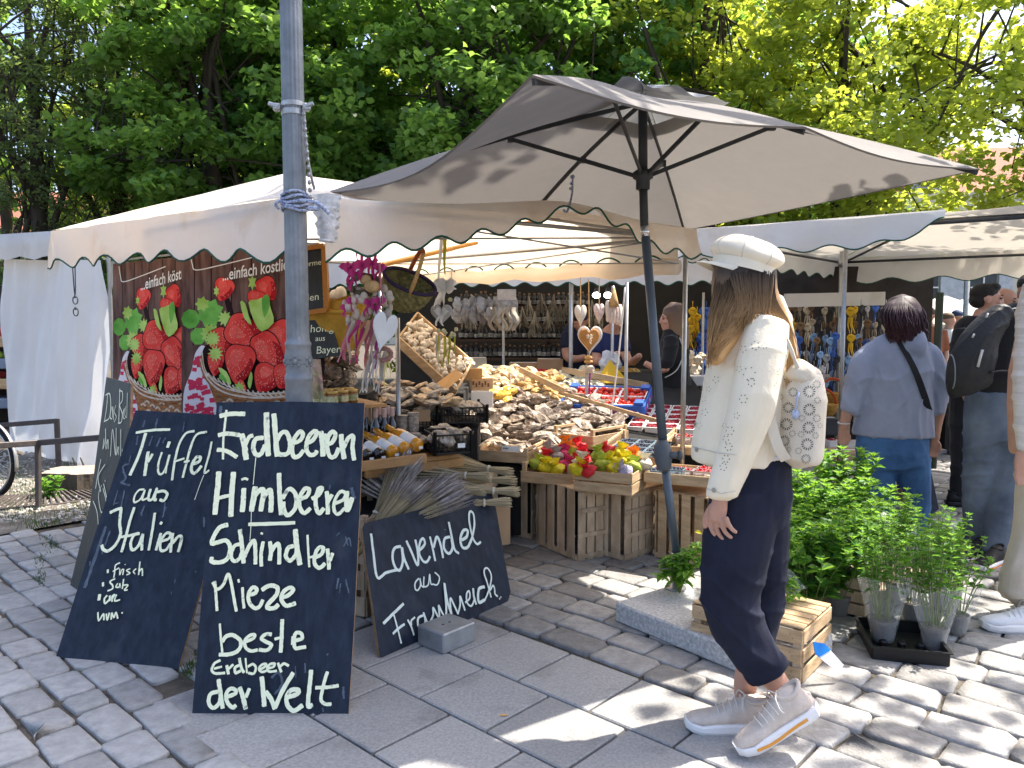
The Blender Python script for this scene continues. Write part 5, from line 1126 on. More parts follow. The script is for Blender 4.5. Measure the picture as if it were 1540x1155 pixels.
mb = MB(); mb.tube([Tb @ Vector((.138*math.cos(6.2832*j/30), .103*math.sin(6.2832*j/30), .063)) for j in range(31)], .010, 8, cap=False); mb.build('rim', [m_wickp], bk, smooth=True)
hp = [Tb @ Vector((.0, -.105*math.cos(t)*1.0, .055+.19*math.sin(t))) for t in np.linspace(0, math.pi, 17)]
mb = MB(); mb.tube(hp[:8], .010, 8); mb.build('handle', [M('tan_weave', (.48, .28, .1), .8, .3, 60, bump=.6, bscale=90)], bk, smooth=True)
mb = MB(); mb.tube(hp[7:], .011, 8); mb.build('handle_wrap', [M('orange_weave', (.40, .09, .03), .8, .3, 60, bump=.6, bscale=90)], bk, smooth=True)
c = at(500, 475, 4.35); yb = thing('yellow_bag', 'mustard-yellow woven basket behind the orange-framed board', 'basket', c); mb = MB(); rows = []
for i in range(10): rows.append([c+Vector(((.20*(1-.45*(i/9)**2))*math.cos(6.2832*j/24), .12*(1-.4*(i/9)**2)*math.sin(6.2832*j/24), .10-.30*i/9+.03*math.sin(6.2832*j/24*2)*(1-i/9))) for j in range(25)])
mb.grid(rows); mb.build('body', [M('mustard_weave', (.48, .27, .035), .8, .25, 8, bump=.6, bscale=60)], yb, smooth=True); mb = MB()
for k in (0, 1): mb.tube(catmull([c+Vector((-.14, -.1+.2*k, .08)), c+Vector((-.03, -.13+.2*k, .03)), c+Vector((.12, -.1+.2*k, .02))], 6), .012, 6)
mb.build('handle', [M('mustard_weave2', (.55, .32, .05), .8, .2)], yb, smooth=True)
# olive-green ribbon ornament
Yg = 4.5; og = thing('ribbon_ornament', 'grey heart ornament with olive green and white ribbons under the awning', 'ornament', at(668, 440, Yg))
mb = MB(); ribbon(mb, at(664, 352, Yg), at(660, 420, Yg), .022, 1, .004); ribbon(mb, at(673, 352, Yg+.01), at(681, 425, Yg), .016, 2, .004); bow(mb, at(668, 430, Yg-.02), .16, 4); bow(mb, at(672, 428, Yg-.03), .13, 8); mb.build('white_ribbons', [m_whiter], og, smooth=True)
mb = MB(); ribbon(mb, at(669, 350, Yg), at(669, 412, Yg), .024, 3, .004)
for i in range(4): x = (660, 669, 676, 684)[i]; ribbon(mb, at(x, 505, Yg-.01), at(x-2+i, 552+rg.uniform(-6, 4), Yg-.01), .015, 30+i, .008)
mb.build('green_ribbons', [m_greenr], og, smooth=True)
mb = MB()
for i in range(5): x = 656+7*i; ribbon(mb, at(x, 503, Yg), at(x+rg.uniform(-4, 4), 548+rg.uniform(-10, 6), Yg), .012, 60+i, .008)
mb.build('grey_ribbons', [m_greyr], og, smooth=True)
mb = MB(); heart(mb, at(664, 474, Yg-.03), .135, .125, .02, .1); mb.build('heart', [M('grey_wood', (.40, .38, .36), .7, .15, 20)], og)
mb = MB(); bow(mb, at(664, 469, Yg-.055), .09, 3); mb.build('heart_bow', [m_whiter], og, smooth=True)
mb = MB()
for i in range(14): mb.blob(at(rg.uniform(655, 690), rg.choice((452, 498, 502))+rg.uniform(-4, 4), Yg-.02), .012, 6, 4, jit=.3, rg=rg)
mb.build('flowers', [M('cream_flowers', (.5, .47, .28), .9, .4, 40)], og)
# hearts on the rear beam
def hang_heart(label, px, py, Y, w, h, mat, y0, rim=None, puff=.02):
    t = thing('hanging_heart', label, 'heart', at(px, py, Y)); mb = MB(); heart(mb, at(px, py, Y), w, h, .03 if not rim else .02, .15, 0, puff if not rim else 0); mb.build('heart', [mat], t, smooth=True if not rim else False)
    if rim: mb = MB(); heart(mb, at(px, py, Y-.008), w*1.16, h*1.16, .014, .15); mb.build('rim', [rim], t)
    mb = MB(); mb.tube([at(px, y0, Y), at(px, py-h*.42/K*.62, Y)], .004, 5); mb.build('string', [m_straw], t); return t
m_dots = M('dotted_cotton', (.64, .57, .50), .8, .12, 60, col2=(.72, .66, .6)); m_rosec = M('rose_cotton', (.64, .46, .44), .8, .3, 45, col2=(.78, .66, .62))
hang_heart('cream dotted cloth heart, left of the three hanging above the ginger heart', 873, 475, 6.0, .10, .17, m_dots, 415); hang_heart('rose-patterned cloth heart, middle one of the three above the ginger heart', 901, 472, 6.0, .09, .16, m_rosec, 412)
t = thing('hanging_heart', 'bunch of striped rosy cloth hearts under a straw cone', 'heart', at(924, 470, 6.0))
for k in range(5): mb = MB(); heart(mb, at(914+4.6*k, 468+1.5*k, 6.0+.02*k), .07, .17, .02, 1.1, 0, .01); mb.build('cloth_heart', [m_rosec if k % 2 else m_dots], t, smooth=True)
mb = MB(); mb.lathe([(.045, -.09), (.03, -.03), (.008, .06)], 12, at(923, 444, 6.0)); mb.build('straw_cone', [m_straw], t, smooth=True)
t = thing('hanging_heart', 'large ginger-brown heart with a white rim and striped tail in mid-stall', 'heart', at(886, 512, 5.7)); p = at(886, 512, 5.7)
mb = MB(); heart(mb, p+Vector((.008, .02, 0)), .20, .215, .02, .1); mb.build('rim', [m_white], t); mb = MB(); heart(mb, p, .165, .175, .022, .1); mb.build('heart', [M('ginger', (.45, .22, .07), .7, .15, 20)], t)
mb = MB(); bow(mb, p+Vector((0, -.025, .03)), .06, 2); mb.build('bow', [m_creamr], t, smooth=True)
mb = MB(); mb.blob(at(885, 538, 5.7), (.03, .025, .02), 8, 5); mb.blob(at(885, 544, 5.7), (.034, .025, .016), 8, 5); mb.build('beads', [M('wood_bead', (.5, .28, .1), .6)], t, smooth=True)
mb = MB(); ribbon(mb, at(883, 548, 5.7), at(882, 594, 5.7), .026, 4, .002, .1); mb.build('tail', [m_greyr], t); mb = MB(); ribbon(mb, at(888, 548, 5.7), at(886, 592, 5.7), .014, 4, .002, .1); mb.build('tail', [m_plum], t); mb = MB(); mb.blob(at(885, 555, 5.69), (.05, .03, .03), 9, 6, jit=.2, rg=rg); mb.build('pompon', [m_creamr], t)
mb = MB(); mb.tube([at(885, 420, 5.7), at(886, 492, 5.7)], .004, 5); mb.build('string', [m_straw], t)
# steel poles and the white cord
for x, Y, y0, y1, lab in ((598, 4.55, 478, 700, 'thin steel pole standing behind the white heart and the bottles'), (942, 5.95, 425, 690, 'thin steel pole with a white cord beside the parasol pole'), (921, 6.9, 430, 640, 'thin steel pole behind the yellow card'), (757, 8.0, 470, 700, 'thin steel pole before the dark bottle shelves'), (1057, 8.0, 440, 640, 'thin steel pole right behind the woman in the black dress')):
    mb = MB(); p = at(x, 500, Y); mb.tube([(p.x, p.y, 0), (p.x, p.y, at(x, y0, Y).z)], .014, 10); solid('steel_pole', mb, [m_steel], lab, 'pole', smooth=True)
mb = MB(); mb.tube(catmull([at(940, 432, 5.9), at(932, 520, 5.85), at(922, 600, 5.8), at(916, 640, 5.75)], 5), .006, 6); solid('thin_rope', mb, [m_whiter], 'slanting thin white rope left of the steel pole beside the parasol pole', 'rope', smooth=True)
# orange-framed chalkboard and the honey board
def framed(label, poly, Y, fw, texts, fm, bm, name='chalkboard'):
    P = [at(x, y, Y) for x, y in poly]; n = (P[1]-P[0]).cross(P[3]-P[0]).normalized(); n = n if n.y < 0 else -n
    t = thing(name, label, 'chalkboard', (P[0]+P[2])/2); mb = MB(); mb.slab(P, n, .012); mb.build('panel', [bm], t)
    if fm:
        mb = MB()
        for i in range(4): mb.beam(P[i]+n*.004, P[(i+1) % 4]+n*.004, .026, fw, up=n)
        mb.build('frame', [fm], t)
    X = (P[1]-P[0]).normalized(); Zv = n.cross(X); Zv = Zv if Zv.z > 0 else -Zv; mb = MB()
    for s, x, y, sz in texts:
        o = on_plane(x, y, P[0]+n*.0015, n); T = Matrix((X, Zv, n)).transposed().to_4x4(); T.translation = o; text_into(mb, s, sz, T, .15)
    mb.build('chalk_lettering', [m_chalk], t); return t
framed('black chalkboard in a thick orange wooden frame hanging right of the lamp post', [(452, 375), (488, 370), (492, 466), (454, 472)], 4.2, .045, [('Terme', 452, 402, .042), ('laden !', 448, 455, .055)], M('orange_frame', (.42, .16, .02), .5, .15, 8), m_boardd)
framed('small chalkboard lettered honig aus Bayern below the orange-framed board', [(462, 482), (497, 480), (512, 535), (470, 540)], 4.25, 0, [('honig', 466, 500, .06), ('aus', 474, 513, .042), ('Bayern', 475, 532, .058)], None, m_boardd)
mb = MB(); mb.beam(at(560, 402, 4.9), at(712, 366, 5.6), .10, .022, bev=.004); solid('wooden_board', mb, [M('honey_board', (.50, .24, .05), .6, .12, 5)], 'honey-coloured wooden board stored slanting under the tent roof', 'board')
mb = MB()
for k in range(5): mb.blob(at(508+rnd.uniform(-6, 6), 442+5*k, 4.9+.05*k), (.04, .03, .05), 9, 6)
solid('plush_bundle', mb, [M('plush_cream', (.62, .56, .46), .9, .2, 12)], 'cream cloth figures hung in a row behind the orange-framed board', 'ornament', smooth=True)
# -- strawberry posters
m_pw = M('poster_wood', (.085, .035, .03), .45, .45, 3, stretch=(7, 1, 1), col2=(.20, .115, .095)); m_pr = M('poster_berry', (.74, .028, .025), .45, .2, 5, col2=(.82, .09, .07)); m_prs = M('poster_seed', (.72, .30, .22), .5, .2, 40)
m_pg = M('poster_leaf', (.10, .36, .04), .45, .3, 6, col2=(.22, .52, .10)); m_py = M('poster_calyx', (.36, .56, .08), .45, .25, 8, col2=(.5, .68, .2)); m_pb = M('poster_wicker', (.30, .11, .04), .5, .45, 25, stretch=(1, 1, 3), col2=(.44, .20, .09)); m_pbl = M('poster_wicker_rim', (.62, .46, .33), .5, .3, 30, col2=(.74, .62, .5))
m_pc = M('poster_cloth', (.72, .66, .68), .5, .05); m_pcr = M('poster_cloth_red', (.60, .04, .09), .5, .1); m_pd = M('poster_dark', (.02, .008, .008), .5); m_phl = M('poster_berry_light', (.76, .10, .075), .45, .2, 9); m_psh = M('poster_berry_deep', (.40, .012, .015), .45, .2, 9)
PM = [m_pw, m_pr, m_prs, m_pg, m_py, m_pb, m_pbl, m_pc, m_pcr, m_pd, m_paper, m_phl, m_psh]
def poster_mesh():
    """printed picture, unit space: x 0..835, y 0..1100 down (divided by 1000), layers a fraction of a millimetre apart"""
    mb = MB(); lay_ = [0.0]; rg = random.Random(77)
    def poly(pts, mi, closed=True, k=4, raw=False):
        lay_[0] += .00002; P = [Vector(((x-465)/1000, -y/1000, lay_[0])) for x, y in pts]; P = P if raw else catmull(P, k, True); mb.mi = mi; n = len(P)
        c = sum(P, Vector())/n; mb.add(P+[c], [[(i+1) % n, i, n] for i in range(n)])
    def line(pts, w, mi, k=5):
        lay_[0] += .00002; P = catmull([Vector(((x-465)/1000, -y/1000, lay_[0])) for x, y in pts], k); mb.mi = mi; vs = []
        for i, p in enumerate(P):
            d = (P[min(i+1, len(P)-1)]-P[max(i-1, 0)]).normalized(); s = Vector((-d.y, d.x, 0))*w/2000; vs += [p+s, p-s]
        mb.add(vs, [[2*i, 2*i+1, 2*i+3, 2*i+2] for i in range(len(P)-1)])
    poly([(465, 20), (1300, 20), (1300, 1120), (465, 1120)], 0, raw=True)
    for x in (545, 660, 790, 905, 1010, 1140, 1230): line([(x, 25), (x+rg.uniform(-8, 8), 300), (x+rg.uniform(-12, 12), 600)], 7, 9)
    poly([(770, 320), (800, 420), (780, 450), (740, 330)], 9); poly([(640, 330), (700, 380), (690, 420), (630, 380)], 9)
    line([(520, 40), (535, 110), (560, 145), (700, 122), (930, 72)], 6, 10)
    def berry(c, rx, ry, rot, seeds=26, tip=.75):
        cr, sr = math.cos(rot), math.sin(rot); sh = [(0, -.96), (.62, -.92), (1, -.5), (.9, .1), (.55, .68), (.16, 1.08), (-.16, 1.08), (-.55, .68), (-.9, .1), (-1, -.5), (-.62, -.92)]
        poly([(c[0]+rx*x*cr-ry*y*sr, c[1]+rx*x*sr+ry*y*cr) for x, y in [(x*1.05, y*1.05) for x, y in sh]], 9)
        poly([(c[0]+rx*x*cr-ry*y*sr, c[1]+rx*x*sr+ry*y*cr) for x, y in sh], 1)
        for (ox, oy, q, mi) in ((.22, .25, .70, 12), (-.12, -.12, .74, 1), (-.26, -.30, .42, 11)): poly([(c[0]+rx*(ox+x*q)*cr-ry*(oy+y*q)*sr, c[1]+rx*(ox+x*q)*sr+ry*(oy+y*q)*cr) for x, y in sh], mi, k=3)
        for i in range(int(seeds*1.7)):
            a = rg.uniform(0, 6.28); q = rg.random()**.5*.82; x, y = math.cos(a)*q, math.sin(a)*q; px, py = c[0]+rx*x*cr-ry*y*sr, c[1]+rx*x*sr+ry*y*cr; s = rg.uniform(2.6, 5); poly([(px-s*.6, py), (px, py-s), (px+s*.6, py), (px, py+s)], 2, raw=True)
    def leaf(c, r, n, mi, spike=.35, rot=0, sx=1):
        poly([(c[0]+sx*r*(1+(spike if i % 2 else -spike))*math.cos(rot+6.283*i/(2*n)), c[1]+r*(1+(spike if i % 2 else -spike))*math.sin(rot+6.283*i/(2*n))) for i in range(2*n)], mi, raw=True)
    berry((735, 262), 62, 66, .3, 4); berry((1000, 262), 58, 72, -.5, 4); berry((935, 325), 55, 50, .3, 3); leaf((690, 275), 26, 6, 4, .3, 0, .6); leaf((912, 225), 40, 6, 4, .3, 0, .55); berry((1200, 470), 60, 70, 0, 6)
    leaf((525, 440), 58, 9, 3, .03); leaf((650, 405), 80, 8, 3, .14); leaf((575, 545), 52, 8, 3, .05); leaf((600, 350), 40, 7, 4, .2); leaf((745, 440), 40, 10, 4, .25)
    # cloth and basket
    poly([(560, 640), (600, 600), (640, 640), (620, 760), (690, 940), (690, 1110), (500, 1110), (480, 900), (530, 760), (545, 690)], 7)
    for i in range(90):
        x, y = rg.uniform(500, 670), rg.uniform(640, 1090)
        if inpoly(x, y, [(560, 640), (600, 610), (625, 650), (615, 760), (670, 940), (675, 1090), (510, 1090), (500, 900), (540, 760)]): a = rg.uniform(-.5, .2); s = rg.uniform(11, 19); poly([(x+s*(u*math.cos(a)-v*math.sin(a)), y+s*(u*math.sin(a)+v*math.cos(a))) for u, v in ((-1, -.8), (1, -.8), (1, .8), (-1, .8))], 8, raw=True)
    poly([(600, 690), (625, 600), (700, 600), (1290, 600), (1290, 900), (1100, 900), (800, 890), (660, 820)], 9)
    poly([(620, 760), (700, 850), (850, 905), (1050, 915), (1300, 880), (1300, 1120), (760, 1120), (690, 960)], 5)
    for r in range(7):
        for k in range(15): x = 715+r*7+k*40; y = 930+r*30+12*math.sin(k*1.3); line([(x, y), (x+20, y-12), (x+42, y+4)], 13, 6 if (r+k) % 2 else 5, 3)
    for x, y, q in ((655, 530, 3.14),): leaf((x, y), 55, 11, 4, .16)
    berry((715, 580), 70, 85, -.4, 22); leaf((670, 560), 42, 12, 4, .22); berry((690, 705), 52, 72, .1, 18); leaf((690, 650), 40, 11, 4, .3)
    berry((1100, 560), 80, 110, -.4, 18); berry((1185, 640), 70, 100, .2, 16); berry((1240, 560), 60, 90, .2, 10)
    berry((865, 520), 96, 112, -1.1, 50); berry((1020, 650), 82, 135, -.5, 56); berry((845, 710), 92, 112, .15, 54); berry((1010, 800), 84, 84, .5, 40); berry((1120, 790), 75, 70, .4, 24); berry((860, 850), 40, 26, 1.2, 6)
    poly([(905, 345), (950, 330), (1010, 320), (1045, 400), (1055, 470), (985, 520), (940, 460)], 4, k=2); poly([(855, 340), (885, 350), (905, 420), (925, 480), (880, 440)], 4, k=2); poly([(985, 330), (1020, 300), (1035, 360), (1000, 440)], 3, k=2); poly([(720, 735), (770, 760), (800, 830), (780, 835), (745, 790)], 4, k=2); poly([(735, 770), (765, 800), (770, 830), (725, 800)], 3, k=2); poly([(920, 760), (930, 800), (915, 865), (900, 830)], 4, k=2); leaf((850, 858), 30, 9, 4, .3)
    for k in range(4): line([(615-4*k, 640+20*k), (640, 760+14*k), (740, 850+14*k), (900, 890+13*k), (1100, 890+12*k), (1300, 840+14*k)], 11, 6 if k % 2 == 0 else 5, 8)
    for k in range(22): t = k/21; x = 625+640*t; y = 760+130*math.sin(min(1, t*1.7)*1.57)-30*max(0, t-.6); line([(x, y-8), (x+22, y+22), (x+46, y+30)], 9, 6, 3)
    for (s, x, y, sz, r) in (('...einfach köstlich!', 745, 214, .080, .15),):
        mb.mi = 10; lay_[0] += .0002; T = Matrix.Translation(((x-465)/1000, -y/1000, lay_[0])) @ Matrix.Rotation(r, 4, 'Z') @ Matrix.Diagonal((.78, 1.25, 1, 1)); text_into(mb, s, sz/1.0, T, .3, .001)
    mb.mi = 0; T = Matrix.Identity(4); z = -.004; mb.add([(0, -.02, 0), (.835, -.02, 0), (.835, -1.12, 0), (0, -1.12, 0), (0, -.02, z), (.835, -.02, z), (.835, -1.12, z), (0, -1.12, z)], [(4, 5, 6, 7), (0, 4, 7, 3), (1, 2, 6, 5), (0, 1, 5, 4), (3, 7, 6, 2)])
    return mb
pm = poster_mesh()
def poster(label, TL, TR, BL, BR):
    """lays the print on a slightly curved sheet between four corners"""
    t = thing('strawberry_poster', label, 'poster', (TL+TR)/2, group=None); mb = MB(); mb.f, mb.m = pm.f, pm.m; nn_ = (TR-TL).cross(TL-BL).normalized(); nn_ = nn_ if nn_.y < 0 else -nn_; mb.v = []
    for v in pm.v:
        u, w = v[0]/.835, -v[1]/1.1; mb.v.append(tuple(TL.lerp(TR, u).lerp(BL.lerp(BR, u), w)+nn_*(v[2]*1.5)))
    mb.build('printed_sheet', PM, t); mb = MB(); mb.beam(TL+Vector((0, .012, .0)), TR+Vector((0, .012, 0)), .012, .012); mb.build('hanging_bar', [m_steel], t); return t
poster('larger right strawberry poster, partly behind the lamp post', at(273, 370, 4.62), at(479, 366, 4.30), at(273, 642, 4.62), at(479, 642, 4.30))
poster('narrower left strawberry poster, overlapped by the larger one', at(170, 392, 5.25), at(319, 376, 4.74), at(170, 640, 5.25), at(319, 645, 4.74))
# ------------------------------------------------------------------ potted herbs, low crate
m_mint = M('mint_leaf', (.055, .16, .03), .5, .3, 8, trans=.38, tcol=(.22, .48, .04), island=.35); m_mintl = M('mint_leaf_light', (.10, .24, .035), .5, .25, 8, trans=.42, tcol=(.36, .62, .06), island=.3)
m_stemg = M('green_stem', (.16, .20, .06), .7, .2); m_pot = M('grey_pot', (.16, .15, .145), .55, .12, 12); m_pott = M('terracotta_dark', (.20, .10, .07), .7, .15, 12)
def clear_sheet():
    if 'clear_sleeve' in MATS: return MATS['clear_sleeve']
    m = bpy.data.materials.new('clear_sleeve'); m.use_nodes = True; nt = m.node_tree; N = nt.nodes; L = nt.links; b = N['Principled BSDF']; b.inputs['Base Color'].default_value = (.85, .87, .87, 1); b.inputs['Roughness'].default_value = .12
    t = N.new('ShaderNodeBsdfTransparent'); ms = N.new('ShaderNodeMixShader'); fr_ = N.new('ShaderNodeLayerWeight'); fr_.inputs[0].default_value = .35; mr = N.new('ShaderNodeMapRange'); mr.inputs[3].default_value = .05; mr.inputs[4].default_value = .38
    nz = N.new('ShaderNodeTexNoise'); nz.inputs['Scale'].default_value = 14; bp = N.new('ShaderNodeBump'); bp.inputs['Strength'].default_value = .6; bp.inputs['Distance'].default_value = .02; L.new(nz.outputs[0], bp.inputs['Height']); L.new(bp.outputs[0], b.inputs['Normal']); L.new(bp.outputs[0], fr_.inputs['Normal'])
    L.new(fr_.outputs['Facing'], mr.inputs[0]); L.new(mr.outputs[0], ms.inputs[0]); L.new(t.outputs[0], ms.inputs[1]); L.new(b.outputs[0], ms.inputs[2]); L.new(ms.outputs[0], N['Material Output'].inputs[0]); MATS['clear_sleeve'] = m; return m
m_clear = clear_sheet()
def leaf_at(mb, p, d, up, l, w, fold=.25, droop=.15):
    d = d.normalized(); s = d.cross(up).normalized(); n = s.cross(d)
    pts = [p, p+d*l*.3+s*w*.42+n*w*fold, p+d*l*.62+s*w*.40+n*(w*fold-droop*l*.3), p+d*l-n*droop*l, p+d*l*.62-s*w*.40+n*(w*fold-droop*l*.3), p+d*l*.3-s*w*.42+n*w*fold, p+d*l*.5-n*droop*l*.15]
    mb.add(pts, [[0, 1, 6], [1, 2, 6], [2, 3, 6], [3, 4, 6], [4, 5, 6], [5, 0, 6]])
def herb(name, label, cat, seed, h=.5, r0=.04, r1=.13, nst=22, leaf=.045, wid=.6, node=.05, pot=True, sleeve=True, low=.28, group=None, light=.35, potm=None):
    rg = random.Random(seed); t = thing(name, label, cat, group=group); st = MB(); l1 = MB(); l2 = MB(); z0 = .10 if pot else 0
    for i in range(nst):
        a = rg.uniform(0, 6.28); q = rg.random()**.6; hh = h*rg.uniform(.65, 1.0)*(1-.18*q); b = Vector((math.cos(a)*r0*q, math.sin(a)*r0*q, z0)); e = Vector((math.cos(a)*r1*q, math.sin(a)*r1*q, z0+hh)); m = b.lerp(e, .5)+Vector((rg.uniform(-.02, .02), rg.uniform(-.02, .02), .02))
        c = catmull([b, m, e], 6); st.tube(c, [.0028*(1-.6*j/(len(c)-1)) for j in range(len(c))], 4, cap=False); L = hh; z = low*L+rg.uniform(0, node); k = 0
        while z < L:
            u = z/L; j = min(int(u*(len(c)-1)), len(c)-2); p = c[j].lerp(c[j+1], u*(len(c)-1)-j); ax = (c[j+1]-c[j]).normalized(); s = leaf*(1.05-.55*max(0, u-.5)*2*.8)*rg.uniform(.75, 1.2)
            for w_ in (0, math.pi):
                an = a+k*1.57+w_+rg.uniform(-.3, .3); d = Vector((math.cos(an), math.sin(an), rg.uniform(.05, .55)+.5*max(0, u-.75)))
                leaf_at(l2 if rg.random() < light*(.4+u) else l1, p, d, Vector((0, 0, 1)), s, s*wid, rg.uniform(.1, .35), rg.uniform(0, .35))
            z += node*rg.uniform(.7, 1.2)*(1.1-.5*u); k += 1
        for w_ in range(5): an = w_*1.256+a; leaf_at(l2, c[-1], Vector((math.cos(an), math.sin(an), .9)), Vector((0, 0, 1)), leaf*.55, leaf*.3)
    st.build('stems', [m_stemg], t, world=False)['kind'] = 'stuff'; l1.build('leaves', [m_mint], t, world=False)['kind'] = 'stuff'; o = l2.build('young_leaves', [m_mintl], t, world=False); o['kind'] = 'stuff'
    if pot:
        mb = MB(); mb.lathe([(.042, 0), (.056, .085), (.060, .085), (.060, .1), (.054, .1), (.05, .085)], 20); mb.build('pot', [potm or m_pot], t, smooth=False, world=False)
        mb = MB(); mb.lathe([(.0, .088), (.052, .088)], 16, cap=False); mb.build('compost', [m_soil], t, world=False)
    if sleeve:
        mb = MB(); n = 22; rows = []
        for i in range(9):
            u = i/8; r = .048+.062*u**1.2; rows.append([Vector((r*(1+.10*u*math.sin(3*6.28*j/n+seed)+.05*math.sin(7*6.28*j/n))*math.cos(6.2832*j/n), r*(1+.10*u*math.sin(3*6.28*j/n+seed))*math.sin(6.2832*j/n), .015+.27*u+.02*u*math.sin(2*6.28*j/n))) for j in range(n+1)])
        mb.grid(rows); mb.build('clear_sleeve', [m_clear], t, smooth=True, world=False)
    return t
def put(o, px, py, Y, rz=0, s=1, z=None):
    p = at(px, py, Y) if z is None else at(px, py, Y); 
    if z is not None: p.z = z
    o.location = p; o.rotation_euler = (0, 0, rz); o.scale = (s,)*3; return o
m1 = herb('potted_mint', 'tall potted mint in a clear sleeve at the left end of the black tray', 'potted mint', 1, .46, .035, .12, 22, low=.42, light=.45)
m2 = herb('potted_mint', 'light green potted mint in a flared sleeve, right end of the black tray', 'potted mint', 2, .46, .035, .15, 22, low=.42, light=.55)
put(m1, 1327, 968, 3.36, 0, 1, .012); put(m2, 1404, 976, 3.28, 1, .98, .012)
p3 = dup(m1, label='potted mint standing behind the two sleeved pots on the black tray'); put(p3, 1375, 940, 3.55, 2, 1.05, .012)
for i, (x, Y, s, lab) in enumerate(((1300, 3.72, 1.05, 'potted mint at the back left of the black tray, next to the weathered crate'), (1350, 3.85, 1.1, 'bushy potted mint in the second row, behind the middle of the black tray'), (1415, 3.75, 1.0, 'potted mint in the second row at the right, nearest the man in grey jeans'), (1440, 3.45, .9, 'low potted mint at the far right corner of the herb group'))):
    o = dup((m1, m2)[i % 2], label=lab); put(o, x, 900, Y, i*1.7+.6, s, .01); 
    o['group'] = 'potted mints'
for o in (m1, m2, p3): o['group'] = 'potted mints'
bz = herb('potted_basil', 'wide bush of broad-leaved herb behind the low wooden crate', 'potted herb', 5, .40, .05, .20, 27, .078, .74, .062, sleeve=False, low=.12, group='broad-leaved potted herbs', light=.3)
put(bz, 1220, 900, 3.58, 0, 1, .0)
for i, (x, Y, s, z, lab) in enumerate(((1262, 3.70, 1.0, 0, 'broad-leaved herb between the low crate and the mints'), (1185, 3.80, .95, .05, 'broad-leaved herb half hidden behind the navy trousers'), (1235, 4.25, .95, .10, 'broad-leaved herb in the raised rear row below the grey-blue shirt, middle'), (1290, 4.3, .95, .10, 'broad-leaved herb in the raised rear row, right in front of the blue jeans'), (1195, 4.3, 1.0, .12, 'broad-leaved herb in the raised rear row, left beside the backpack'), (1262, 4.6, 1.05, .18, 'tallest broad-leaved herb at the very back of the herb group'), (1312, 4.05, .85, .06, 'broad-leaved herb in the middle row in front of the blue jeans'), (1212, 4.0, .9, .08, 'broad-leaved herb in the middle row behind the low crate'))):
    o = dup(bz, label=lab); put(o, x, 850, Y, i*1.1+.4, s, z)
rc = thing('herb_stand', 'weathered crates stacked as a low stand under the rear herbs', 'stand', (1.95, 4.35, 0)); mb = MB()
mb.box((1.95, 4.3, .045), (.62, .5, .09), .1, .006); mb.build('crate_block', [m_woodw], rc); mb = MB(); mb.box((1.97, 4.62, .085), (.6, .16, .17), .1, .006); mb.build('rear_block', [m_woodw], rc); mb = MB(); mb.box((1.75, 3.98, .03), (.5, .2, .05), .1, .006); mb.build('front_block', [m_woodw], rc)
c, w, r = cc(1268, 925, 1298, 930, .18); mb = MB(); 
for k in range(3): mb.box((c.x, c.y, .04+.065*k), (.16, .2, .055), RU, .003)
solid('weathered_crate', mb, [m_woodw], 'small weathered slatted crate between the low crate and the black tray', 'crate')
# cellophane lump between the plants
mb = crumple(.12, .08, .09, 300, 16, 12, .35); c = at(1318, 800, 4.0); mb.v = [tuple(Vector(v)+c) for v in mb.v]; solid('cellophane', mb, [m_clear], 'crumpled clear cellophane caught between the herbs below the grey-blue shirt', 'cellophane', smooth=True)
mb = crumple(.10, .08, .09, 301, 16, 12, .35); c = at(1172, 880, 3.5); mb.v = [tuple(Vector(v)+c) for v in mb.v]; solid('cellophane', mb, [m_clear], 'crumpled clear cellophane behind the knees of the navy trousers', 'cellophane', smooth=True)
# black tray
a, b = gnd(1312, 992), gnd(1428, 1003); e = (b-a).normalized(); v = Vector((-e.y, e.x, 0)); L = (b-a).length; c = (a+b)/2+v*.17; tr = thing('plant_tray', 'shallow black plastic tray holding the sleeved mint pots', 'tray', (c.x, c.y, 0), math.atan2(e.y, e.x))
mb = MB()
for s in (-1, 1): mb.box((0, s*.17, .03), (L, .006, .06), 0, .002); mb.box((s*L/2, 0, .03), (.006, .335, .06), 0, .002); mb.box((0, s*.173, .058), (L+.02, .014, .005)); mb.box((s*(L/2+.004), 0, .0575), (.014, .33, .005))
mb.build('rim', [m_black], tr, world=False); mb = MB(); mb.box((0, 0, .005), (L-.01, .33, .006)); 
for k in (-1, 0, 1): mb.box((k*L*.25, -.02, .02), (.03, .05, .03), 0, .006)
mb.build('floor', [m_black], tr, world=False)
for x, y, Y, lab in ((1331, 978, 3.29, 'white label stuck on the left grey herb pot'), (1407, 984, 3.215, 'white label stuck on the right grey herb pot')):
    mb = MB(); p = at(x, y, Y); mb.box(p, (.05, .002, .028)); mb.mi = 1
    for k in range(4): mb.box(p+Vector((-.017+.006*k, -.0018, 0)), (.003, .001, .014))
    solid('pot_label', mb, [m_paper, M('label_ink', (.03, .03, .03))], lab, 'label')
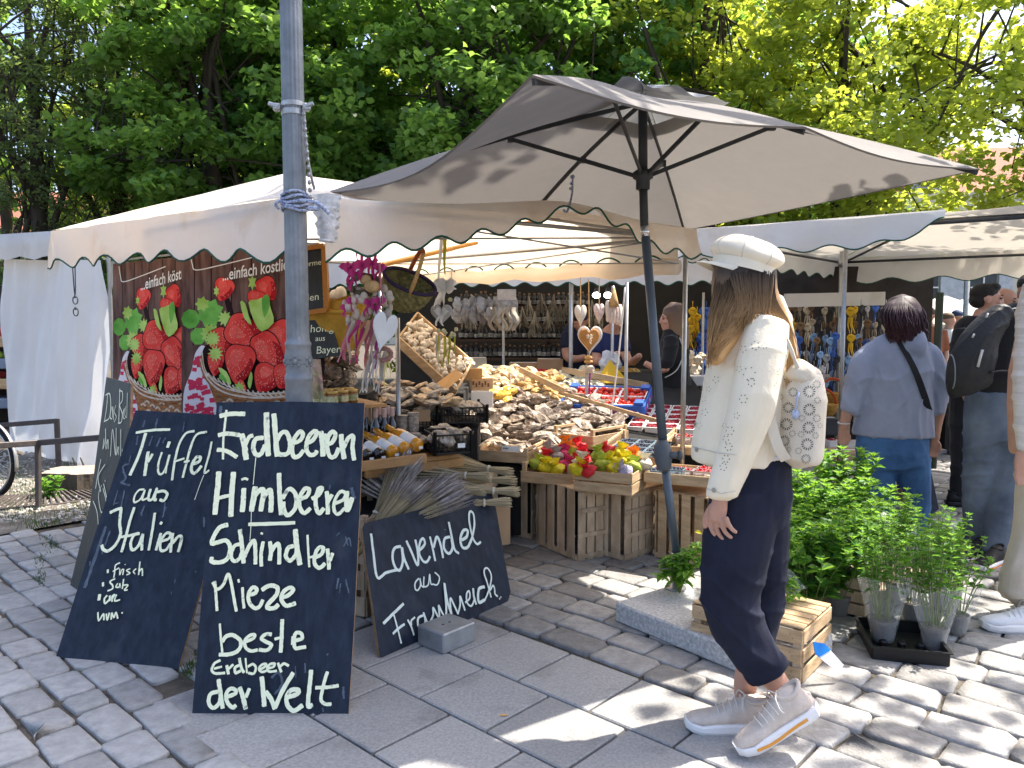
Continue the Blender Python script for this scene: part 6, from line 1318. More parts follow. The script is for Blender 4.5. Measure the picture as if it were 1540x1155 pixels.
# low slatted crate beside the woman
a, b, d_ = gnd(1040, 981), gnd(1205, 1029), gnd(1250, 986); e = (b-a).normalized(); v = Vector((-e.y, e.x, 0)); L = (b-a).length; D = .36; H = .225; c = (a+b)/2+v*D/2
lc_ = thing('wooden_crate', 'low slatted wooden crate upside down beside the navy trousers', 'crate', (c.x, c.y, 0), math.atan2(e.y, e.x))
for nm, s in (('front_slats', -1), ('rear_slats', 1)):
    mb = MB()
    for k in range(3): mb.box((rnd.uniform(-.003, .003), s*D/2, .032+.077*k), (L, .009, .056), 0, .002)
    mb.build(nm, [m_wood], lc_, world=False)
for nm, s in (('end_slats', -1), ('end_slats', 1)):
    mb = MB()
    for k in range(3): mb.box((s*L/2, 0, .032+.077*k), (.009, D-.01, .056), 0, .002)
    mb.build(nm, [m_wood], lc_, world=False)
mb = MB()
for k in range(6): mb.box((0, -D/2+D*(k+.5)/6, H-.002), (L, D/6*.86, .008), 0, .002)
mb.build('top_slats', [m_wood], lc_, world=False)
for sx in (-1, 1):
    for sy in (-1, 1): mb = MB(); mb.box((sx*(L/2-.022), sy*(D/2-.022), H/2-.005), (.034, .034, H-.014)); mb.build('corner_post', [m_woodw], lc_, world=False)
mb = MB()
for s in (-1, 1):
    for k in range(3):
        for q in (-.42, -.40, .40, .42): mb.blob((q*L, s*(D/2+.005), .032+.077*k+rnd.uniform(-.012, .012)), .0022, 5, 3)
mb.build('staples', [m_dkmetal], lc_, world=False)
# plant tag with a blue head
P = [at(1222, 965, 2.98), at(1240, 968, 2.99), at(1269, 1000, 2.98), at(1262, 1012, 2.96), at(1226, 984, 2.96)]; n_ = (P[1]-P[0]).cross(P[3]-P[0]).normalized(); n_ = n_ if n_.y < 0 else -n_
t = thing('plant_tag', 'blue and white plastic tag stuck to the low wooden crate', 'tag', P[2]); mb = MB(); mb.slab(P, n_, .002); mb.build('tag_body', [M('frosted_tag', (.62, .66, .70), .3, .05)], t)
mb = MB(); mb.slab([P[0]+n_*.003, P[1]+n_*.003, P[1].lerp(P[2], .3)+n_*.003, P[4].lerp(P[3], .15)+n_*.003, P[4]+n_*.003], n_, .002); mb.build('blue_head', [M('tag_blue', (.01, .17, .55), .3, .05)], t)
# trailing greenery
def sprig(name, label, cat, base, tips, seed, leaf=.05, wid=.6):
    rg = random.Random(seed); t = thing(name, label, cat, base); st = MB(); lf = MB()
    for e in tips:
        c = catmull([base, base.lerp(e, .5)+Vector((0, 0, .05)), e], 8); st.tube(c, .0024, 4)
        for k in range(4, len(c)):
            for w_ in (0, 3.1): an = rg.uniform(0, 6.28); leaf_at(lf, c[k], Vector((math.cos(an), math.sin(an), rg.uniform(-.2, .6))), Vector((0, 0, 1)), leaf*rg.uniform(.6, 1.2), leaf*wid*rg.uniform(.7, 1.1), .2, .3)
    st.build('stems', [m_stemg], t)['kind'] = 'stuff'; lf.build('leaves', [m_mintl], t)['kind'] = 'stuff'; return t
sprig('seedling', 'young broad-leaved plant growing up round the steel sleeve of the parasol foot', 'plant', at(1022, 893, 3.72), [at(1000, 850, 3.7), at(1008, 838, 3.74), at(1030, 832, 3.7), at(1046, 830, 3.74), at(1054, 845, 3.66), at(995, 868, 3.68), at(1035, 860, 3.64), at(1020, 850, 3.66), at(1050, 822, 3.8)], 4, .06)
sprig('trailing_ivy', 'trailing green sprig lying on top of the low wooden crate', 'plant', at(1175, 880, 3.3), [at(1150, 895, 3.25), at(1168, 915, 3.2), at(1185, 905, 3.2), at(1200, 898, 3.25), at(1160, 912, 3.22)], 5, .045)
mb = MB(); leaf_at(mb, at(1045, 800, 4.2), Vector((1, -.3, -.1)), Vector((0, -.6, 1)), .04, .03); solid('yellow_leaf', mb, [M('yellow_leaf', (.55, .50, .03), .5, trans=.3)], 'single yellow leaf by the hand of the woman in the white jacket', 'leaf')
# ------------------------------------------------------------------ people
from mathutils.bvhtree import BVHTree
def limb(mb, pts, n=14, k=3):
    """tapering limb: (photo x, photo y, distance, half width in photo px, half depth in m)"""
    C = [at(p[0], p[1], p[2]) for p in pts]; A = [p[3]*p[2]/FPX for p in pts]; B = [p[4] for p in pts]
    if len(C) > 2:
        Q = catmull([Vector((*c, )) for c in C], k); ab = catmull([Vector((a, b, 0)) for a, b in zip(A, B)], k)
    else: Q = [C[0].lerp(C[1], i/k) for i in range(k+1)]; ab = [Vector((A[0], B[0], 0)).lerp(Vector((A[1], B[1], 0)), i/k) for i in range(k+1)]
    vs = []; m = len(Q)
    for i in range(m):
        t = (Q[min(i+1, m-1)]-Q[max(i-1, 0)]).normalized(); d = Vector((0, 1, 0)); d = (d-t*d.dot(t)).normalized(); w = t.cross(d)
        for j in range(n): an = 6.28319*j/n; vs.append(Q[i]+w*(ab[i].x*math.cos(an))+d*(ab[i].y*math.sin(an)))
    vs += [Q[0]+(Q[0]-Q[1]).normalized()*min(ab[0].x, ab[0].y)*.5, Q[-1]+(Q[-1]-Q[-2]).normalized()*min(ab[-1].x, ab[-1].y)*.5]
    f = [[i*n+j, i*n+(j+1) % n, (i+1)*n+(j+1) % n, (i+1)*n+j] for i in range(m-1) for j in range(n)]
    f += [[(j+1) % n, j, m*n] for j in range(n)] + [[(m-1)*n+j, (m-1)*n+(j+1) % n, m*n+1] for j in range(n)]
    return mb.add(vs, f)
def folds(amp, fx, fz, seed):
    """narrow ridged cloth creases, stronger in some places than others"""
    def f(co):
        x, y, z = co[:, 0], co[:, 1], co[:, 2]; w = 1.4*np.sin(z*8+seed)+1.1*np.sin(x*12+seed*2)+np.sin(y*10-seed)
        a = x*fx*.45+z*fz*.55+w; b = -x*fx*.5+z*fz*.85+y*fx*.4+1.3*w; c = x*fx*1.1+y*fx*.6+z*fz*.12+.8*w
        R1, R2, R3 = [(1-np.abs(np.sin(q)))**2.5 for q in (a, b, c)]; m1 = .5+.5*np.sin(x*7+z*6+seed*3); m2 = .5+.5*np.sin(z*9-y*6+seed)
        return amp*1.9*(R1*m1+R2*(1-m1)*.9+R3*m2*.6-.35)
    return f
def bvh(o):
    dg = bpy.context.evaluated_depsgraph_get(); dg.update(); me = o.data; M_ = o.matrix_world if o.parent is None else Matrix.Translation(o.parent.location)
    return BVHTree.FromPolygons([M_ @ v.co for v in me.vertices], [list(p.vertices) for p in me.polygons])
def hit(tree, px, py):
    p, n, i, d = tree.ray_cast(Vector((0, 0, CAMZ)), ray(px, py).normalized()); return (p, n) if p else (None, None)
def disc(mb, p, n, r, k=7, lift=.0012):
    a = n.orthogonal().normalized(); b = n.cross(a); p = p+n*lift; mb.add([p]+[p+a*r*math.cos(6.283*j/k)+b*r*math.sin(6.283*j/k) for j in range(k)], [[0, 1+j, 1+(j+1) % k] for j in range(k)])
def head(mb, px, py, Y, h, yaw, nod=0.0, w=.76):
    """skull, jaw, nose, ears, brow, lips; h = head height in m; yaw 0 faces the camera, pi away, -pi/2 faces left"""
    c = at(px, py, Y); T = Matrix.Translation(c) @ Matrix.Rotation(yaw, 4, 'Z') @ Matrix.Rotation(nod, 4, 'X'); r = h/2
    B = lambda x, y, z, a, b, d: mb.blob((0, 0, 0), (a*r, b*r, d*r), 16, 12, T @ Matrix.Translation((x*r, y*r, z*r)))
    B(0, .10, .22, .70, .86, .76); B(0, -.22, -.35, .52, .56, .60); B(0, -.52, -.70, .26, .22, .22); B(0, -.84, -.12, .11, .14, .26); B(0, -.90, -.24, .14, .13, .10); B(0, -.66, .18, .42, .16, .12); B(0, -.70, -.48, .22, .12, .05); B(0, -.70, -.58, .18, .12, .05)
    for s in (-1, 1): B(s*.70, .08, -.08, .09, .17, .28); B(s*.34, -.62, -.22, .2, .16, .16)
    return T, r
def eyes(t, T, r, name='eyes'):
    mb = MB()
    for s in (-1, 1): mb.blob((0, 0, 0), (.11*r, .08*r, .075*r), 10, 7, T @ Matrix.Translation((s*.30*r, -.76*r, .04*r)))
    mb.build(name, [M('eye', (.10, .08, .07), .2)], t, smooth=True)
    mb = MB()
    for s in (-1, 1): mb.blob((0, 0, 0), (.2*r, .05*r, .04*r), 10, 6, T @ Matrix.Translation((s*.32*r, -.80*r, .24*r)))
    mb.build('eyebrows', [M('brow', (.03, .02, .015), .8)], t, smooth=True)
def hand(mb, wrist, palm, tips, thumb, pw=12, th=.014, fr=5.5):
    """wrist, palm centre and knuckle-to-tip chains in photo px; all (x, y, distance)"""
    limb(mb, [(*wrist, pw*.8, th*1.25), (*palm, pw*1.05, th*1.1), (palm[0]*2-wrist[0]-(palm[0]-wrist[0])*.25, palm[1]*2-wrist[1]-(palm[1]-wrist[1])*.25, palm[2], pw*.9, th*.85)])
    for f in tips: limb(mb, [(*p, fr*(1-.12*i), fr*(1-.12*i)*p[2]/FPX) for i, p in enumerate(f)], 8)
    limb(mb, [(*p, fr*(1.2-.15*i), fr*(1.2-.15*i)*p[2]/FPX) for i, p in enumerate(thumb)], 8)
SKIN = dict(col=(.50, .27, .19), rough=.5, var=.1, scale=14, bump=.08, bscale=120, spec=.35)
m_skin = M('skin_fair', **SKIN); m_skin2 = M('skin_tan', **{**SKIN, 'col': (.40, .21, .14)})
def shoe(t, heel, fwd, pitch, L, upm, solem, accent, name='shoe', lace=True):
    """running shoe along fwd from heel; pitch > 0 lifts the heel"""
    f = Vector(fwd).normalized(); up = Vector((0, 0, 1)); s = up.cross(f).normalized(); Rm = Matrix((f, s, up)).transposed().to_4x4(); T = Matrix.Translation(heel) @ Rm @ Matrix.Scale(L/.28, 4)
    if pitch: T = Matrix.Translation(heel) @ Rm @ Matrix.Scale(L/.28, 4) @ Matrix.Translation((.28, 0, 0)) @ Matrix.Rotation(pitch, 4, 'Y') @ Matrix.Translation((-.28, 0, 0))
    secs = [(-.006, .020, .022, .062), (.010, .035, .006, .118), (.045, .040, .004, .122), (.075, .040, .004, .120), (.11, .040, .004, .108), (.15, .043, .004, .088), (.19, .047, .004, .070), (.23, .047, .005, .062), (.262, .037, .010, .054), (.281, .019, .018, .042)]
    n = 16; vs = []; vsole = []
    for x, w, zb, ztp in secs:
        for j in range(n):
            a = 6.28319*j/n; cx, sx = math.cos(a), math.sin(a); zz = (ztp+zb+.02)/2+(ztp-zb-.02)/2*(abs(sx)**.8)*(1 if sx > 0 else -1); vs.append((x, w*.92*(abs(cx)**.75)*(1 if cx > 0 else -1)*(1-.18*max(0, sx)), zz))
    fs = [[i*n+j, i*n+(j+1) % n, (i+1)*n+(j+1) % n, (i+1)*n+j] for i in range(len(secs)-1) for j in range(n)]+[list(range(n))[::-1], [(len(secs)-1)*n+j for j in range(n)]]
    mb = MB(); mb.add(vs, fs, T); sh = mb.build(name, [upm], t, smooth=True)
    mb = MB(); rows = []
    for x, w, zb, ztp in secs:
        e = .012 if x < .05 else 0; q = .034 if .0 < x < .2 else .026
        rows.append([(x*1.02-.003-e*.5, w*1.06*c_, z_) for c_, z_ in ((-.86, zb-.004), (-1.0, zb+.008), (-1.0, zb+q*.8), (-.9, zb+q), (.9, zb+q), (1.0, zb+q*.8), (1.0, zb+.008), (.86, zb-.004), (-.86, zb-.004))])
    mb.grid([[T @ Vector(p) for p in r_] for r_ in rows]); mb.add([T @ Vector(p) for p in rows[0][:-1]], [list(range(8))]); mb.add([T @ Vector(p) for p in rows[-1][:-1]], [list(range(8))[::-1]]); so = mb.build('sole', [solem], t); so.parent = sh
    if accent:
        for sd in (-1, 1):
            mb = MB(); mb.grid([[T @ Vector((x, sd*w*1.075, zb+a+.004*math.sin(x*30))) for a in (.008, .019)] for x, w, zb, ztp in secs[1:8]]); o = mb.build('stripe', [accent], t, smooth=True); o.parent = sh
    mb = MB(); mb.tube([T @ Vector((.048+.042*math.cos(a), .029*math.sin(a), .112+.005*math.cos(2*a)-.006*math.cos(a))) for a in np.linspace(0, 6.2832, 25)], .008, 8, cap=False); o = mb.build('collar', [upm], t, smooth=True); o.parent = sh
    if lace:
        mb = MB()
        for k in range(5): x = .095+.02*k; z = .118-.0088*k; mb.tube(catmull([T @ Vector((x, -.036, z-.030)), T @ Vector((x+.004, -.02, z-.004)), T @ Vector((x+.006, 0, z+.001)), T @ Vector((x+.004, .02, z-.004)), T @ Vector((x, .036, z-.030))], 3), .0022, 5)
        for s_ in (-1, 1): mb.tube(catmull([T @ Vector((.085, 0, .122)), T @ Vector((.10, s_*.03, .125)), T @ Vector((.105, s_*.045, .10)), T @ Vector((.10, s_*.05, .085))], 4), .0026, 5)
        o = mb.build('laces', [M('laces', (.6, .57, .53), .8)], t); o.parent = sh
    return sh
def person(label, x, y, group=None): return thing('person', label, 'person', (x, y, 0), group=group)
# ---- woman in the white jacket
wm = person('woman in a cream cap, white eyelet jacket and navy trousers looking into the stall', 1.0, 2.66)
body = MB(); H0, r0 = head(body, 1119, 412, 2.68, .225, -1.75-.3, 0)
limb(body, [(1128, 430, 2.69, 24, .055), (1134, 470, 2.69, 26, .055), (1130, 560, 2.68, 50, .09), (1118, 680, 2.67, 50, .09), (1130, 740, 2.67, 48, .09)])
limb(body, [(1125, 740, 2.63, 36, .07), (1102, 900, 2.59, 30, .055), (1128, 965, 2.58, 26, .045), (1152, 1005, 2.58, 22, .042), (1172, 1032, 2.58, 18, .036), (1194, 1062, 2.575, 16, .034), (1204, 1078, 2.575, 17, .036)])
limb(body, [(1148, 740, 2.74, 32, .07), (1146, 900, 2.74, 26, .05), (1130, 990, 2.70, 22, .045), (1121, 1030, 2.69, 18, .038), (1122, 1058, 2.69, 16, .036), (1125, 1078, 2.69, 17, .036)])
limb(body, [(1150, 500, 2.58, 22, .04), (1128, 615, 2.52, 20, .036), (1103, 690, 2.53, 17, .03), (1086, 740, 2.54, 13, .024), (1083, 752, 2.54, 12, .020)])
hand(body, (1084, 748, 2.54), (1080, 768, 2.54), [[(1070, 776, 2.56), (1069, 790, 2.565), (1072, 800, 2.56), (1078, 808, 2.555)], [(1077, 780, 2.545), (1078, 795, 2.545), (1083, 806, 2.54), (1091, 813, 2.535)], [(1084, 781, 2.53), (1088, 795, 2.525), (1094, 804, 2.52), (1101, 809, 2.515)], [(1091, 778, 2.515), (1096, 789, 2.51), (1102, 797, 2.505), (1108, 801, 2.50)]], [(1072, 760, 2.56), (1064, 772, 2.575), (1060, 784, 2.58), (1061, 794, 2.58)], 13.5, .015, 4.7)
remeshed(body, 'body', .0042, 2, [m_skin], wm)
m_jack = M('jacket_cotton', (.84, .73, .54), .85, .05, 6, bump=.08, bscale=120, sheen=.1, col2=(.88, .78, .61))
jk = MB()
limb(jk, [(1148, 462, 2.69, 28, .07), (1146, 478, 2.69, 46, .09), (1138, 505, 2.685, 60, .115), (1130, 560, 2.68, 67, .13), (1122, 620, 2.67, 71, .13), (1113, 675, 2.67, 74, .13), (1111, 694, 2.67, 72, .128)], 20, 4)
limb(jk, [(1156, 488, 2.60, 34, .065), (1145, 540, 2.55, 37, .066), (1130, 612, 2.52, 35, .062), (1106, 685, 2.53, 29, .052), (1087, 738, 2.54, 25, .044), (1085, 747, 2.54, 24, .042)], 16, 4)
limb(jk, [(1105, 500, 2.77, 28, .06), (1085, 590, 2.80, 30, .06), (1072, 650, 2.78, 24, .05)], 14, 4)
limb(jk, [(1150, 474, 2.69, 44, .085), (1152, 462, 2.68, 32, .07), (1152, 446, 2.675, 25, .058)], 16, 4)
jo = remeshed(jk, 'jacket', .0075, 2, [m_jack], wm, folds(.0026, 30, 14, 1.3))
bj = bvh(jo); mb = MB(); rg = random.Random(12)
fl = [(1127, 562, 14), (1118, 600, 9), (1098, 648, 9), (1096, 672, 8), (1092, 690, 8), (1088, 702, 8), (1077, 571, 7), (1060, 620, 7), (1058, 600, 6), (1108, 625, 6), (1136, 520, 9), (1118, 525, 7), (1100, 505, 7), (1112, 555, 6), (1172, 560, 6), (1168, 580, 6), (1092, 660, 7), (1052, 640, 6), (1130, 575, 8), (1090, 640, 5), (1150, 520, 6), (1066, 585, 5)]
for x, y, R_ in fl:
    k = 6 if R_ > 7 else 5; a0 = rg.uniform(0, 6.28)
    for j in range(k):
        p, n = hit(bj, x+R_*.62*math.cos(a0+6.283*j/k), y+R_*.62*math.sin(a0+6.283*j/k)*1.1)
        if p: disc(mb, p, n, .0021 if R_ > 6 else .0017)
mb.build('eyelets', [M('eyelet_hole', (.10, .095, .09), .9)], wm)
mb = MB()
for x, y in ((1048, 676), (1046, 638), (1074, 737)):
    p, n = hit(bj, x, y)
    if p: disc(mb, p, n, .0085, 12, .003); disc(mb, p, n, .005, 10, .0045)
mb.build('buttons', [M('button_metal', (.42, .38, .33), .4, metal=.5)], wm)
def loop(o_tree, pts, r, mat, name, lift=.001):
    P = []
    for a, b in zip(pts, pts[1:]):
        for i in range(10):
            p, n = hit(o_tree, a[0]+(b[0]-a[0])*i/10, a[1]+(b[1]-a[1])*i/10)
            if p: P.append(p+n*lift)
    if len(P) > 2: mb = MB(); mb.tube(P, r, 5); return mb.build(name, [mat], wm, smooth=True)
m_seam = M('jacket_seam', (.60, .55, .47), .85, .1)
loop(bj, [(1063, 735), (1085, 742), (1108, 738)], .002, m_seam, 'cuff_seam'); loop(bj, [(1042, 672), (1080, 681), (1110, 684)], .002, m_seam, 'hem_seam')
sh_ = MB(); limb(sh_, [(1146, 680, 2.66, 44, .105), (1152, 694, 2.66, 42, .105), (1160, 703, 2.65, 28, .09)], 18, 4); remeshed(sh_, 'shirt', .009, 2, [M('shirt_white', (.72, .72, .75), .85, .05)], wm)
m_navy = M('navy_trousers', (.009, .011, .026), .85, .18, 8, bump=.1, bscale=200, col2=(.014, .017, .036))
tr_ = MB()
limb(tr_, [(1132, 685, 2.67, 56, .118), (1131, 715, 2.67, 59, .128), (1130, 752, 2.67, 60, .13), (1128, 785, 2.67, 58, .12)], 20, 4)
limb(tr_, [(1122, 745, 2.63, 55, .10), (1112, 800, 2.61, 55, .098), (1104, 850, 2.595, 52, .092), (1099, 893, 2.585, 47, .085), (1104, 928, 2.58, 43, .078), (1122, 962, 2.58, 40, .066), (1142, 992, 2.58, 36, .06), (1153, 1008, 2.58, 33, .056)], 18, 4)
limb(tr_, [(1150, 745, 2.735, 38, .10), (1150, 830, 2.745, 36, .09), (1149, 900, 2.74, 31, .075), (1140, 960, 2.72, 27, .062), (1127, 1010, 2.70, 24, .056)], 16, 4)
limb(tr_, [(1147, 1000, 2.58, 37, .063), (1155, 1012, 2.58, 35.5, .06)], 16, 3)
_tf = folds(.0036, 30, 34, 2.1)
def tfold(co): z = co[:, 2]; return _tf(co)*(.45+1.2*np.exp(-((z-.48)/.13)**2)+1.0*np.exp(-((z-.30)/.07)**2)+.7*np.exp(-((z-.88)/.07)**2))
remeshed(tr_, 'trousers', .008, 2, [m_navy], wm, tfold)
sk = MB(); limb(sk, [(1180, 1042, 2.577, 18.5, .040), (1197, 1066, 2.575, 20, .040)], 14, 3); limb(sk, [(1120, 1048, 2.69, 19.5, .042), (1123, 1070, 2.69, 20, .042)], 14, 3); remeshed(sk, 'socks', .006, 1, [M('sock_white', (.74, .74, .78), .9, .05, bump=.2, bscale=150)], wm)
m_shu = M('shoe_mesh', (.56, .47, .40), .8, .08, 30, bump=.25, bscale=180, col2=(.64, .55, .48)); m_shs = M('shoe_foam', (.74, .72, .72), .6, .04); m_sha = M('shoe_orange', (.70, .30, .05), .6, .1)
g1, g2 = gnd(1158, 1099), gnd(1033, 1096); shoe(wm, g1, g2-g1, 0, .292, m_shu, m_shs, None)
g1 = gnd(1240, 1132); g2 = gnd(1140, 1132); shoe(wm, Vector((g1.x, g1.y, .004)), Vector((-1, -.08, 0)), .50, .288, m_shu, m_shs, m_sha)
# hair: a mass with many strands over it, brown at the roots and blond at the tips
def hairmat(name, root, tip, z0, z1):
    m = bpy.data.materials.new(name); m.use_nodes = True; nt = m.node_tree; N = nt.nodes; L = nt.links; b = N['Principled BSDF']; g_ = N.new('ShaderNodeNewGeometry'); sp = N.new('ShaderNodeSeparateXYZ'); L.new(g_.outputs['Position'], sp.inputs[0]); mr = N.new('ShaderNodeMapRange'); mr.inputs[1].default_value = z1; mr.inputs[2].default_value = z0; L.new(sp.outputs['Z'], mr.inputs[0])
    mx = N.new('ShaderNodeMix'); mx.data_type = 'RGBA'; mx.inputs[6].default_value = (*root, 1); mx.inputs[7].default_value = (*tip, 1); L.new(mr.outputs[0], mx.inputs[0]); hs = N.new('ShaderNodeHueSaturation'); m2_ = N.new('ShaderNodeMapRange'); m2_.inputs[3].default_value = .6; m2_.inputs[4].default_value = 1.4; L.new(g_.outputs['Random Per Island'], m2_.inputs[0]); L.new(m2_.outputs[0], hs.inputs['Value']); L.new(mx.outputs[2], hs.inputs['Color']); L.new(hs.outputs[0], b.inputs['Base Color']); b.inputs['Roughness'].default_value = .5; b.inputs['Specular IOR Level'].default_value = .3
    MATS[name] = m; return m
m_hair = hairmat('hair_ombre', (.055, .038, .030), (.50, .29, .12), 1.36, 1.60)
hm = MB()
limb(hm, [(1118, 392, 2.68, 43, .10), (1116, 420, 2.68, 44, .105), (1110, 455, 2.67, 40, .095), (1096, 490, 2.64, 27, .07), (1084, 520, 2.60, 17, .05), (1076, 545, 2.57, 8, .03)], 18, 4)
limb(hm, [(1140, 410, 2.66, 28, .07), (1150, 440, 2.65, 20, .05), (1166, 465, 2.63, 14, .035), (1182, 500, 2.62, 11, .028), (1190, 540, 2.61, 8, .02), (1194, 572, 2.61, 4, .012)], 14, 4)
remeshed(hm, 'hair', .008, 2, [m_hair], wm)
st = MB(); rg = random.Random(9)
for i in range(330):
    u = rg.random(); x0 = 1078+84*u; dY = -.088*math.sin(math.pi*min(1, u*.9+.05)); ex = 1064+ (26*u) + rg.uniform(-3, 4); ey = 545-40*u+rg.uniform(-18, 14); mx_ = x0*.5+ex*.5-6+12*u
    c = [at(x0, 400+17*u+rg.uniform(-2, 6), 2.68+dY), at(x0-3+rg.uniform(-3, 3), 436, 2.665+dY*1.15), at(mx_, 480+rg.uniform(-8, 8), 2.61+dY*.55), at(ex, ey, 2.545+dY*.15)]; q = catmull(c, 4); st.tube(q, [.0016*(1-.55*j/(len(q)-1)) for j in range(len(q))], 3, cap=False)
for i in range(150):
    u = rg.random(); x0 = 1132+34*u; c = [at(x0, 418+rg.uniform(-6, 6), 2.585), at(1150+18*u, 450, 2.57), at(1172+16*u+rg.uniform(-3, 3), 490, 2.56), at(1182+16*u+rg.uniform(-4, 4), 535, 2.55), at(1186+14*u+rg.uniform(-6, 5), 570+rg.uniform(-22, 22), 2.55)]; q = catmull(c, 4); st.tube(q, [.0015*(1-.55*j/(len(q)-1)) for j in range(len(q))], 3, cap=False)
for i in range(170):
    u = rg.random(); c = [at(1098+66*u, 412+rg.uniform(-6, 6), 2.575), at(1104+58*u, 436, 2.56), at(1108+50*u+rg.uniform(-4, 4), 462+rg.uniform(-5, 8), 2.56), at(1096+62*u+rg.uniform(-4, 4), 486+rg.uniform(-12, 6), 2.555)]; q = catmull(c, 3); st.tube(q, [.0017*(1-.5*j/(len(q)-1)) for j in range(len(q))], 3, cap=False)
st.build('hair_strands', [m_hair], wm, smooth=True)['kind'] = 'stuff'
# cap
m_capc = M('cap_cotton', (.85, .74, .57), .85, .05, 5, bump=.12, bscale=40, col2=(.89, .80, .64)); c = at(1122, 388, 2.68); cpx = 2.68/FPX; Tc = Matrix.Translation(c) @ Matrix.Rotation(.25, 4, 'Y')
cr_ = lambda ph: (.127*math.sin(min(ph, 1.57))**.9-.024*max(0, ph-1.57)/.38, .066*math.cos(ph)*(1.15 if ph > 1.57 else 1)+.004)
mb = MB(); n = 40; rows = []
for i in range(15):
    ph = i/14*1.95; r1, z1 = cr_(ph); rows.append([Tc @ Vector((r1*(1-.010*abs(math.cos(4*6.2832*j/n))+.010*math.sin(3*6.2832*j/n+2*ph))*math.cos(6.2832*j/n), r1*(1+.01*math.sin(5*6.2832*j/n))*math.sin(6.2832*j/n), z1+.006*math.sin(2*6.2832*j/n+1)*math.sin(ph))) for j in range(n+1)])
mb.grid(rows); cp = mb.build('cap', [m_capc], wm, smooth=True)
mb = MB(); mb.grid([[Tc @ Vector((.1085*math.cos(6.2832*j/n), .112*math.sin(6.2832*j/n), -.016-.032*i/2)) for j in range(n+1)] for i in range(3)]); o = mb.build('cap_band', [m_capc], wm, smooth=True); o.parent = cp; o.matrix_parent_inverse = Matrix.Identity(4)
mb = MB(); rows = []
for i in range(7):
    u = i/6; rows.append([Tc @ Vector((-(.110+.052*u*math.cos(a)**.6)*math.cos(a)*1.0, .112*math.sin(a)*(1-.1*u), -.040-.012*u-.014*(1-math.cos(a)))) for a in np.linspace(-1.15, 1.15, 15)])
lo = [[p-Vector((0, 0, .004)) for p in r_] for r_ in rows]; mb.grid(rows); mb.grid(lo); mb.grid([rows[-1], lo[-1]]); o = mb.build('visor', [m_capc], wm, smooth=True); o.parent = cp
mb = MB()
for j in range(8): a = .39+6.2832*j/8; mb.tube([Tc @ Vector((cr_(ph)[0]*1.004*math.cos(a), cr_(ph)[0]*1.004*math.sin(a), cr_(ph)[1]+.006*math.sin(2*a+1)*math.sin(ph)+.0006)) for ph in np.linspace(.05, 1.85, 12)], .0012, 5)
o = mb.build('cap_seams', [m_seam], wm, smooth=True); o.parent = cp
mb = MB(); mb.blob((0, 0, 0), (.012, .012, .005), 10, 5, Tc @ Matrix.Translation((0, 0, .071))); o = mb.build('cap_button', [m_capc], wm, smooth=True); o.parent = cp
# backpack
m_pack = M('backpack_canvas', (.64, .56, .44), .85, .06, 8, bump=.12, bscale=160, col2=(.70, .63, .52)); bpk = thing('backpack', 'small cream drawstring backpack with ring prints', 'backpack', at(1200, 698, 2.60))
mb = MB(); limb(mb, [(1198, 692, 2.60, 30, .085), (1199, 684, 2.60, 37, .10), (1201, 640, 2.60, 38, .105), (1203, 600, 2.60, 37, .10), (1204, 575, 2.60, 34, .085), (1204, 562, 2.60, 31, .07)], 22, 4)
po = remeshed(mb, 'pack_body', .008, 2, [m_pack], bpk, folds(.003, 30, 22, 2.2)); bp_ = bvh(po)
mb = MB(); limb(mb, [(1196, 572, 2.56, 16, .05), (1202, 558, 2.565, 20, .05), (1208, 572, 2.57, 20, .05), (1207, 592, 2.555, 12, .03)], 14, 3); limb(mb, [(1180, 566, 2.58, 12, .04), (1200, 556, 2.58, 14, .05), (1226, 566, 2.59, 12, .04)], 12, 3); remeshed(mb, 'gathered_top', .006, 2, [m_pack], bpk)
mb = MB(); rings = [(1217, 589, 9, 14), (1186, 613, 8, 14), (1217, 616, 9, 14), (1183, 638, 9, 14), (1216, 643, 9, 14), (1180, 663, 8, 14), (1214, 668, 9, 14), (1186, 571, 6, 10), (1228, 578, 6, 10), (1229, 602, 5, 10), (1228, 629, 6, 10), (1226, 655, 5, 10), (1206, 629, 5, 10), (1205, 653, 5, 9), (1192, 652, 5, 9), (1187, 676, 4, 9), (1201, 678, 5, 9), (1212, 690, 7, 12), (1172, 640, 4, 8), (1193, 590, 7, 12), (1233, 640, 4, 8), (1175, 597, 4, 9), (1177, 684, 4, 9)]
for x, y, R_, k in rings:
    for j in range(k):
        a = 6.283*j/k; P_ = [hit(bp_, x+q*R_*math.cos(a+da), y+q*R_*math.sin(a+da)) for q, da in ((.58, -.06), (1, -.10), (1, .10), (.58, .06))]
        if all(p[0] for p in P_): mb.add([p+n*.0018 for p, n in P_], [[0, 1, 2, 3]])
mb.build('ring_prints', [M('print_grey', (.09, .085, .08), .8)], bpk)
mb = MB()
for q in (0, 1): mb.tube(catmull([at(1200+6*q, 563, 2.53), at(1192-2*q, 530, 2.53), at(1178-4*q, 500, 2.545), at(1160-6*q, 474, 2.60), at(1138, 464, 2.65)], 6), .0055, 6)
mb.build('cord_strap', [m_pack], bpk, smooth=True)
mb = MB(); c = catmull([at(1152, 606, 2.545), at(1160, 640, 2.52), at(1170, 672, 2.515), at(1182, 692, 2.53)], 6); mb.grid([[p+Vector((-.017, -.004, -.006)), p+Vector((.017, -.004, .006))] for p in c]); mb.grid([[p+Vector((-.017, .0, -.006)), p+Vector((.017, .0, .006))] for p in c]); mb.build('web_strap', [m_pack], bpk, smooth=True)
mb = MB(); p, n = hit(bp_, 1197, 623)
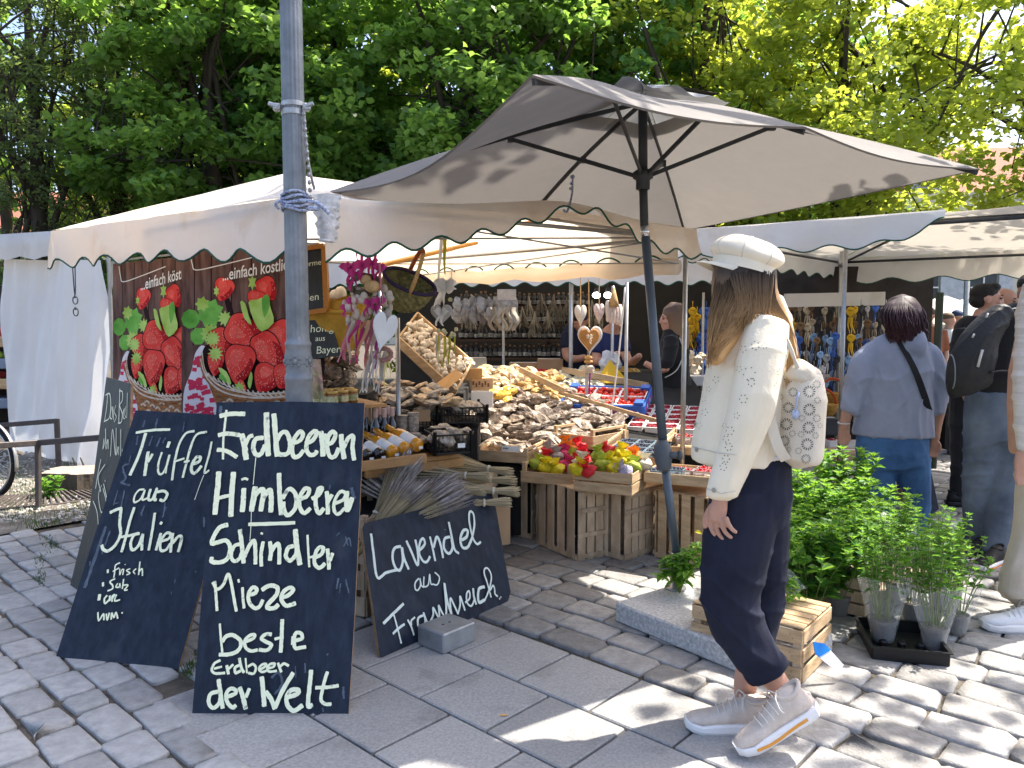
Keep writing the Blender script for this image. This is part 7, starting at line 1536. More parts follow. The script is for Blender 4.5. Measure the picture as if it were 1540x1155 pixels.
if p: mb.blob(p+n*.006, (.013, .008, .018), 9, 6); mb.tube([p+n*.01, p+n*.012+Vector((.006, 0, .05)), p+n*.008+Vector((.01, 0, .075))], .004, 6)
mb.build('toggle', [M('toggle_blue', (.40, .46, .62), .6, .3, 30)], bpk, smooth=True)
# ---- woman in the grey-blue shirt
wb_ = person('woman with short dark hair in a grey-blue shirt and blue jeans, seen from behind', at(1345, 800, 5.2).x, 5.2); Y = 5.2
b = MB(); head(b, 1358, 482, Y, .225, math.pi-.15)
limb(b, [(1358, 490, Y, 14, .05), (1356, 520, Y, 22, .06), (1350, 600, Y, 40, .10), (1345, 680, Y, 44, .10)])
for s, pts in ((0, [(1316, 532, Y, 8, .04), (1283, 590, Y-.02, 11, .04), (1272, 630, Y-.04, 8, .03), (1269, 645, Y-.05, 7, .024)]), (1, [(1394, 534, Y, 8, .04), (1414, 590, Y-.02, 11, .04), (1408, 640, Y-.04, 8, .03), (1406, 660, Y-.05, 7, .024)])): limb(b, pts)
hand(b, (1269, 640, Y-.05), (1268, 651, Y-.05), [[(1263+4*i, 657, Y-.05), (1262+4*i, 664, Y-.05), (1264+4*i, 671-abs(i-1.5)*1.5, Y-.06)] for i in range(4)], [(1274, 650, Y-.06), (1278, 657, Y-.06), (1277, 664, Y-.06)], 7.5, .014, 2.5)
hand(b, (1406, 655, Y-.05), (1405, 667, Y-.05), [[(1399+4*i, 674, Y-.05), (1398+4*i, 681, Y-.05), (1397+4*i, 689-abs(i-1.5)*1.5, Y-.06)] for i in range(4)], [(1412, 666, Y-.06), (1414, 673, Y-.06), (1413, 680, Y-.06)], 7.5, .014, 2.5)
limb(b, [(1318, 700, Y, 24, .08), (1320, 830, Y+.05, 14, .05)]); limb(b, [(1370, 700, Y, 24, .08), (1376, 800, Y, 14, .05)]); remeshed(b, 'body', .009, 2, [m_skin2], wb_)
m_shirt = M('greyblue_shirt', (.26, .29, .38), .85, .08, 9, bump=.15, bscale=120, sheen=.1); sh2 = MB()
limb(sh2, [(1358, 500, Y, 18, .07), (1356, 508, Y, 30, .09), (1354, 520, Y, 46, .11), (1352, 548, Y, 53, .13), (1348, 600, Y, 55, .15), (1345, 640, Y, 60, .16), (1344, 655, Y, 61, .16)], 20, 4)
limb(sh2, [(1322, 524, Y, 15, .07), (1309, 534, Y, 19, .075), (1297, 555, Y-.02, 22, .075), (1285, 595, Y-.03, 18, .06), (1276, 620, Y-.04, 15, .05)], 14, 4); limb(sh2, [(1388, 524, Y, 14, .07), (1400, 536, Y, 17, .075), (1408, 560, Y-.02, 17, .07), (1410, 600, Y-.03, 15, .055), (1408, 622, Y-.04, 13, .05)], 14, 4)
limb(sh2, [(1366, 506, Y-.07, 24, .05), (1378, 520, Y-.10, 20, .04), (1384, 536, Y-.10, 10, .02)], 12, 3)
sfold = folds(.0065, 27, 6, 4.2)
so2 = remeshed(sh2, 'shirt', .011, 2, [m_shirt], wb_, sfold); bs_ = bvh(so2)
jn = MB(); m_jean = M('blue_jeans', (.035, .10, .24), .8, .3, 5, bump=.15, bscale=200, col2=(.06, .16, .34))
limb(jn, [(1343, 645, Y, 53, .14), (1342, 672, Y, 55, .155), (1343, 700, Y, 53, .15)], 20, 4); limb(jn, [(1318, 690, Y, 28, .12), (1319, 740, Y+.02, 25, .10), (1324, 790, Y+.05, 19, .08), (1326, 828, Y+.07, 14, .07)], 14, 4); limb(jn, [(1370, 690, Y, 28, .12), (1376, 740, Y, 23, .10), (1379, 790, Y, 17, .075), (1378, 815, Y, 14, .07)], 14, 4)
remeshed(jn, 'jeans', .011, 2, [m_jean], wb_, folds(.004, 18, 26, 1))
for hx in (1326, 1378): q = gnd(hx, 808); shoe(wb_, Vector((q.x, Y-.06, .0)), Vector((.1, 1, 0)), 0, .25, m_black, m_shs, None, lace=False)
hr = MB(); limb(hr, [(1357, 449, Y, 18, .07), (1357, 462, Y-.01, 26, .10), (1358, 482, Y-.03, 28, .105), (1360, 493, Y-.04, 26, .10), (1364, 501, Y-.05, 22, .08)], 18, 4); m_dh = hairmat('hair_dark', (.022, .012, .016), (.05, .02, .028), 1.35, 1.62)
remeshed(hr, 'hair', .009, 2, [m_dh], wb_); st = MB(); rg = random.Random(4)
for i in range(260):
    u = rg.uniform(-1, 1); x0 = 1357+16*u; q = math.sqrt(max(0, 1-u*u)); k1_, k2_ = rg.uniform(-4, 4), rg.uniform(-5, 5); c = [at(x0, 445+7*abs(u), Y-.05*q), at(1357+27*u, 460, Y-.125*q), at(1358+32*u+k1_, 474, Y-.15*q+rg.uniform(-.02, .01)), at(1360+31*u+k2_, 489, Y-.15*q+rg.uniform(-.03, .01)), at(1363+30*u-k1_, 500, Y-.14*q), at(1364+33*u+k2_, 508+rg.uniform(-7, 9), Y-.12*q)]; q_ = catmull(c, 3); st.tube(q_, [.0065*(1-.7*j/(len(q_)-1)) for j in range(len(q_))], 4, cap=False)
st.build('hair_strands', [m_dh], wb_, smooth=True)['kind'] = 'stuff'
mb = MB(); P_ = []
for i in range(15):
    u = i/14; p, n = hit(bs_, 1346+u*48+6*math.sin(u*3), 503+u*112)
    if p: P_.append((p+n*.006, n))
mb.grid([[p+Vector((-.028, 0, .01)), p+Vector((.028, 0, -.01))] for p, n in P_]); mb.build('black_strap', [M('strap_black', (.015, .016, .018), .8)], wb_, smooth=True)
mb = MB(); c = at(1269, 636, Y-.045); mb.tube([c+Vector((.037*math.cos(a), .03*math.sin(a), .004*math.sin(a))) for a in np.linspace(0, 6.3, 16)], .005, 6); mb.build('bracelet', [m_whiter], wb_, smooth=True)
# ---- young man in black
my = person('young man with short dark hair in a black T-shirt and black trousers, looking right', at(1450, 760, 6.0).x, 6.0); Y = 6.0
b = MB(); T_, r_ = head(b, 1484, 450, Y, .235, 1.25); limb(b, [(1479, 468, Y, 12, .055), (1474, 490, Y, 15, .06), (1468, 560, Y, 28, .09), (1462, 620, Y, 26, .09)])
limb(b, [(1447, 630, Y, 11, .06), (1441, 735, Y, 6, .03)]); limb(b, [(1466, 630, Y+.1, 11, .06), (1463, 735, Y+.2, 6, .03)]); limb(b, [(1452, 500, Y-.12, 11, .05), (1446, 560, Y-.16, 9, .04), (1456, 600, Y-.14, 7, .03)]); remeshed(b, 'body', .010, 2, [m_skin], my); eyes(my, T_, r_)
m_tee = M('black_cotton', (.012, .012, .014), .85, .2, 9, bump=.12, bscale=120, sheen=.15); tt = MB()
limb(tt, [(1474, 482, Y, 17, .07), (1470, 492, Y, 32, .11), (1464, 530, Y, 34, .13), (1461, 580, Y, 32, .12), (1459, 618, Y, 31, .12)], 16, 4); limb(tt, [(1448, 498, Y-.10, 15, .065), (1442, 530, Y-.14, 14, .06), (1441, 552, Y-.15, 13, .055)], 12, 4); remeshed(tt, 'shirt', .012, 2, [m_tee], my, folds(.005, 20, 18, 3))
tt = MB(); limb(tt, [(1459, 605, Y, 29, .12), (1457, 640, Y, 30, .13)], 16, 4); limb(tt, [(1447, 630, Y, 19, .1), (1445, 690, Y, 14, .08), (1440, 745, Y, 11, .065)], 14, 4); limb(tt, [(1466, 630, Y+.1, 18, .1), (1466, 690, Y+.15, 14, .08), (1462, 742, Y+.2, 11, .065)], 14, 4); remeshed(tt, 'trousers', .012, 2, [m_tee], my, folds(.004, 20, 24, 4))
for x, dy in ((1434, 0), (1462, .22)): q = at(x, 757, Y+dy); shoe(my, Vector((q.x-.05, Y+dy, 0)), Vector((.9, -.2, 0)), 0, .28, m_black, m_black, None, lace=False)
m_bh = M('hair_black', (.016, .013, .012), .6, .3, 60, bump=.6, bscale=150)
hr = MB(); T2 = T_; B_ = lambda x, y, z, a, c_, d: hr.blob((0, 0, 0), (a*r_, c_*r_, d*r_), 14, 10, T2 @ Matrix.Translation((x*r_, y*r_, z*r_))); B_(0, .17, .36, .75, .88, .70); B_(0, -.36, .78, .52, .44, .28); B_(0, .50, -.05, .70, .55, .55); remeshed(hr, 'hair', .009, 1, [m_bh], my)
# ---- man with the black backpack and grey jeans
mg = person('man in black T-shirt, washed grey jeans and orange-black trainers at the right edge', at(1500, 835, 4.72).x, 4.72); Y = 4.72
b = MB(); T_, r_ = head(b, 1556, 440, Y-.02, .235, 2.2); limb(b, [(1552, 460, Y, 15, .06), (1546, 490, Y, 22, .07), (1530, 580, Y, 44, .10), (1506, 640, Y, 40, .10)]); limb(b, [(1478, 650, Y, 14, .06), (1468, 815, Y+.03, 8, .03)]); limb(b, [(1515, 650, Y-.02, 14, .06), (1496, 822, Y-.13, 8, .03)]); limb(b, [(1580, 500, Y, 16, .06), (1596, 590, Y, 13, .05), (1600, 660, Y-.1, 9, .03)]); remeshed(b, 'body', .010, 2, [m_skin2], mg)
hr = MB(); hr.blob((0, 0, 0), (.76*r_, .86*r_, .62*r_), 14, 10, T_ @ Matrix.Translation((0, .12*r_, .45*r_))); remeshed(hr, 'hair', .01, 1, [m_bh], mg)
tt = MB(); limb(tt, [(1552, 476, Y, 22, .08), (1540, 490, Y, 50, .12), (1528, 540, Y, 56, .15), (1512, 590, Y, 50, .14), (1506, 605, Y, 48, .14)], 18, 4); limb(tt, [(1582, 500, Y, 22, .08), (1596, 560, Y, 20, .07)], 12, 3); limb(tt, [(1530, 592, Y-.03, 22, .1), (1535, 628, Y-.03, 14, .07)], 12, 3); remeshed(tt, 'shirt', .012, 2, [m_tee], mg, folds(.006, 16, 18, 5))
m_gj = M('grey_jeans', (.08, .105, .15), .85, .35, 4, bump=.15, bscale=200, col2=(.145, .185, .24)); tt = MB(); limb(tt, [(1500, 592, Y, 45, .14), (1497, 630, Y, 46, .15), (1497, 660, Y, 44, .14)], 18, 4)
limb(tt, [(1478, 650, Y, 26, .12), (1472, 720, Y+.02, 22, .10), (1468, 780, Y+.03, 19, .08), (1467, 822, Y+.04, 19, .085)], 14, 4); limb(tt, [(1515, 650, Y-.02, 26, .12), (1511, 720, Y-.05, 23, .10), (1502, 780, Y-.10, 20, .08), (1494, 832, Y-.14, 20, .085)], 14, 4); remeshed(tt, 'jeans', .011, 2, [m_gj], mg, folds(.006, 18, 30, 2))
m_sb = M('trainer_black', (.015, .014, .014), .7); m_so = M('trainer_orange', (.75, .22, .02), .5)
q = gnd(1478, 837); shoe(mg, Vector((q.x, q.y, 0)), Vector((-.55, -.35, 0)), 0, .27, m_sb, m_shs, m_so, lace=False); q = gnd(1506, 848); shoe(mg, Vector((q.x, q.y, 0)), Vector((-.50, -.30, 0)), 0, .27, m_sb, m_shs, m_so, lace=False)
m_bpk = M('black_nylon', (.016, .017, .020), .55, .25, 14, bump=.2, bscale=60); bk2 = thing('backpack', 'black sling backpack with light zip tabs on the man in grey jeans', 'backpack', at(1462, 590, Y-.15)); Yb = Y-.14
mb = MB(); limb(mb, [(1458, 590, Yb, 30, .05), (1456, 575, Yb, 34, .085), (1462, 540, Yb, 33, .10), (1478, 505, Yb, 27, .09), (1500, 478, Yb, 20, .07), (1515, 466, Yb, 14, .05)], 18, 4); po2 = remeshed(mb, 'bag_body', .011, 2, [m_bpk], bk2, folds(.007, 22, 18, 7)); bb_ = bvh(po2)
def decal(tree, pts, w, mat, name, par):
    P_ = [hit(tree, x, y) for x, y in pts]; P_ = [(p+n*.003, n) for p, n in P_ if p]
    if len(P_) < 2: return
    mb = MB(); mb.tube([p for p, n in P_], w, 5); mb.build(name, [mat], par, smooth=True)
m_pipe = M('grey_piping', (.20, .21, .23), .6); decal(bb_, [(1428+6*math.cos(a)+3, 560-26*math.sin(a)) for a in np.linspace(-1.2, 2.0, 12)], .004, m_pipe, 'piping', bk2); decal(bb_, [(1470, 552), (1473, 540), (1477, 526)], .009, m_whiter, 'zip_tab', bk2); decal(bb_, [(1462, 508), (1465, 502)], .006, m_whiter, 'zip_tab', bk2); decal(bb_, [(1484, 478), (1486, 472)], .006, m_whiter, 'zip_tab', bk2)
mb = MB(); mb.tube(catmull([at(1500, 480, Yb-.03), at(1520, 466, Yb-.02), at(1545, 468, Yb-.02), at(1570, 500, Yb+.02)], 6), .017, 8, flat=.5); mb.tube(catmull([at(1488, 560, Yb-.09), at(1520, 560, Yb-.08), at(1560, 590, Yb-.03)], 6), .014, 8, flat=.5); mb.build('shoulder_strap', [m_bpk], bk2, smooth=True)
# ---- bald man further right
mbld = person('balding man half hidden behind the man with the black backpack', at(1508, 760, 6.4).x, 6.4); Y = 6.4; b = MB(); T_, r_ = head(b, 1512, 455, Y, .24, .5); limb(b, [(1514, 470, Y, 13, .06), (1518, 500, Y, 20, .08), (1520, 600, Y, 28, .1), (1520, 640, Y, 26, .1)]); limb(b, [(1510, 640, Y, 14, .08), (1510, 738, Y, 8, .05)]); limb(b, [(1530, 640, Y, 14, .08), (1532, 738, Y, 8, .05)]); remeshed(b, 'body', .012, 2, [m_skin], mbld); eyes(mbld, T_, r_)
tt = MB(); limb(tt, [(1516, 486, Y, 30, .11), (1520, 540, Y, 34, .13), (1520, 620, Y, 32, .12)], 14, 4); remeshed(tt, 'shirt', .014, 2, [M('dark_blue_shirt', (.03, .04, .08), .85)], mbld); tt = MB(); limb(tt, [(1510, 610, Y, 18, .1), (1510, 740, Y, 11, .07)], 12, 4); limb(tt, [(1530, 610, Y, 18, .1), (1532, 740, Y, 11, .07)], 12, 4); remeshed(tt, 'trousers', .014, 2, [m_gj], mbld)
# ---- person in cream at the right edge
mc = person('person in a striped cream sweater, beige trousers and white trainers cut by the right edge', at(1545, 940, 3.7).x, 3.7); Y = 3.7
b = MB(); head(b, 1590, 360, Y, .23, 2.0); limb(b, [(1588, 385, Y, 18, .06), (1585, 420, Y, 30, .08), (1578, 560, Y, 60, .1), (1575, 680, Y, 56, .1)]); limb(b, [(1575, 690, Y, 24, .08), (1536, 890, Y-.09, 14, .04)]); limb(b, [(1600, 690, Y, 34, .1), (1600, 880, Y+.1, 16, .05)]); limb(b, [(1568, 480, Y-.04, 12, .04), (1551, 580, Y-.1, 11, .035), (1545, 680, Y-.12, 12, .03)])
hand(b, (1536, 680, Y-.12), (1536, 698, Y-.12), [[(1529+5*i, 708, Y-.12), (1528+5*i, 720, Y-.12), (1530+5*i, 730, Y-.13)] for i in range(4)], [(1546, 698, Y-.13), (1549, 708, Y-.13), (1547, 716, Y-.13)], 11, .014, 3.6); remeshed(b, 'body', .009, 2, [m_skin], mc)
m_cs = M('cream_knit', (.60, .52, .47), .9, .12, 3, bump=.4, bscale=12, stretch=(.3, .3, 14), col2=(.70, .66, .62)); tt = MB(); limb(tt, [(1592, 425, Y, 48, .11), (1592, 480, Y, 60, .14), (1592, 600, Y, 56, .15), (1590, 690, Y, 56, .15)], 16, 4); limb(tt, [(1564, 460, Y-.04, 28, .07), (1550, 540, Y-.09, 25, .065), (1546, 620, Y-.11, 21, .055), (1545, 676, Y-.12, 16, .045)], 14, 4); remeshed(tt, 'sweater', .011, 2, [m_cs], mc, folds(.005, 10, 40, 3))
hr = MB(); limb(hr, [(1590, 325, Y, 30, .08), (1592, 370, Y+.02, 38, .1), (1596, 420, Y+.05, 30, .07)], 14, 4); remeshed(hr, 'hair', .012, 1, [m_dh], mc)
m_be = M('beige_trousers', (.52, .43, .34), .85, .1, 6, bump=.15, bscale=100, col2=(.60, .51, .42)); tt = MB(); limb(tt, [(1588, 680, Y, 56, .14), (1588, 720, Y, 56, .15)], 16, 4); limb(tt, [(1574, 720, Y-.02, 40, .13), (1562, 800, Y-.05, 35, .11), (1543, 860, Y-.08, 34, .095), (1532, 900, Y-.10, 32, .09)], 14, 4); limb(tt, [(1600, 720, Y+.05, 40, .13), (1600, 860, Y+.1, 32, .1), (1600, 895, Y+.1, 30, .09)], 14, 4); remeshed(tt, 'trousers', .011, 2, [m_be], mc, folds(.006, 14, 22, 6))
m_wsh = M('white_trainer', (.72, .72, .75), .6, .06, 20, bump=.15, bscale=100); q = gnd(1578, 950); shoe(mc, Vector((q.x, q.y, 0)), Vector((-.95, .10, 0)), 0, .30, m_wsh, m_shs, None); q = gnd(1625, 920); shoe(mc, Vector((q.x, q.y, 0)), Vector((-.9, .2, 0)), 0, .29, m_wsh, m_shs, None)
# ---- stall keepers and a customer under the back tent
k1 = person('stall keeper in a navy T-shirt bent forward behind the ginger heart', at(868, 700, 7.7).x, 7.7); Y = 7.7; b = MB(); T_, r_ = head(b, 873, 482, Y-.1, .23, -.3, .5); limb(b, [(870, 492, Y, 9, .05), (866, 510, Y, 16, .08), (862, 560, Y, 18, .1), (862, 640, Y, 16, .1)]); limb(b, [(852, 512, Y-.1, 8, .05), (853, 536, Y-.15, 7, .045), (866, 540, Y-.3, 6, .035), (880, 537, Y-.4, 5, .03)]); limb(b, [(858, 640, Y, 11, .08), (856, 700, Y, 8, .06)]); limb(b, [(870, 640, Y, 11, .08), (872, 700, Y, 8, .06)]); remeshed(b, 'body', .013, 2, [m_skin2], k1)
m_nv = M('navy_tee', (.012, .014, .032), .85, .15, bump=.1); tt = MB(); limb(tt, [(868, 490, Y, 14, .09), (864, 505, Y, 20, .12), (862, 560, Y, 20, .13), (862, 610, Y, 19, .12)], 14, 4); limb(tt, [(852, 503, Y-.06, 9, .07), (851, 524, Y-.12, 9, .06)], 10, 3); remeshed(tt, 'shirt', .014, 2, [m_nv], k1); tt = MB(); limb(tt, [(863, 600, Y, 19, .12), (863, 650, Y, 18, .12), (863, 705, Y, 16, .1)], 12, 3); remeshed(tt, 'trousers', .014, 2, [m_tee], k1)
hr = MB(); hr.blob((0, 0, 0), (.78*r_, .9*r_, .6*r_), 12, 9, T_ @ Matrix.Translation((0, .1*r_, .45*r_))); remeshed(hr, 'hair', .012, 1, [m_bh], k1)
k2 = person('stall keeper in a blue V-neck top reaching over the counter, right of the ginger heart', at(920, 700, 7.5).x, 7.5); Y = 7.5; b = MB(); T_, r_ = head(b, 925, 478, Y-.15, .23, .35, .35); limb(b, [(922, 492, Y-.06, 9, .05), (918, 508, Y, 17, .08), (914, 560, Y, 18, .1), (914, 640, Y, 18, .1)]); limb(b, [(900, 515, Y-.05, 8, .05), (897, 545, Y-.15, 7, .04), (918, 536, Y-.4, 6, .035), (932, 532, Y-.5, 5, .03)]); limb(b, [(936, 515, Y-.05, 8, .05), (946, 545, Y-.2, 7, .04), (962, 535, Y-.5, 5, .03)]); limb(b, [(908, 640, Y, 11, .08), (907, 705, Y, 8, .06)]); limb(b, [(922, 640, Y, 11, .08), (924, 705, Y, 8, .06)]); remeshed(b, 'body', .013, 2, [m_skin], k2); eyes(k2, T_, r_)
m_v = M('blue_top', (.018, .028, .10), .85, .15, bump=.1); tt = MB(); limb(tt, [(918, 503, Y+.02, 22, .10), (915, 530, Y, 23, .13), (914, 580, Y, 22, .13), (914, 620, Y, 22, .12)], 14, 4); limb(tt, [(900, 508, Y-.03, 10, .07), (897, 530, Y-.1, 9, .06)], 10, 3); limb(tt, [(936, 508, Y-.03, 10, .07), (941, 528, Y-.12, 9, .06)], 10, 3); remeshed(tt, 'top', .013, 2, [m_v], k2); tt = MB(); limb(tt, [(914, 610, Y, 22, .12), (914, 705, Y, 18, .1)], 12, 3); remeshed(tt, 'trousers', .014, 2, [m_tee], k2)
hr = MB(); hr.blob((0, 0, 0), (.8*r_, .92*r_, .7*r_), 12, 9, T_ @ Matrix.Translation((0, .14*r_, .35*r_))); remeshed(hr, 'hair', .012, 1, [m_dh], k2)
k3 = person('woman with long blond-brown hair in a black dress standing behind the parasol pole', at(1012, 700, 6.7).x, 6.7); Y = 6.7; b = MB(); T_, r_ = head(b, 1010, 480, Y, .225, -1.45); limb(b, [(1014, 490, Y, 9, .05), (1014, 505, Y, 16, .07), (1014, 560, Y, 18, .1), (1014, 640, Y, 18, .1)]); limb(b, [(1006, 515, Y-.12, 8, .05), (1000, 555, Y-.16, 7, .04), (978, 550, Y-.1, 5, .03), (970, 546, Y-.1, 5, .02)]); limb(b, [(1008, 640, Y, 12, .08), (1006, 730, Y, 7, .05)]); limb(b, [(1020, 640, Y, 12, .08), (1022, 730, Y, 7, .05)]); remeshed(b, 'body', .011, 2, [m_skin], k3); eyes(k3, T_, r_)
tt = MB(); limb(tt, [(1015, 496, Y, 17, .09), (1015, 512, Y, 22, .12), (1014, 550, Y, 23, .13), (1013, 600, Y, 27, .15), (1012, 660, Y, 29, .16)], 16, 4); limb(tt, [(1010, 508, Y-.12, 12, .065), (1003, 545, Y-.16, 11, .055), (986, 552, Y-.12, 8, .04)], 12, 4); remeshed(tt, 'dress', .012, 2, [m_tee], k3, folds(.006, 18, 20, 2))
hr = MB(); limb(hr, [(1011, 460, Y, 14, .075), (1014, 470, Y, 19, .095), (1018, 485, Y-.01, 17, .095), (1022, 500, Y-.03, 15, .085), (1026, 514, Y-.05, 12, .07), (1029, 526, Y-.06, 7, .04)], 14, 4); m_bl = hairmat('hair_blond', (.10, .06, .04), (.32, .20, .11), 1.25, 1.6); remeshed(hr, 'hair', .010, 1, [m_bl], k3)
mb = MB(); mb.tube(catmull([at(1022, 508, Y-.14), at(1028, 530, Y-.17), at(1018, 556, Y-.18), at(1000, 568, Y-.17)], 5), .005, 5); mb.build('bag_cord', [m_whiter], k3, smooth=True)
# ------------------------------------------------------------------ shelves and wares at the back, far right, far left
sf = thing('bottle_shelf', 'dark wooden shelves full of bottles under the back tent', 'shelf', at(785, 700, 8.9)); Ys = 8.9; sf.location.z = 0
mb = MB()
for y in (462, 488, 512, 540): a, b = at(690, y, Ys), at(892, y, Ys); mb.beam(a, b, .16, .022)
mb.build('boards', [M('shelf_brown', (.07, .04, .025), .7, .2, 8)], sf)
for x in (690, 757, 825, 892): mb = MB(); p = at(x, 500, Ys+.05); mb.box((p.x, p.y, .85), (.035, .05, 1.6)); mb.build('upright', [M('shelf_brown', (.07, .04, .025), .7, .2, 8)], sf)
mb = MB(); mb.lathe([(.026, 0), (.028, .004), (.028, .10), (.024, .12), (.011, .14), (.011, .165)], 10); mb.mi = 1; mb.lathe([(.0285, .025), (.0285, .075)], 10, cap=False); mb.mi = 2; mb.lathe([(.013, .15), (.013, .172), (.010, .174)], 8)
bs0 = tag(link('shelf_bottle', mb.mesh('shelf_bottle'), None, [M('dark_shelf_glass', (.012, .010, .012), .2, .3, coat=.4), M('shelf_label', (.12, .14, .22), .6, .6, 30, rand=.6, col2=(.5, .48, .42)), M('shelf_cap', (.30, .16, .08), .5, .3, rand=.4)], True), 'small dark bottle in the packed rows of the back shelves', 'bottle', 'bottles on the back shelves'); k = 0
for y in (462, 488, 512, 540):
    for i in range(27):
        x = 694+7.3*i+rnd.uniform(-.6, .6); p = at(x, y-2, Ys-.03); o = bs0 if k == 0 else dup(bs0); o.location = p; s = rnd.uniform(.85, 1.1); o.scale = (s, s, s*(.92 if y > 480 else .9)); o.rotation_euler = (0, 0, rnd.uniform(0, 6)); k += 1
# hanging dried bunches above the shelves
bun = []
for s in range(3):
    rg = random.Random(s); mb = MB()
    for i in range(40): a = rg.uniform(0, 6.28); mb.tube([(0, 0, 0), (.02*math.cos(a), .02*math.sin(a), -.08), (rg.uniform(.03, .07)*math.cos(a), .06*math.sin(a), -rg.uniform(.15, .26))], .004, 3)
    bun.append(tag(link('dried_bunch', mb.mesh('dried_bunch'), None, [M('dried_bunch', (.17, .15, .11), .9, .4, 20, island=.5, rand=.5, col2=(.36, .32, .25))]), 'dried bunch hung in the row above the bottle shelves', 'bunch', 'dried bunches above the bottle shelves'))
scatter(bun, [at(700+9.5*i, 448+rnd.uniform(-8, 8)+16*(i % 2), 8.5+rnd.uniform(-.1, .1)) for i in range(22)], None, (.8, 1.2), .1, 2)
cb = [tag(link('clear_pouch', crumple(.05, .018, .08, 400+s, 10, 8, .3).mesh('clear_pouch'), None, [M('pouch', (.24, .22, .20), .25, .3, 20, coat=.5, rand=.3)]), 'small clear pouch hanging in a row left of the bottle shelves', 'pouch', 'clear pouches hanging left of the shelves') for s in range(2)]
scatter(cb, [at(688+12*(i % 8), 458+16*(i//8), 7.3+.04*(i % 3)) for i in range(16)], None, (.8, 1.2), .2, 3)
mb = MB(); mb.box(at(762, 443, 6.6), (.16, .01, .09)); solid('grey_sign', mb, [M('grey_sign', (.34, .33, .31), .7, .2, 20)], 'grey printed card hung on the rolled awning', 'sign')
mb = MB()
for k in range(5): mb.grid([[at(740+9*k+4*math.sin(j+k), 462+5*j, 7.0+.03*math.sin(i*2+k)) + Vector((.018*i-.018, 0, 0)) for j in range(8)] for i in range(3)])
solid('cloth_towels', mb, [M('cream_towel', (.34, .30, .24), .9, .15)], 'row of cream cloths hanging before the bottle shelves', 'cloth', smooth=True)
# boxes, red cloth and trays on the rear counter
rcn = thing('rear_counter', 'dark counter in front of the bottle shelves', 'counter', (at(790, 700, 8.0).x, 8.0, 0)); p = rcn.location; mb = MB(); mb.box((p.x+.2, 8.0, .94), (2.4, .5, .04)); mb.build('top', [m_cloth], rcn); mb = MB(); mb.box((p.x+.2, 8.0, .46), (2.3, .44, .9)); mb.build('front', [m_cloth], rcn)
for x, y, Y, sz, mt, lab in ((757, 555, 7.8, (.30, .2, .05), m_paper, 'white tray on the rear counter, left one'), (790, 549, 7.75, (.32, .2, .09), m_card, 'pale cardboard box on the rear counter beside the red cloth'), (828, 552, 7.7, (.26, .2, .13), m_card, 'brown cardboard box on the rear counter by the stall keeper'), (715, 548, 7.8, (.22, .18, .14), M('cream_box', (.5, .45, .36), .8), 'cream box on the rear counter at the left')):
    mb = MB(); c = at(x, y, Y); c.z = .962+sz[2]/2; mb.box(c, sz, rnd.uniform(-.2, .2), .004); mb.mi = 1; mb.box(c+Vector((0, 0, sz[2]/2+.001)), (sz[0]*.97, .04, .003)); solid('box', mb, [mt, m_paper], lab, 'box')
mb = crumple(.24, .16, .05, 500, 18, 10, .25); c = at(800, 562, 7.45); mb.v = [tuple(Vector(v)+c) for v in mb.v]; solid('red_cloth', mb, [M('red_cloth', (.36, .012, .02), .8, .2, bump=.3)], 'crumpled red cloth on the rear counter behind the pale packets', 'cloth', smooth=True)
# work lamps lit under the back tent
m_lamp = bpy.data.materials.new('lamp_glow'); m_lamp.use_nodes = True; e_ = m_lamp.node_tree.nodes['Principled BSDF']; e_.inputs['Emission Color'].default_value = (1, .95, .88, 1); e_.inputs['Emission Strength'].default_value = 5; MATS['lamp_glow'] = m_lamp
for x, lab in ((897, 'left one of the two lit white lamps under the back tent'), (914, 'right one of the two lit white lamps under the back tent')):
    c = at(x, 444, 7.1); t = thing('lamp', lab, 'lamp', c); mb = MB(); mb.blob(c, (.038, .03, .028), 12, 8); mb.build('bulb', [m_lamp], t, smooth=True); mb = MB(); mb.lathe([(.02, .028), (.024, .04), (.012, .07)], 10, c); mb.build('socket', [m_rib], t, smooth=True)
    mb = MB(); mb.tube([c+Vector((0, 0, .06)), c+Vector((0, 0, .3))], .004, 5); mb.build('cable', [m_rib], t)
# -- souvenir stall seen between the women: hanging ornaments
og_cols = [('blue', (.05, .14, .50)), ('skyblue', (.24, .40, .66)), ('white', (.60, .60, .62)), ('yellow', (.68, .42, .02)), ('cream', (.50, .42, .30)), ('brown', (.20, .12, .06)), ('dark', (.05, .05, .06))]
def ornament(i, colname, col):
    mb = MB(); heart(mb, Vector((0, 0, -.10)), .075, .08, .016, .2); mb.tube([(0, 0, 0), (0, 0, -.07)], .0025, 4)
    for k in range(3): ribbon(mb, (-.012+.012*k, 0, -.13), (-.02+.02*k, .01, -.26), .014, i*3+k, .01)
    mb.blob((0, -.015, -.065), (.024, .012, .016), 7, 5); return tag(link('hanging_ornament', mb.mesh('hanging_ornament'), None, [M('orn_'+colname, col, .65, .15, 20, rand=.2)], True), '%s heart ornament with ribbons hanging in rows in the souvenir stall' % colname, 'ornament', '%s heart ornaments in the souvenir stall' % colname)
op = {n: ornament(i, n, c) for i, (n, c) in enumerate(og_cols)}; used = set(); rg = random.Random(6)
def pick(x, y):
    if x > 1295: return rg.choice(['dark', 'white', 'cream', 'dark', 'brown', 'cream', 'blue'])
    if y < 480: return rg.choice(['dark', 'cream', 'brown', 'brown', 'yellow' if 1270 < x < 1290 or x < 1200 else 'cream'])
    return rg.choice(['blue', 'skyblue', 'skyblue', 'blue', 'white', 'dark', 'brown', 'yellow' if 1275 < x < 1290 else 'white'])
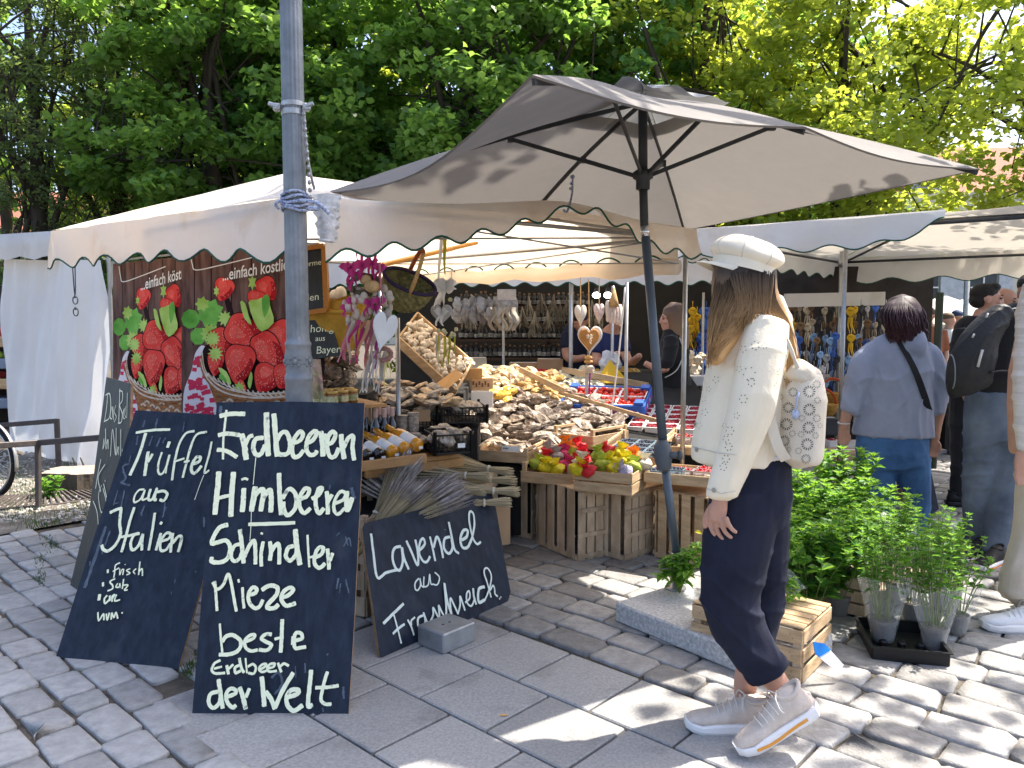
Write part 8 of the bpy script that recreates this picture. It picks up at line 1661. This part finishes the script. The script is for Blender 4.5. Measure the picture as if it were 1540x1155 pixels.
for row in range(7):
    for i in range(17):
        x = 1186+9.2*i+rg.uniform(-3, 3); y = 448+24*row+rg.uniform(-6, 6)
        if row > 4 and (x < 1210 or x > 1300): continue
        n = pick(x, y); o = op[n] if n not in used else dup(op[n]); used.add(n); o.location = at(x, y, 8.3+rg.uniform(-.3, .3)); s = rg.uniform(.9, 1.4); o.scale = (s,)*3; o.rotation_euler = (0, 0, rg.uniform(-.8, .8))
for i in range(30):
    x = rg.uniform(1037, 1070); y = 452+rg.uniform(0, 78); n = 'yellow' if x < 1052 and y < 490 else rg.choice(['blue', 'skyblue', 'blue', 'white']); o = dup(op[n]); o.location = at(x, y, 8.2+rg.uniform(-.2, .2)); o.rotation_euler = (0, 0, rg.uniform(-.8, .8)); o['label'] = '%s heart ornament hanging behind the woman in the black dress' % n; o['group'] = '%s ornaments behind the woman in black' % n
sst = thing('souvenir_stall', 'dark back wall and shelves of the souvenir stall behind the hanging ornaments', 'stall', (at(1250, 600, 8.9).x, 8.9, 0)); p = sst.location
mb = MB(); mb.box((p.x, 8.95, 1.05), (2.3, .04, 2.1)); mb.build('back_wall', [M('stall_dark', (.035, .028, .024), .9, .3)], sst); mb = MB()
for z in (.5, .85): mb.box((p.x, 8.5, z), (1.7, .5, .04))
mb.build('shelves', [m_woodw], sst)
rail = thing('hanging_rail', 'white awning rail carrying the souvenir ornaments', 'rail', at(1240, 456, 8.1)); mb = MB(); mb.beam(at(1180, 452, 8.1), at(1330, 449, 8.1), .04, .14); mb.build('rail', [m_canvas2], rail)
for x, y, Y, lab in ((1252, 598, 8.0, 'round basket with yellow cloth under the blue ornaments, upper one'), (1238, 615, 7.8, 'round basket under the blue ornaments, lower one')):
    c = at(x, y, Y); t = thing('basket', lab, 'basket', c); mb = MB(); mb.lathe([(.10, -.06), (.14, .0), (.15, .05), (.13, .05)], 18, c); mb.build('bowl', [M('basket_orange', (.36, .20, .04), .8, .3, 50, bump=.5)], t); mb = MB(); mb.tube([c+Vector((.13*math.cos(a), 0, .04+.16*math.sin(a))) for a in np.linspace(0, 3.14, 14)], .012, 6); mb.build('handle', [M('basket_red', (.40, .06, .02), .8)], t, smooth=True)
gh = [tag(link('garlic_braid', crumple(.06, .05, .05, 600+s, 10, 8, .2).mesh('garlic_braid'), None, [M('garlic_pale', (.52, .44, .33), .6, .2, 30, rand=.25)]), 'pale bulb in the heap right of the woman in the black dress', 'bulb', 'pale bulbs right of the woman in black') for s in range(2)]
scatter(gh, [at(rnd.uniform(1036, 1072), rnd.uniform(530, 562), 7.6+rnd.uniform(-.2, .2)) for _ in range(20)], None, (.6, 1), .5, 4)
for x, y, Y, sz, mt, lab in ((1045, 598, 6.9, (.22, .2, .10), m_card, 'brown cardboard box below the pale bulbs'), (1046, 614, 6.8, (.26, .2, .05), m_paper, 'flat white box below the brown cardboard box'), (1052, 572, 7.2, (.26, .2, .09), M('silver_bag', (.5, .5, .52), .35), 'silver-white packet below the pale bulbs'), (1268, 640, 7.5, (.10, .16, .34), M('tan_roll', (.42, .28, .14), .8), 'upright tan cardboard tube by the tent pole'), (1240, 640, 7.4, (.2, .2, .16), M('dark_bucket', (.06, .06, .065), .5), 'dark grey bucket by the tent pole'), (1272, 686, 6.0, (.24, .3, .10), m_card, 'cardboard box of berries left of the blue jeans')):
    mb = MB(); mb.box(at(x, y, Y), sz, rnd.uniform(-.4, .4), .006); mb.mi = 1; mb.box(at(x, y, Y)+Vector((0, 0, sz[2]/2+.001)), (sz[0]*.95, .03, .003)); solid('box', mb, [mt, m_paper], lab, 'box')
tb_ = thing('side_table', 'grey folding table behind the herbs and the woman in the grey-blue shirt', 'table', (at(1240, 690, 6.3).x, 6.3, 0)); p = tb_.location; mb = MB(); mb.box((p.x+.2, 6.3, .42), (1.3, .6, .03), .1); mb.build('tabletop', [M('table_grey', (.34, .35, .36), .7)], tb_)
for sx in (-.4, .75): mb = MB(); mb.box((p.x+sx, 6.3, .2), (.03, .4, .4)); mb.build('leg', [m_dkmetal], tb_)
for i in range(3): q = dup(ra, label='white raspberry punnet on the grey folding table, behind the herbs'); q.location = (p.x-.25+.13*i, 6.2, .44); q.rotation_euler = (0, 0, .2*i); q['group'] = 'raspberry punnets on the folding table'
# A-frame board and dark wares behind the blue jeans
P = [at(1383, 690, 6.0), at(1396, 688, 6.0), at(1412, 765, 5.7), at(1385, 785, 5.65)]; n_ = (P[1]-P[0]).cross(P[3]-P[0]).normalized(); n_ = n_ if n_.y < 0 else -n_; t = thing('chalkboard', 'small dark pavement chalkboard standing right of the blue jeans', 'chalkboard', P[3]); mb = MB(); mb.slab(P, n_, .015); mb.build('panel', [m_board], t)
mb = MB(); strokes(mb, '2 1388,705 1392,700 1394,712;2 1390,720 1396,716 1397,728;1.6 1395,745 1400,735 1398,755 1404,748;2 1388,714 1394,708', 0, 0, 1, (P[0], n_)); mb.build('chalk_lettering', [m_chalk], t)
fc_ = thing('far_counter', 'dark counter with black crates behind the young man in black', 'counter', (at(1455, 640, 8.5).x, 8.5, 0)); p = fc_.location; mb = MB(); mb.box((p.x, 8.5, .62), (2.4, .6, .04)); mb.build('top', [M('table_grey', (.34, .35, .36), .7)], fc_); mb = MB(); mb.box((p.x+.3, 8.6, .3), (1.2, .4, .56)); mb.build('front', [m_cloth], fc_)
# -- far background right
bd = thing('building', 'pale plastered house with tall windows behind the far parasols', 'building', (11.5, 30, 0)); m_pl = M('plaster_cream', (.56, .52, .42), .9, .08, 1.5); mb = MB(); mb.box((14, 31, 3.1), (13, 6, 6.2)); mb.build('wall', [m_pl], bd)
for i in range(5):
    x = 8.6+2.1*i
    for z in (2.6,):
        mb = MB(); mb.box((x, 27.97, z), (.95, .06, 1.7)); w_ = mb.build('window', [M('window_glass', (.05, .06, .07), .15, .2)], bd); mb = MB()
        for s in (-1, 1): mb = MB(); mb.box((x+s*.80, 27.93, z), (.52, .06, 1.75), 0, .01); o = mb.build('shutter', [M('shutter_grey', (.45, .47, .5), .7)], bd); o.parent = w_
        mb = MB(); mb.box((x, 27.92, z), (.05, .03, 1.7)); mb.box((x, 27.92, z+.2), (.95, .03, .05)); o = mb.build('frame', [m_paper], bd); o.parent = w_
mb = MB(); mb.tube([(12.9, 27.9, 0), (12.9, 27.9, 6)], .06, 8); mb.build('drainpipe', [M('pipe', (.2, .2, .19), .6)], bd)
rb = thing('building', 'house with a red tiled roof and dormer showing above the right tent', 'building', (22, 42, 0)); m_tile = M('red_tiles', (.42, .16, .10), .85, .25, 8, bump=.9, bscale=9, stretch=(3, 1, 1), col2=(.50, .22, .14)); mb = MB(); mb.box((24, 44, 3.6), (16, 8, 7.2)); mb.build('wall', [m_pl], rb)
mb = MB(); mb.add([(15.6, 39.8, 7.1), (33, 39.8, 7.1), (33, 44, 11.4), (15.6, 44, 11.4), (15.6, 48.2, 7.1), (33, 48.2, 7.1)], [(0, 1, 2, 3), (3, 2, 5, 4), (0, 3, 4), (1, 5, 2)]); mb.build('roof', [m_tile], rb)
mb = MB(); mb.box((21.5, 41.5, 9.0), (1.6, 2, 1.3)); mb.build('dormer', [M('dormer_zinc', (.3, .33, .36), .6)], rb); mb = MB(); mb.box((21.5, 40.48, 9.0), (.9, .04, .8)); mb.build('window', [M('window_glass', (.05, .06, .07), .15, .2)], rb); mb = MB(); mb.box((17.3, 44, 11.4), (.9, .9, 1.8)); mb.build('chimney', [m_pl], rb)
rh = thing('building', 'long pale house closing the square behind the trees', 'building', (-6, 60, 0)); mb = MB(); mb.box((-14, 62, 4), (60, 6, 8)); mb.build('wall', [m_pl], rh); mb = MB(); mb.add([(-44, 58.5, 8), (16, 58.5, 8), (16, 62, 12), (-44, 62, 12)], [(0, 1, 2, 3)]); mb.build('roof', [m_tile], rh)
# street lantern, far post, far parasols
ln = thing('street_lantern', 'old black street lantern before the pale house', 'street lamp', (at(1386, 500, 18).x, 18, 0)); p = ln.location; z = at(1386, 478, 18).z; mb = MB(); mb.tube([(p.x, 18, 0), (p.x, 18, z)], .05, 8); mb.build('post', [m_dkmetal], ln)
mb = MB(); mb.lathe([(.10, z), (.20, z+.42), (.20, z+.43)], 6, (p.x, 18, 0)); mb.build('glass', [M('lantern_glass', (.6, .66, .66), .1, .05)], ln); mb = MB(); mb.lathe([(.23, z+.43), (.12, z+.58), (.06, z+.62), (.05, z+.72), (.0, z+.78)], 6, (p.x, 18, 0)); mb.build('lantern_roof', [m_dkmetal], ln)
mb = MB(); p = at(1411, 500, 7.6); mb.tube([(p.x, 7.6, 0), (p.x, 7.6, at(0, 440, 7.6).z)], .036, 10); solid('green_post', mb, [M('post_green', (.03, .045, .035), .6)], 'thick dark green post behind the right tent', 'post', smooth=True)
m_ump = M('far_parasol', (.62, .60, .55), .8, .1, trans=.3)
for x, y, Y, w, lab in ((1418, 488, 15, 1.5, 'white cafe parasol in front of the pale house, left one'), (1470, 482, 17, 1.9, 'white cafe parasol in front of the pale house, right one')):
    c = at(x, y, Y); t = thing('cafe_parasol', lab, 'parasol', (c.x, Y, 0)); mb = MB(); mb.lathe([(w, c.z-.15), (w*.98, c.z), (.05, c.z+.55)], 8, (c.x, Y, 0), cap=False); mb.build('canopy', [m_ump], t); mb = MB(); mb.tube([(c.x, Y, 0), (c.x, Y, c.z+.5)], .03, 8); mb.build('pole', [m_steel], t)
hg = thing('hedge', 'clipped green hedge behind the far passers-by', 'hedge', (at(1420, 500, 22).x, 22, 0)); rs = np.random.RandomState(3); p = hg.location; C_ = np.stack([rs.uniform(-5, 6, 5000)+p.x, rs.uniform(21.6, 22.4, 5000), rs.uniform(.1, 1.75, 5000)], 1); C_ -= np.array([p.x, 22, 0]); link('leaves', leaves_mesh('leaves', C_, rs.uniform(.1, .2, 5000), rs), hg, [m_lf[2]]); mb = MB(); mb.box((p.x+.5, 22, .8), (10.6, .6, 1.5)); mb.build('branches', [M('hedge_dark', (.03, .05, .02), .9)], hg)
def passer(label, px, Y, top, col, hair, legs, seed, yaw=0.5):
    z1 = CAMZ+(HOR-top)*Y/FPX; k = z1/1.72; p = at(px, 500, Y); t = person(label, p.x, Y); X = p.x; b = MB(); e = FPX/Y
    L_ = lambda mb, pts, nn=12: limb(mb, [(770+(X+x*k)*FPX/Y, HOR-(z*k-CAMZ)*FPX/Y*1.0, Y+y*k, r*k*FPX/Y, d*k) for x, y, z, r, d in pts], nn, 3)
    T_, r_ = head(b, 770+X*FPX/Y, HOR-(1.60*k-CAMZ)*FPX/Y, Y, .23*k, yaw); L_(b, [(0, 0, 1.5, .06, .06), (0, 0, 1.3, .13, .09), (0, 0, .95, .14, .1)]); 
    for s in (-1, 1): L_(b, [(s*.09, 0, .95, .08, .08), (s*.1, .03*s, .06, .045, .05)]); L_(b, [(s*.19, 0, 1.36, .05, .05), (s*.24, -.02, 1.08, .042, .04), (s*.22, -.1, .85, .035, .03)])
    remeshed(b, 'body', .02, 1, [m_skin], t); tt = MB(); L_(tt, [(0, 0, 1.44, .13, .09), (0, 0, 1.3, .20, .13), (0, 0, 1.0, .18, .13), (0, 0, .9, .19, .13)])
    for s in (-1, 1): L_(tt, [(s*.18, 0, 1.38, .08, .07), (s*.24, -.02, 1.12, .065, .06)])
    remeshed(tt, 'shirt', .02, 1, [M('passer_'+str(seed), col, .85)], t); tt = MB()
    for s in (-1, 1): L_(tt, [(s*.09, 0, .95, .11, .12), (s*.1, .03*s, .5, .08, .09), (s*.1, .03*s, .08, .06, .07)])
    remeshed(tt, 'trousers', .02, 1, [M('passerleg_'+str(seed), legs, .85)], t); hr = MB(); hr.blob((0, 0, 0), (.78*r_, .9*r_, .66*r_), 12, 9, T_ @ Matrix.Translation((0, .15*r_, .42*r_))); remeshed(hr, 'hair', .016, 1, [M('passerhair_'+str(seed), hair, .7)], t); return t
passer('far passer-by with a brown bun in a rust top, left of the green post', 1398, 10.5, 462, (.30, .10, .05), (.10, .06, .04), (.05, .06, .1), 1, 2.6); passer('far passer-by in a white T-shirt between the green post and the young man in black', 1428, 11.5, 470, (.70, .69, .67), (.12, .08, .05), (.06, .07, .10), 2, 1.2); passer('far passer-by in dark blue cap and clothes close to the young man in black', 1440, 13, 466, (.03, .05, .12), (.03, .05, .14), (.04, .04, .05), 3, 3.0)
# -- far left: bicycle wheel, bike rack, stump, grate, fruit stall
m_rack = M('rack_steel', (.075, .066, .066), .5, .2, 20, metal=.3); rk = thing('bicycle_rack', 'dark steel tube bicycle rack before the white tarpaulin wall', 'bicycle rack', gnd(57, 768))
a0, a1, a2 = at(-60, 672, 5.2), at(57, 664, 5.05), at(185, 655, 4.9); pz = gnd(58, 768)
mb = MB()
for p, q in ((at(-80, 675, 5.3), at(57, 666, pz.y)), (at(57, 666, pz.y), at(190, 655, pz.y-.25))): mb.beam(p, q, .03, .045, bev=.004)
mb.build('front_rail', [m_rack], rk); mb = MB(); p = at(57, 664, pz.y); mb.beam((pz.x, pz.y, 0), (p.x, pz.y, p.z), .045, .03, bev=.004); mb.build('upright', [m_rack], rk)
gz = gnd(89, 714); mb = MB(); p = at(89, 633, gz.y); mb.beam((gz.x, gz.y, 0), (gz.x, gz.y, p.z+.02), .045, .03, bev=.004); mb.build('upright', [m_rack], rk); mb = MB(); mb.beam(at(-80, 646, gz.y+.2), Vector((gz.x, gz.y, p.z)), .03, .045, bev=.004); mb.build('rear_rail', [m_rack], rk)
by = thing('bicycle', 'bicycle parked behind the rack, its rear wheel showing at the left edge', 'bicycle', gnd(5, 728)); c = at(-18, 684, 6.3); r = .30; c.z = r+.01; m_ty = M('tyre', (.012, .012, .012), .8); m_al = M('alu', (.5, .5, .5), .35, metal=.8)
def wheel(c):
    U_ = Vector((.93, -.36, 0)); V_ = Vector((0, 0, 1)); cir = lambda rr: [c+U_*rr*math.cos(a)+V_*rr*math.sin(a) for a in np.linspace(0, 6.2832, 41)]
    mb = MB(); mb.tube(cir(r), .02, 8, cap=False); w_ = mb.build('wheel', [m_ty], by, smooth=True); mb = MB(); mb.tube(cir(r-.028), .012, 6, cap=False); o = mb.build('rim', [m_al], by, smooth=True); o.parent = w_; mb = MB()
    for k in range(28): a = 6.283*k/28; mb.tube([c+U_*.02*math.cos(a+.6)+V_*.02*math.sin(a+.6), c+U_*(r-.03)*math.cos(a)+V_*(r-.03)*math.sin(a)], .0014, 3)
    mb.tube([c-Vector((.02, .04, 0)), c+Vector((.02, .04, 0))], .02, 8); o = mb.build('spokes', [m_al], by); o.parent = w_
    mb = MB(); P_ = [c+U_*(r+.035)*math.cos(a)+V_*(r+.035)*math.sin(a) for a in np.linspace(-.2, 2.6, 24)]; mb.tube(P_, .022, 6, flat=.35); mb.build('mudguard', [m_al], by, smooth=True)
wheel(c); wheel(c+Vector((-.95, .37, 0))); mb = MB(); U_ = Vector((-.93, .36, 0)); bb = c+U_*.45+Vector((0, 0, -.02)); st_ = c+U_*.35+Vector((0, 0, .48)); hd = c+U_*.85+Vector((0, 0, .42))
for p, q in ((c, bb), (c, st_), (bb, st_), (bb, hd), (st_, hd), (hd, c+Vector((-.95, .37, 0)))): mb.tube([p, q], .015, 7)
mb.build('frame', [M('bike_paint', (.03, .04, .05), .35)], by, smooth=True); mb = MB(); mb.blob(st_+Vector((0, 0, .12)), (.12, .07, .035), 10, 6); mb.tube([st_, st_+Vector((0, 0, .12))], .013, 6); mb.build('saddle', [m_ty], by, smooth=True); mb = MB(); mb.tube(catmull([hd+Vector((.1, .25, .2)), hd+Vector((0, 0, .22)), hd+Vector((-.1, -.25, .2))], 5), .012, 6); mb.tube([hd, hd+Vector((0, 0, .22))], .014, 6); mb.build('handlebar', [m_al], by, smooth=True)
sp_ = gnd(125, 735); sm = thing('tree_stump', 'flat grey tree stump with rough bark beside the bicycle rack', 'tree stump', sp_); mb = MB(); n = 44; rows = []
for i in range(6):
    u = i/5; rows.append([sp_+Vector(((.37-.06*u)*(1+.09*math.sin(5*a+1)+.05*math.sin(13*a+i*.2)+(1-u)*.10*math.sin(3*a))*math.cos(a), .72*(.37-.06*u)*(1+.09*math.sin(5*a+1)+.05*math.sin(13*a+i*.2))*math.sin(a), .015+.155*u)) for a in np.linspace(0, 6.2832, n)])
mb.grid(rows); mb.build('bark_side', [m_bark], sm); mb = MB(); mb.add([sp_+Vector((0, 0, .172))]+rows[-1][:-1], [[0, 1+j, 1+(j+1) % (n-1)] for j in range(n-1)]); mb.build('cut_face', [M('cut_wood_grey', (.27, .235, .20), .9, .25, 12, bump=.5, bscale=40)], sm)
mb = MB()
for x in (118, 130): p = at(x, 708, sp_.y+.2); mb.tube([Vector((p.x, p.y, .1)), p+Vector((-.02, 0, .04)), p+Vector((-.05, 0, .12))], [.014, .01, .006], 6)
solid('branch_stub', mb, [m_bark], 'bare twig stubs standing on the tree stump', 'twig'); o = herb('wild_plant', 'small leafy weed growing against the tree stump', 'plant', 71, .22, .03, .12, 14, .06, .6, .04, pot=False, sleeve=False, low=.1); o.location = gnd(76, 752)
gt = thing('tree_grate', 'rusty radial iron tree grate in the soil beside the pale cobblestones', 'grate', gnd(60, 790)); mb = MB(); cg = gnd(70, 725); 
for k in range(60):
    a = -2.75+2.3*k/59; d_ = Vector((math.cos(a), math.sin(a), 0)); mb.beam(cg+d_*.72+Vector((0, 0, .035)), cg+d_*1.22+Vector((0, 0, .035)), .012, .02)
for r_ in (.72, 1.22): mb.tube([cg+Vector((r_*math.cos(a), r_*math.sin(a), .03)) for a in np.linspace(-2.8, -.4, 40)], .012, 6)
mb.build('iron_bars', [M('rust_iron', (.085, .07, .065), .8, .3, 20)], gt)
fs_ = thing('fruit_stall', 'shaded far fruit stall with wooden crates at the left edge', 'stall', (at(-30, 640, 11).x, 11, 0)); p = fs_.location; mb = MB(); mb.box((p.x, 11.3, 1.0), (2.6, .1, 2.0)); mb.build('back_wall', [M('stall_dark', (.035, .028, .024), .9, .3)], fs_)
for i, z in enumerate((.35, .62, .90, 1.2)): mb = MB(); mb.box((p.x, 10.8-.0*i, z), (2.4, .5, .14), 0, .01); mb.build('crate_row', [m_wood if i % 2 else M('crate_bluegrey', (.16, .2, .27), .7)], fs_)
for i, (z, col, nm) in enumerate(((1.3, (.45, .05, .03), 'red'), (1.0, (.2, .33, .05), 'green'), (.72, (.5, .06, .07), 'pink'))):
    mb = MB(); rg = random.Random(i)
    for k in range(60): mb.blob((p.x+rg.uniform(-1.1, 1.1), 10.8+rg.uniform(-.2, .2), z+rg.uniform(0, .05)), .06, 7, 5)
    solid('fruit_heap', mb, [M('fruit_'+nm, col, .5, island=.3)], '%s fruit heaped in the far stall at the left edge' % nm, 'fruit', kind='stuff', smooth=True)
# far lamp heads over the tents
for x, y, Y, lab in ((309, 285, 16, 'black finial of an old lamp above the white tent roof, left of the lamp post'), (1306, 310, 16, 'black lamp finial above the right tent')):
    z = at(x, y, Y).z; p = at(x, y, Y); t = thing('old_lamp', lab, 'street lamp', (p.x, Y, 0)); mb = MB(); mb.tube([(p.x, Y, 0), (p.x, Y, z-.3)], .05, 8); mb.build('post', [m_dkmetal], t); mb = MB(); mb.lathe([(.24, z-.3), (.22, z-.22), (.10, z-.12), (.12, z+.06), (.10, z+.12), (.04, z+.18), (.05, z+.24), (.0, z+.32)], 12, (p.x, Y, 0)); mb.build('finial', [m_dkmetal], t, smooth=True)
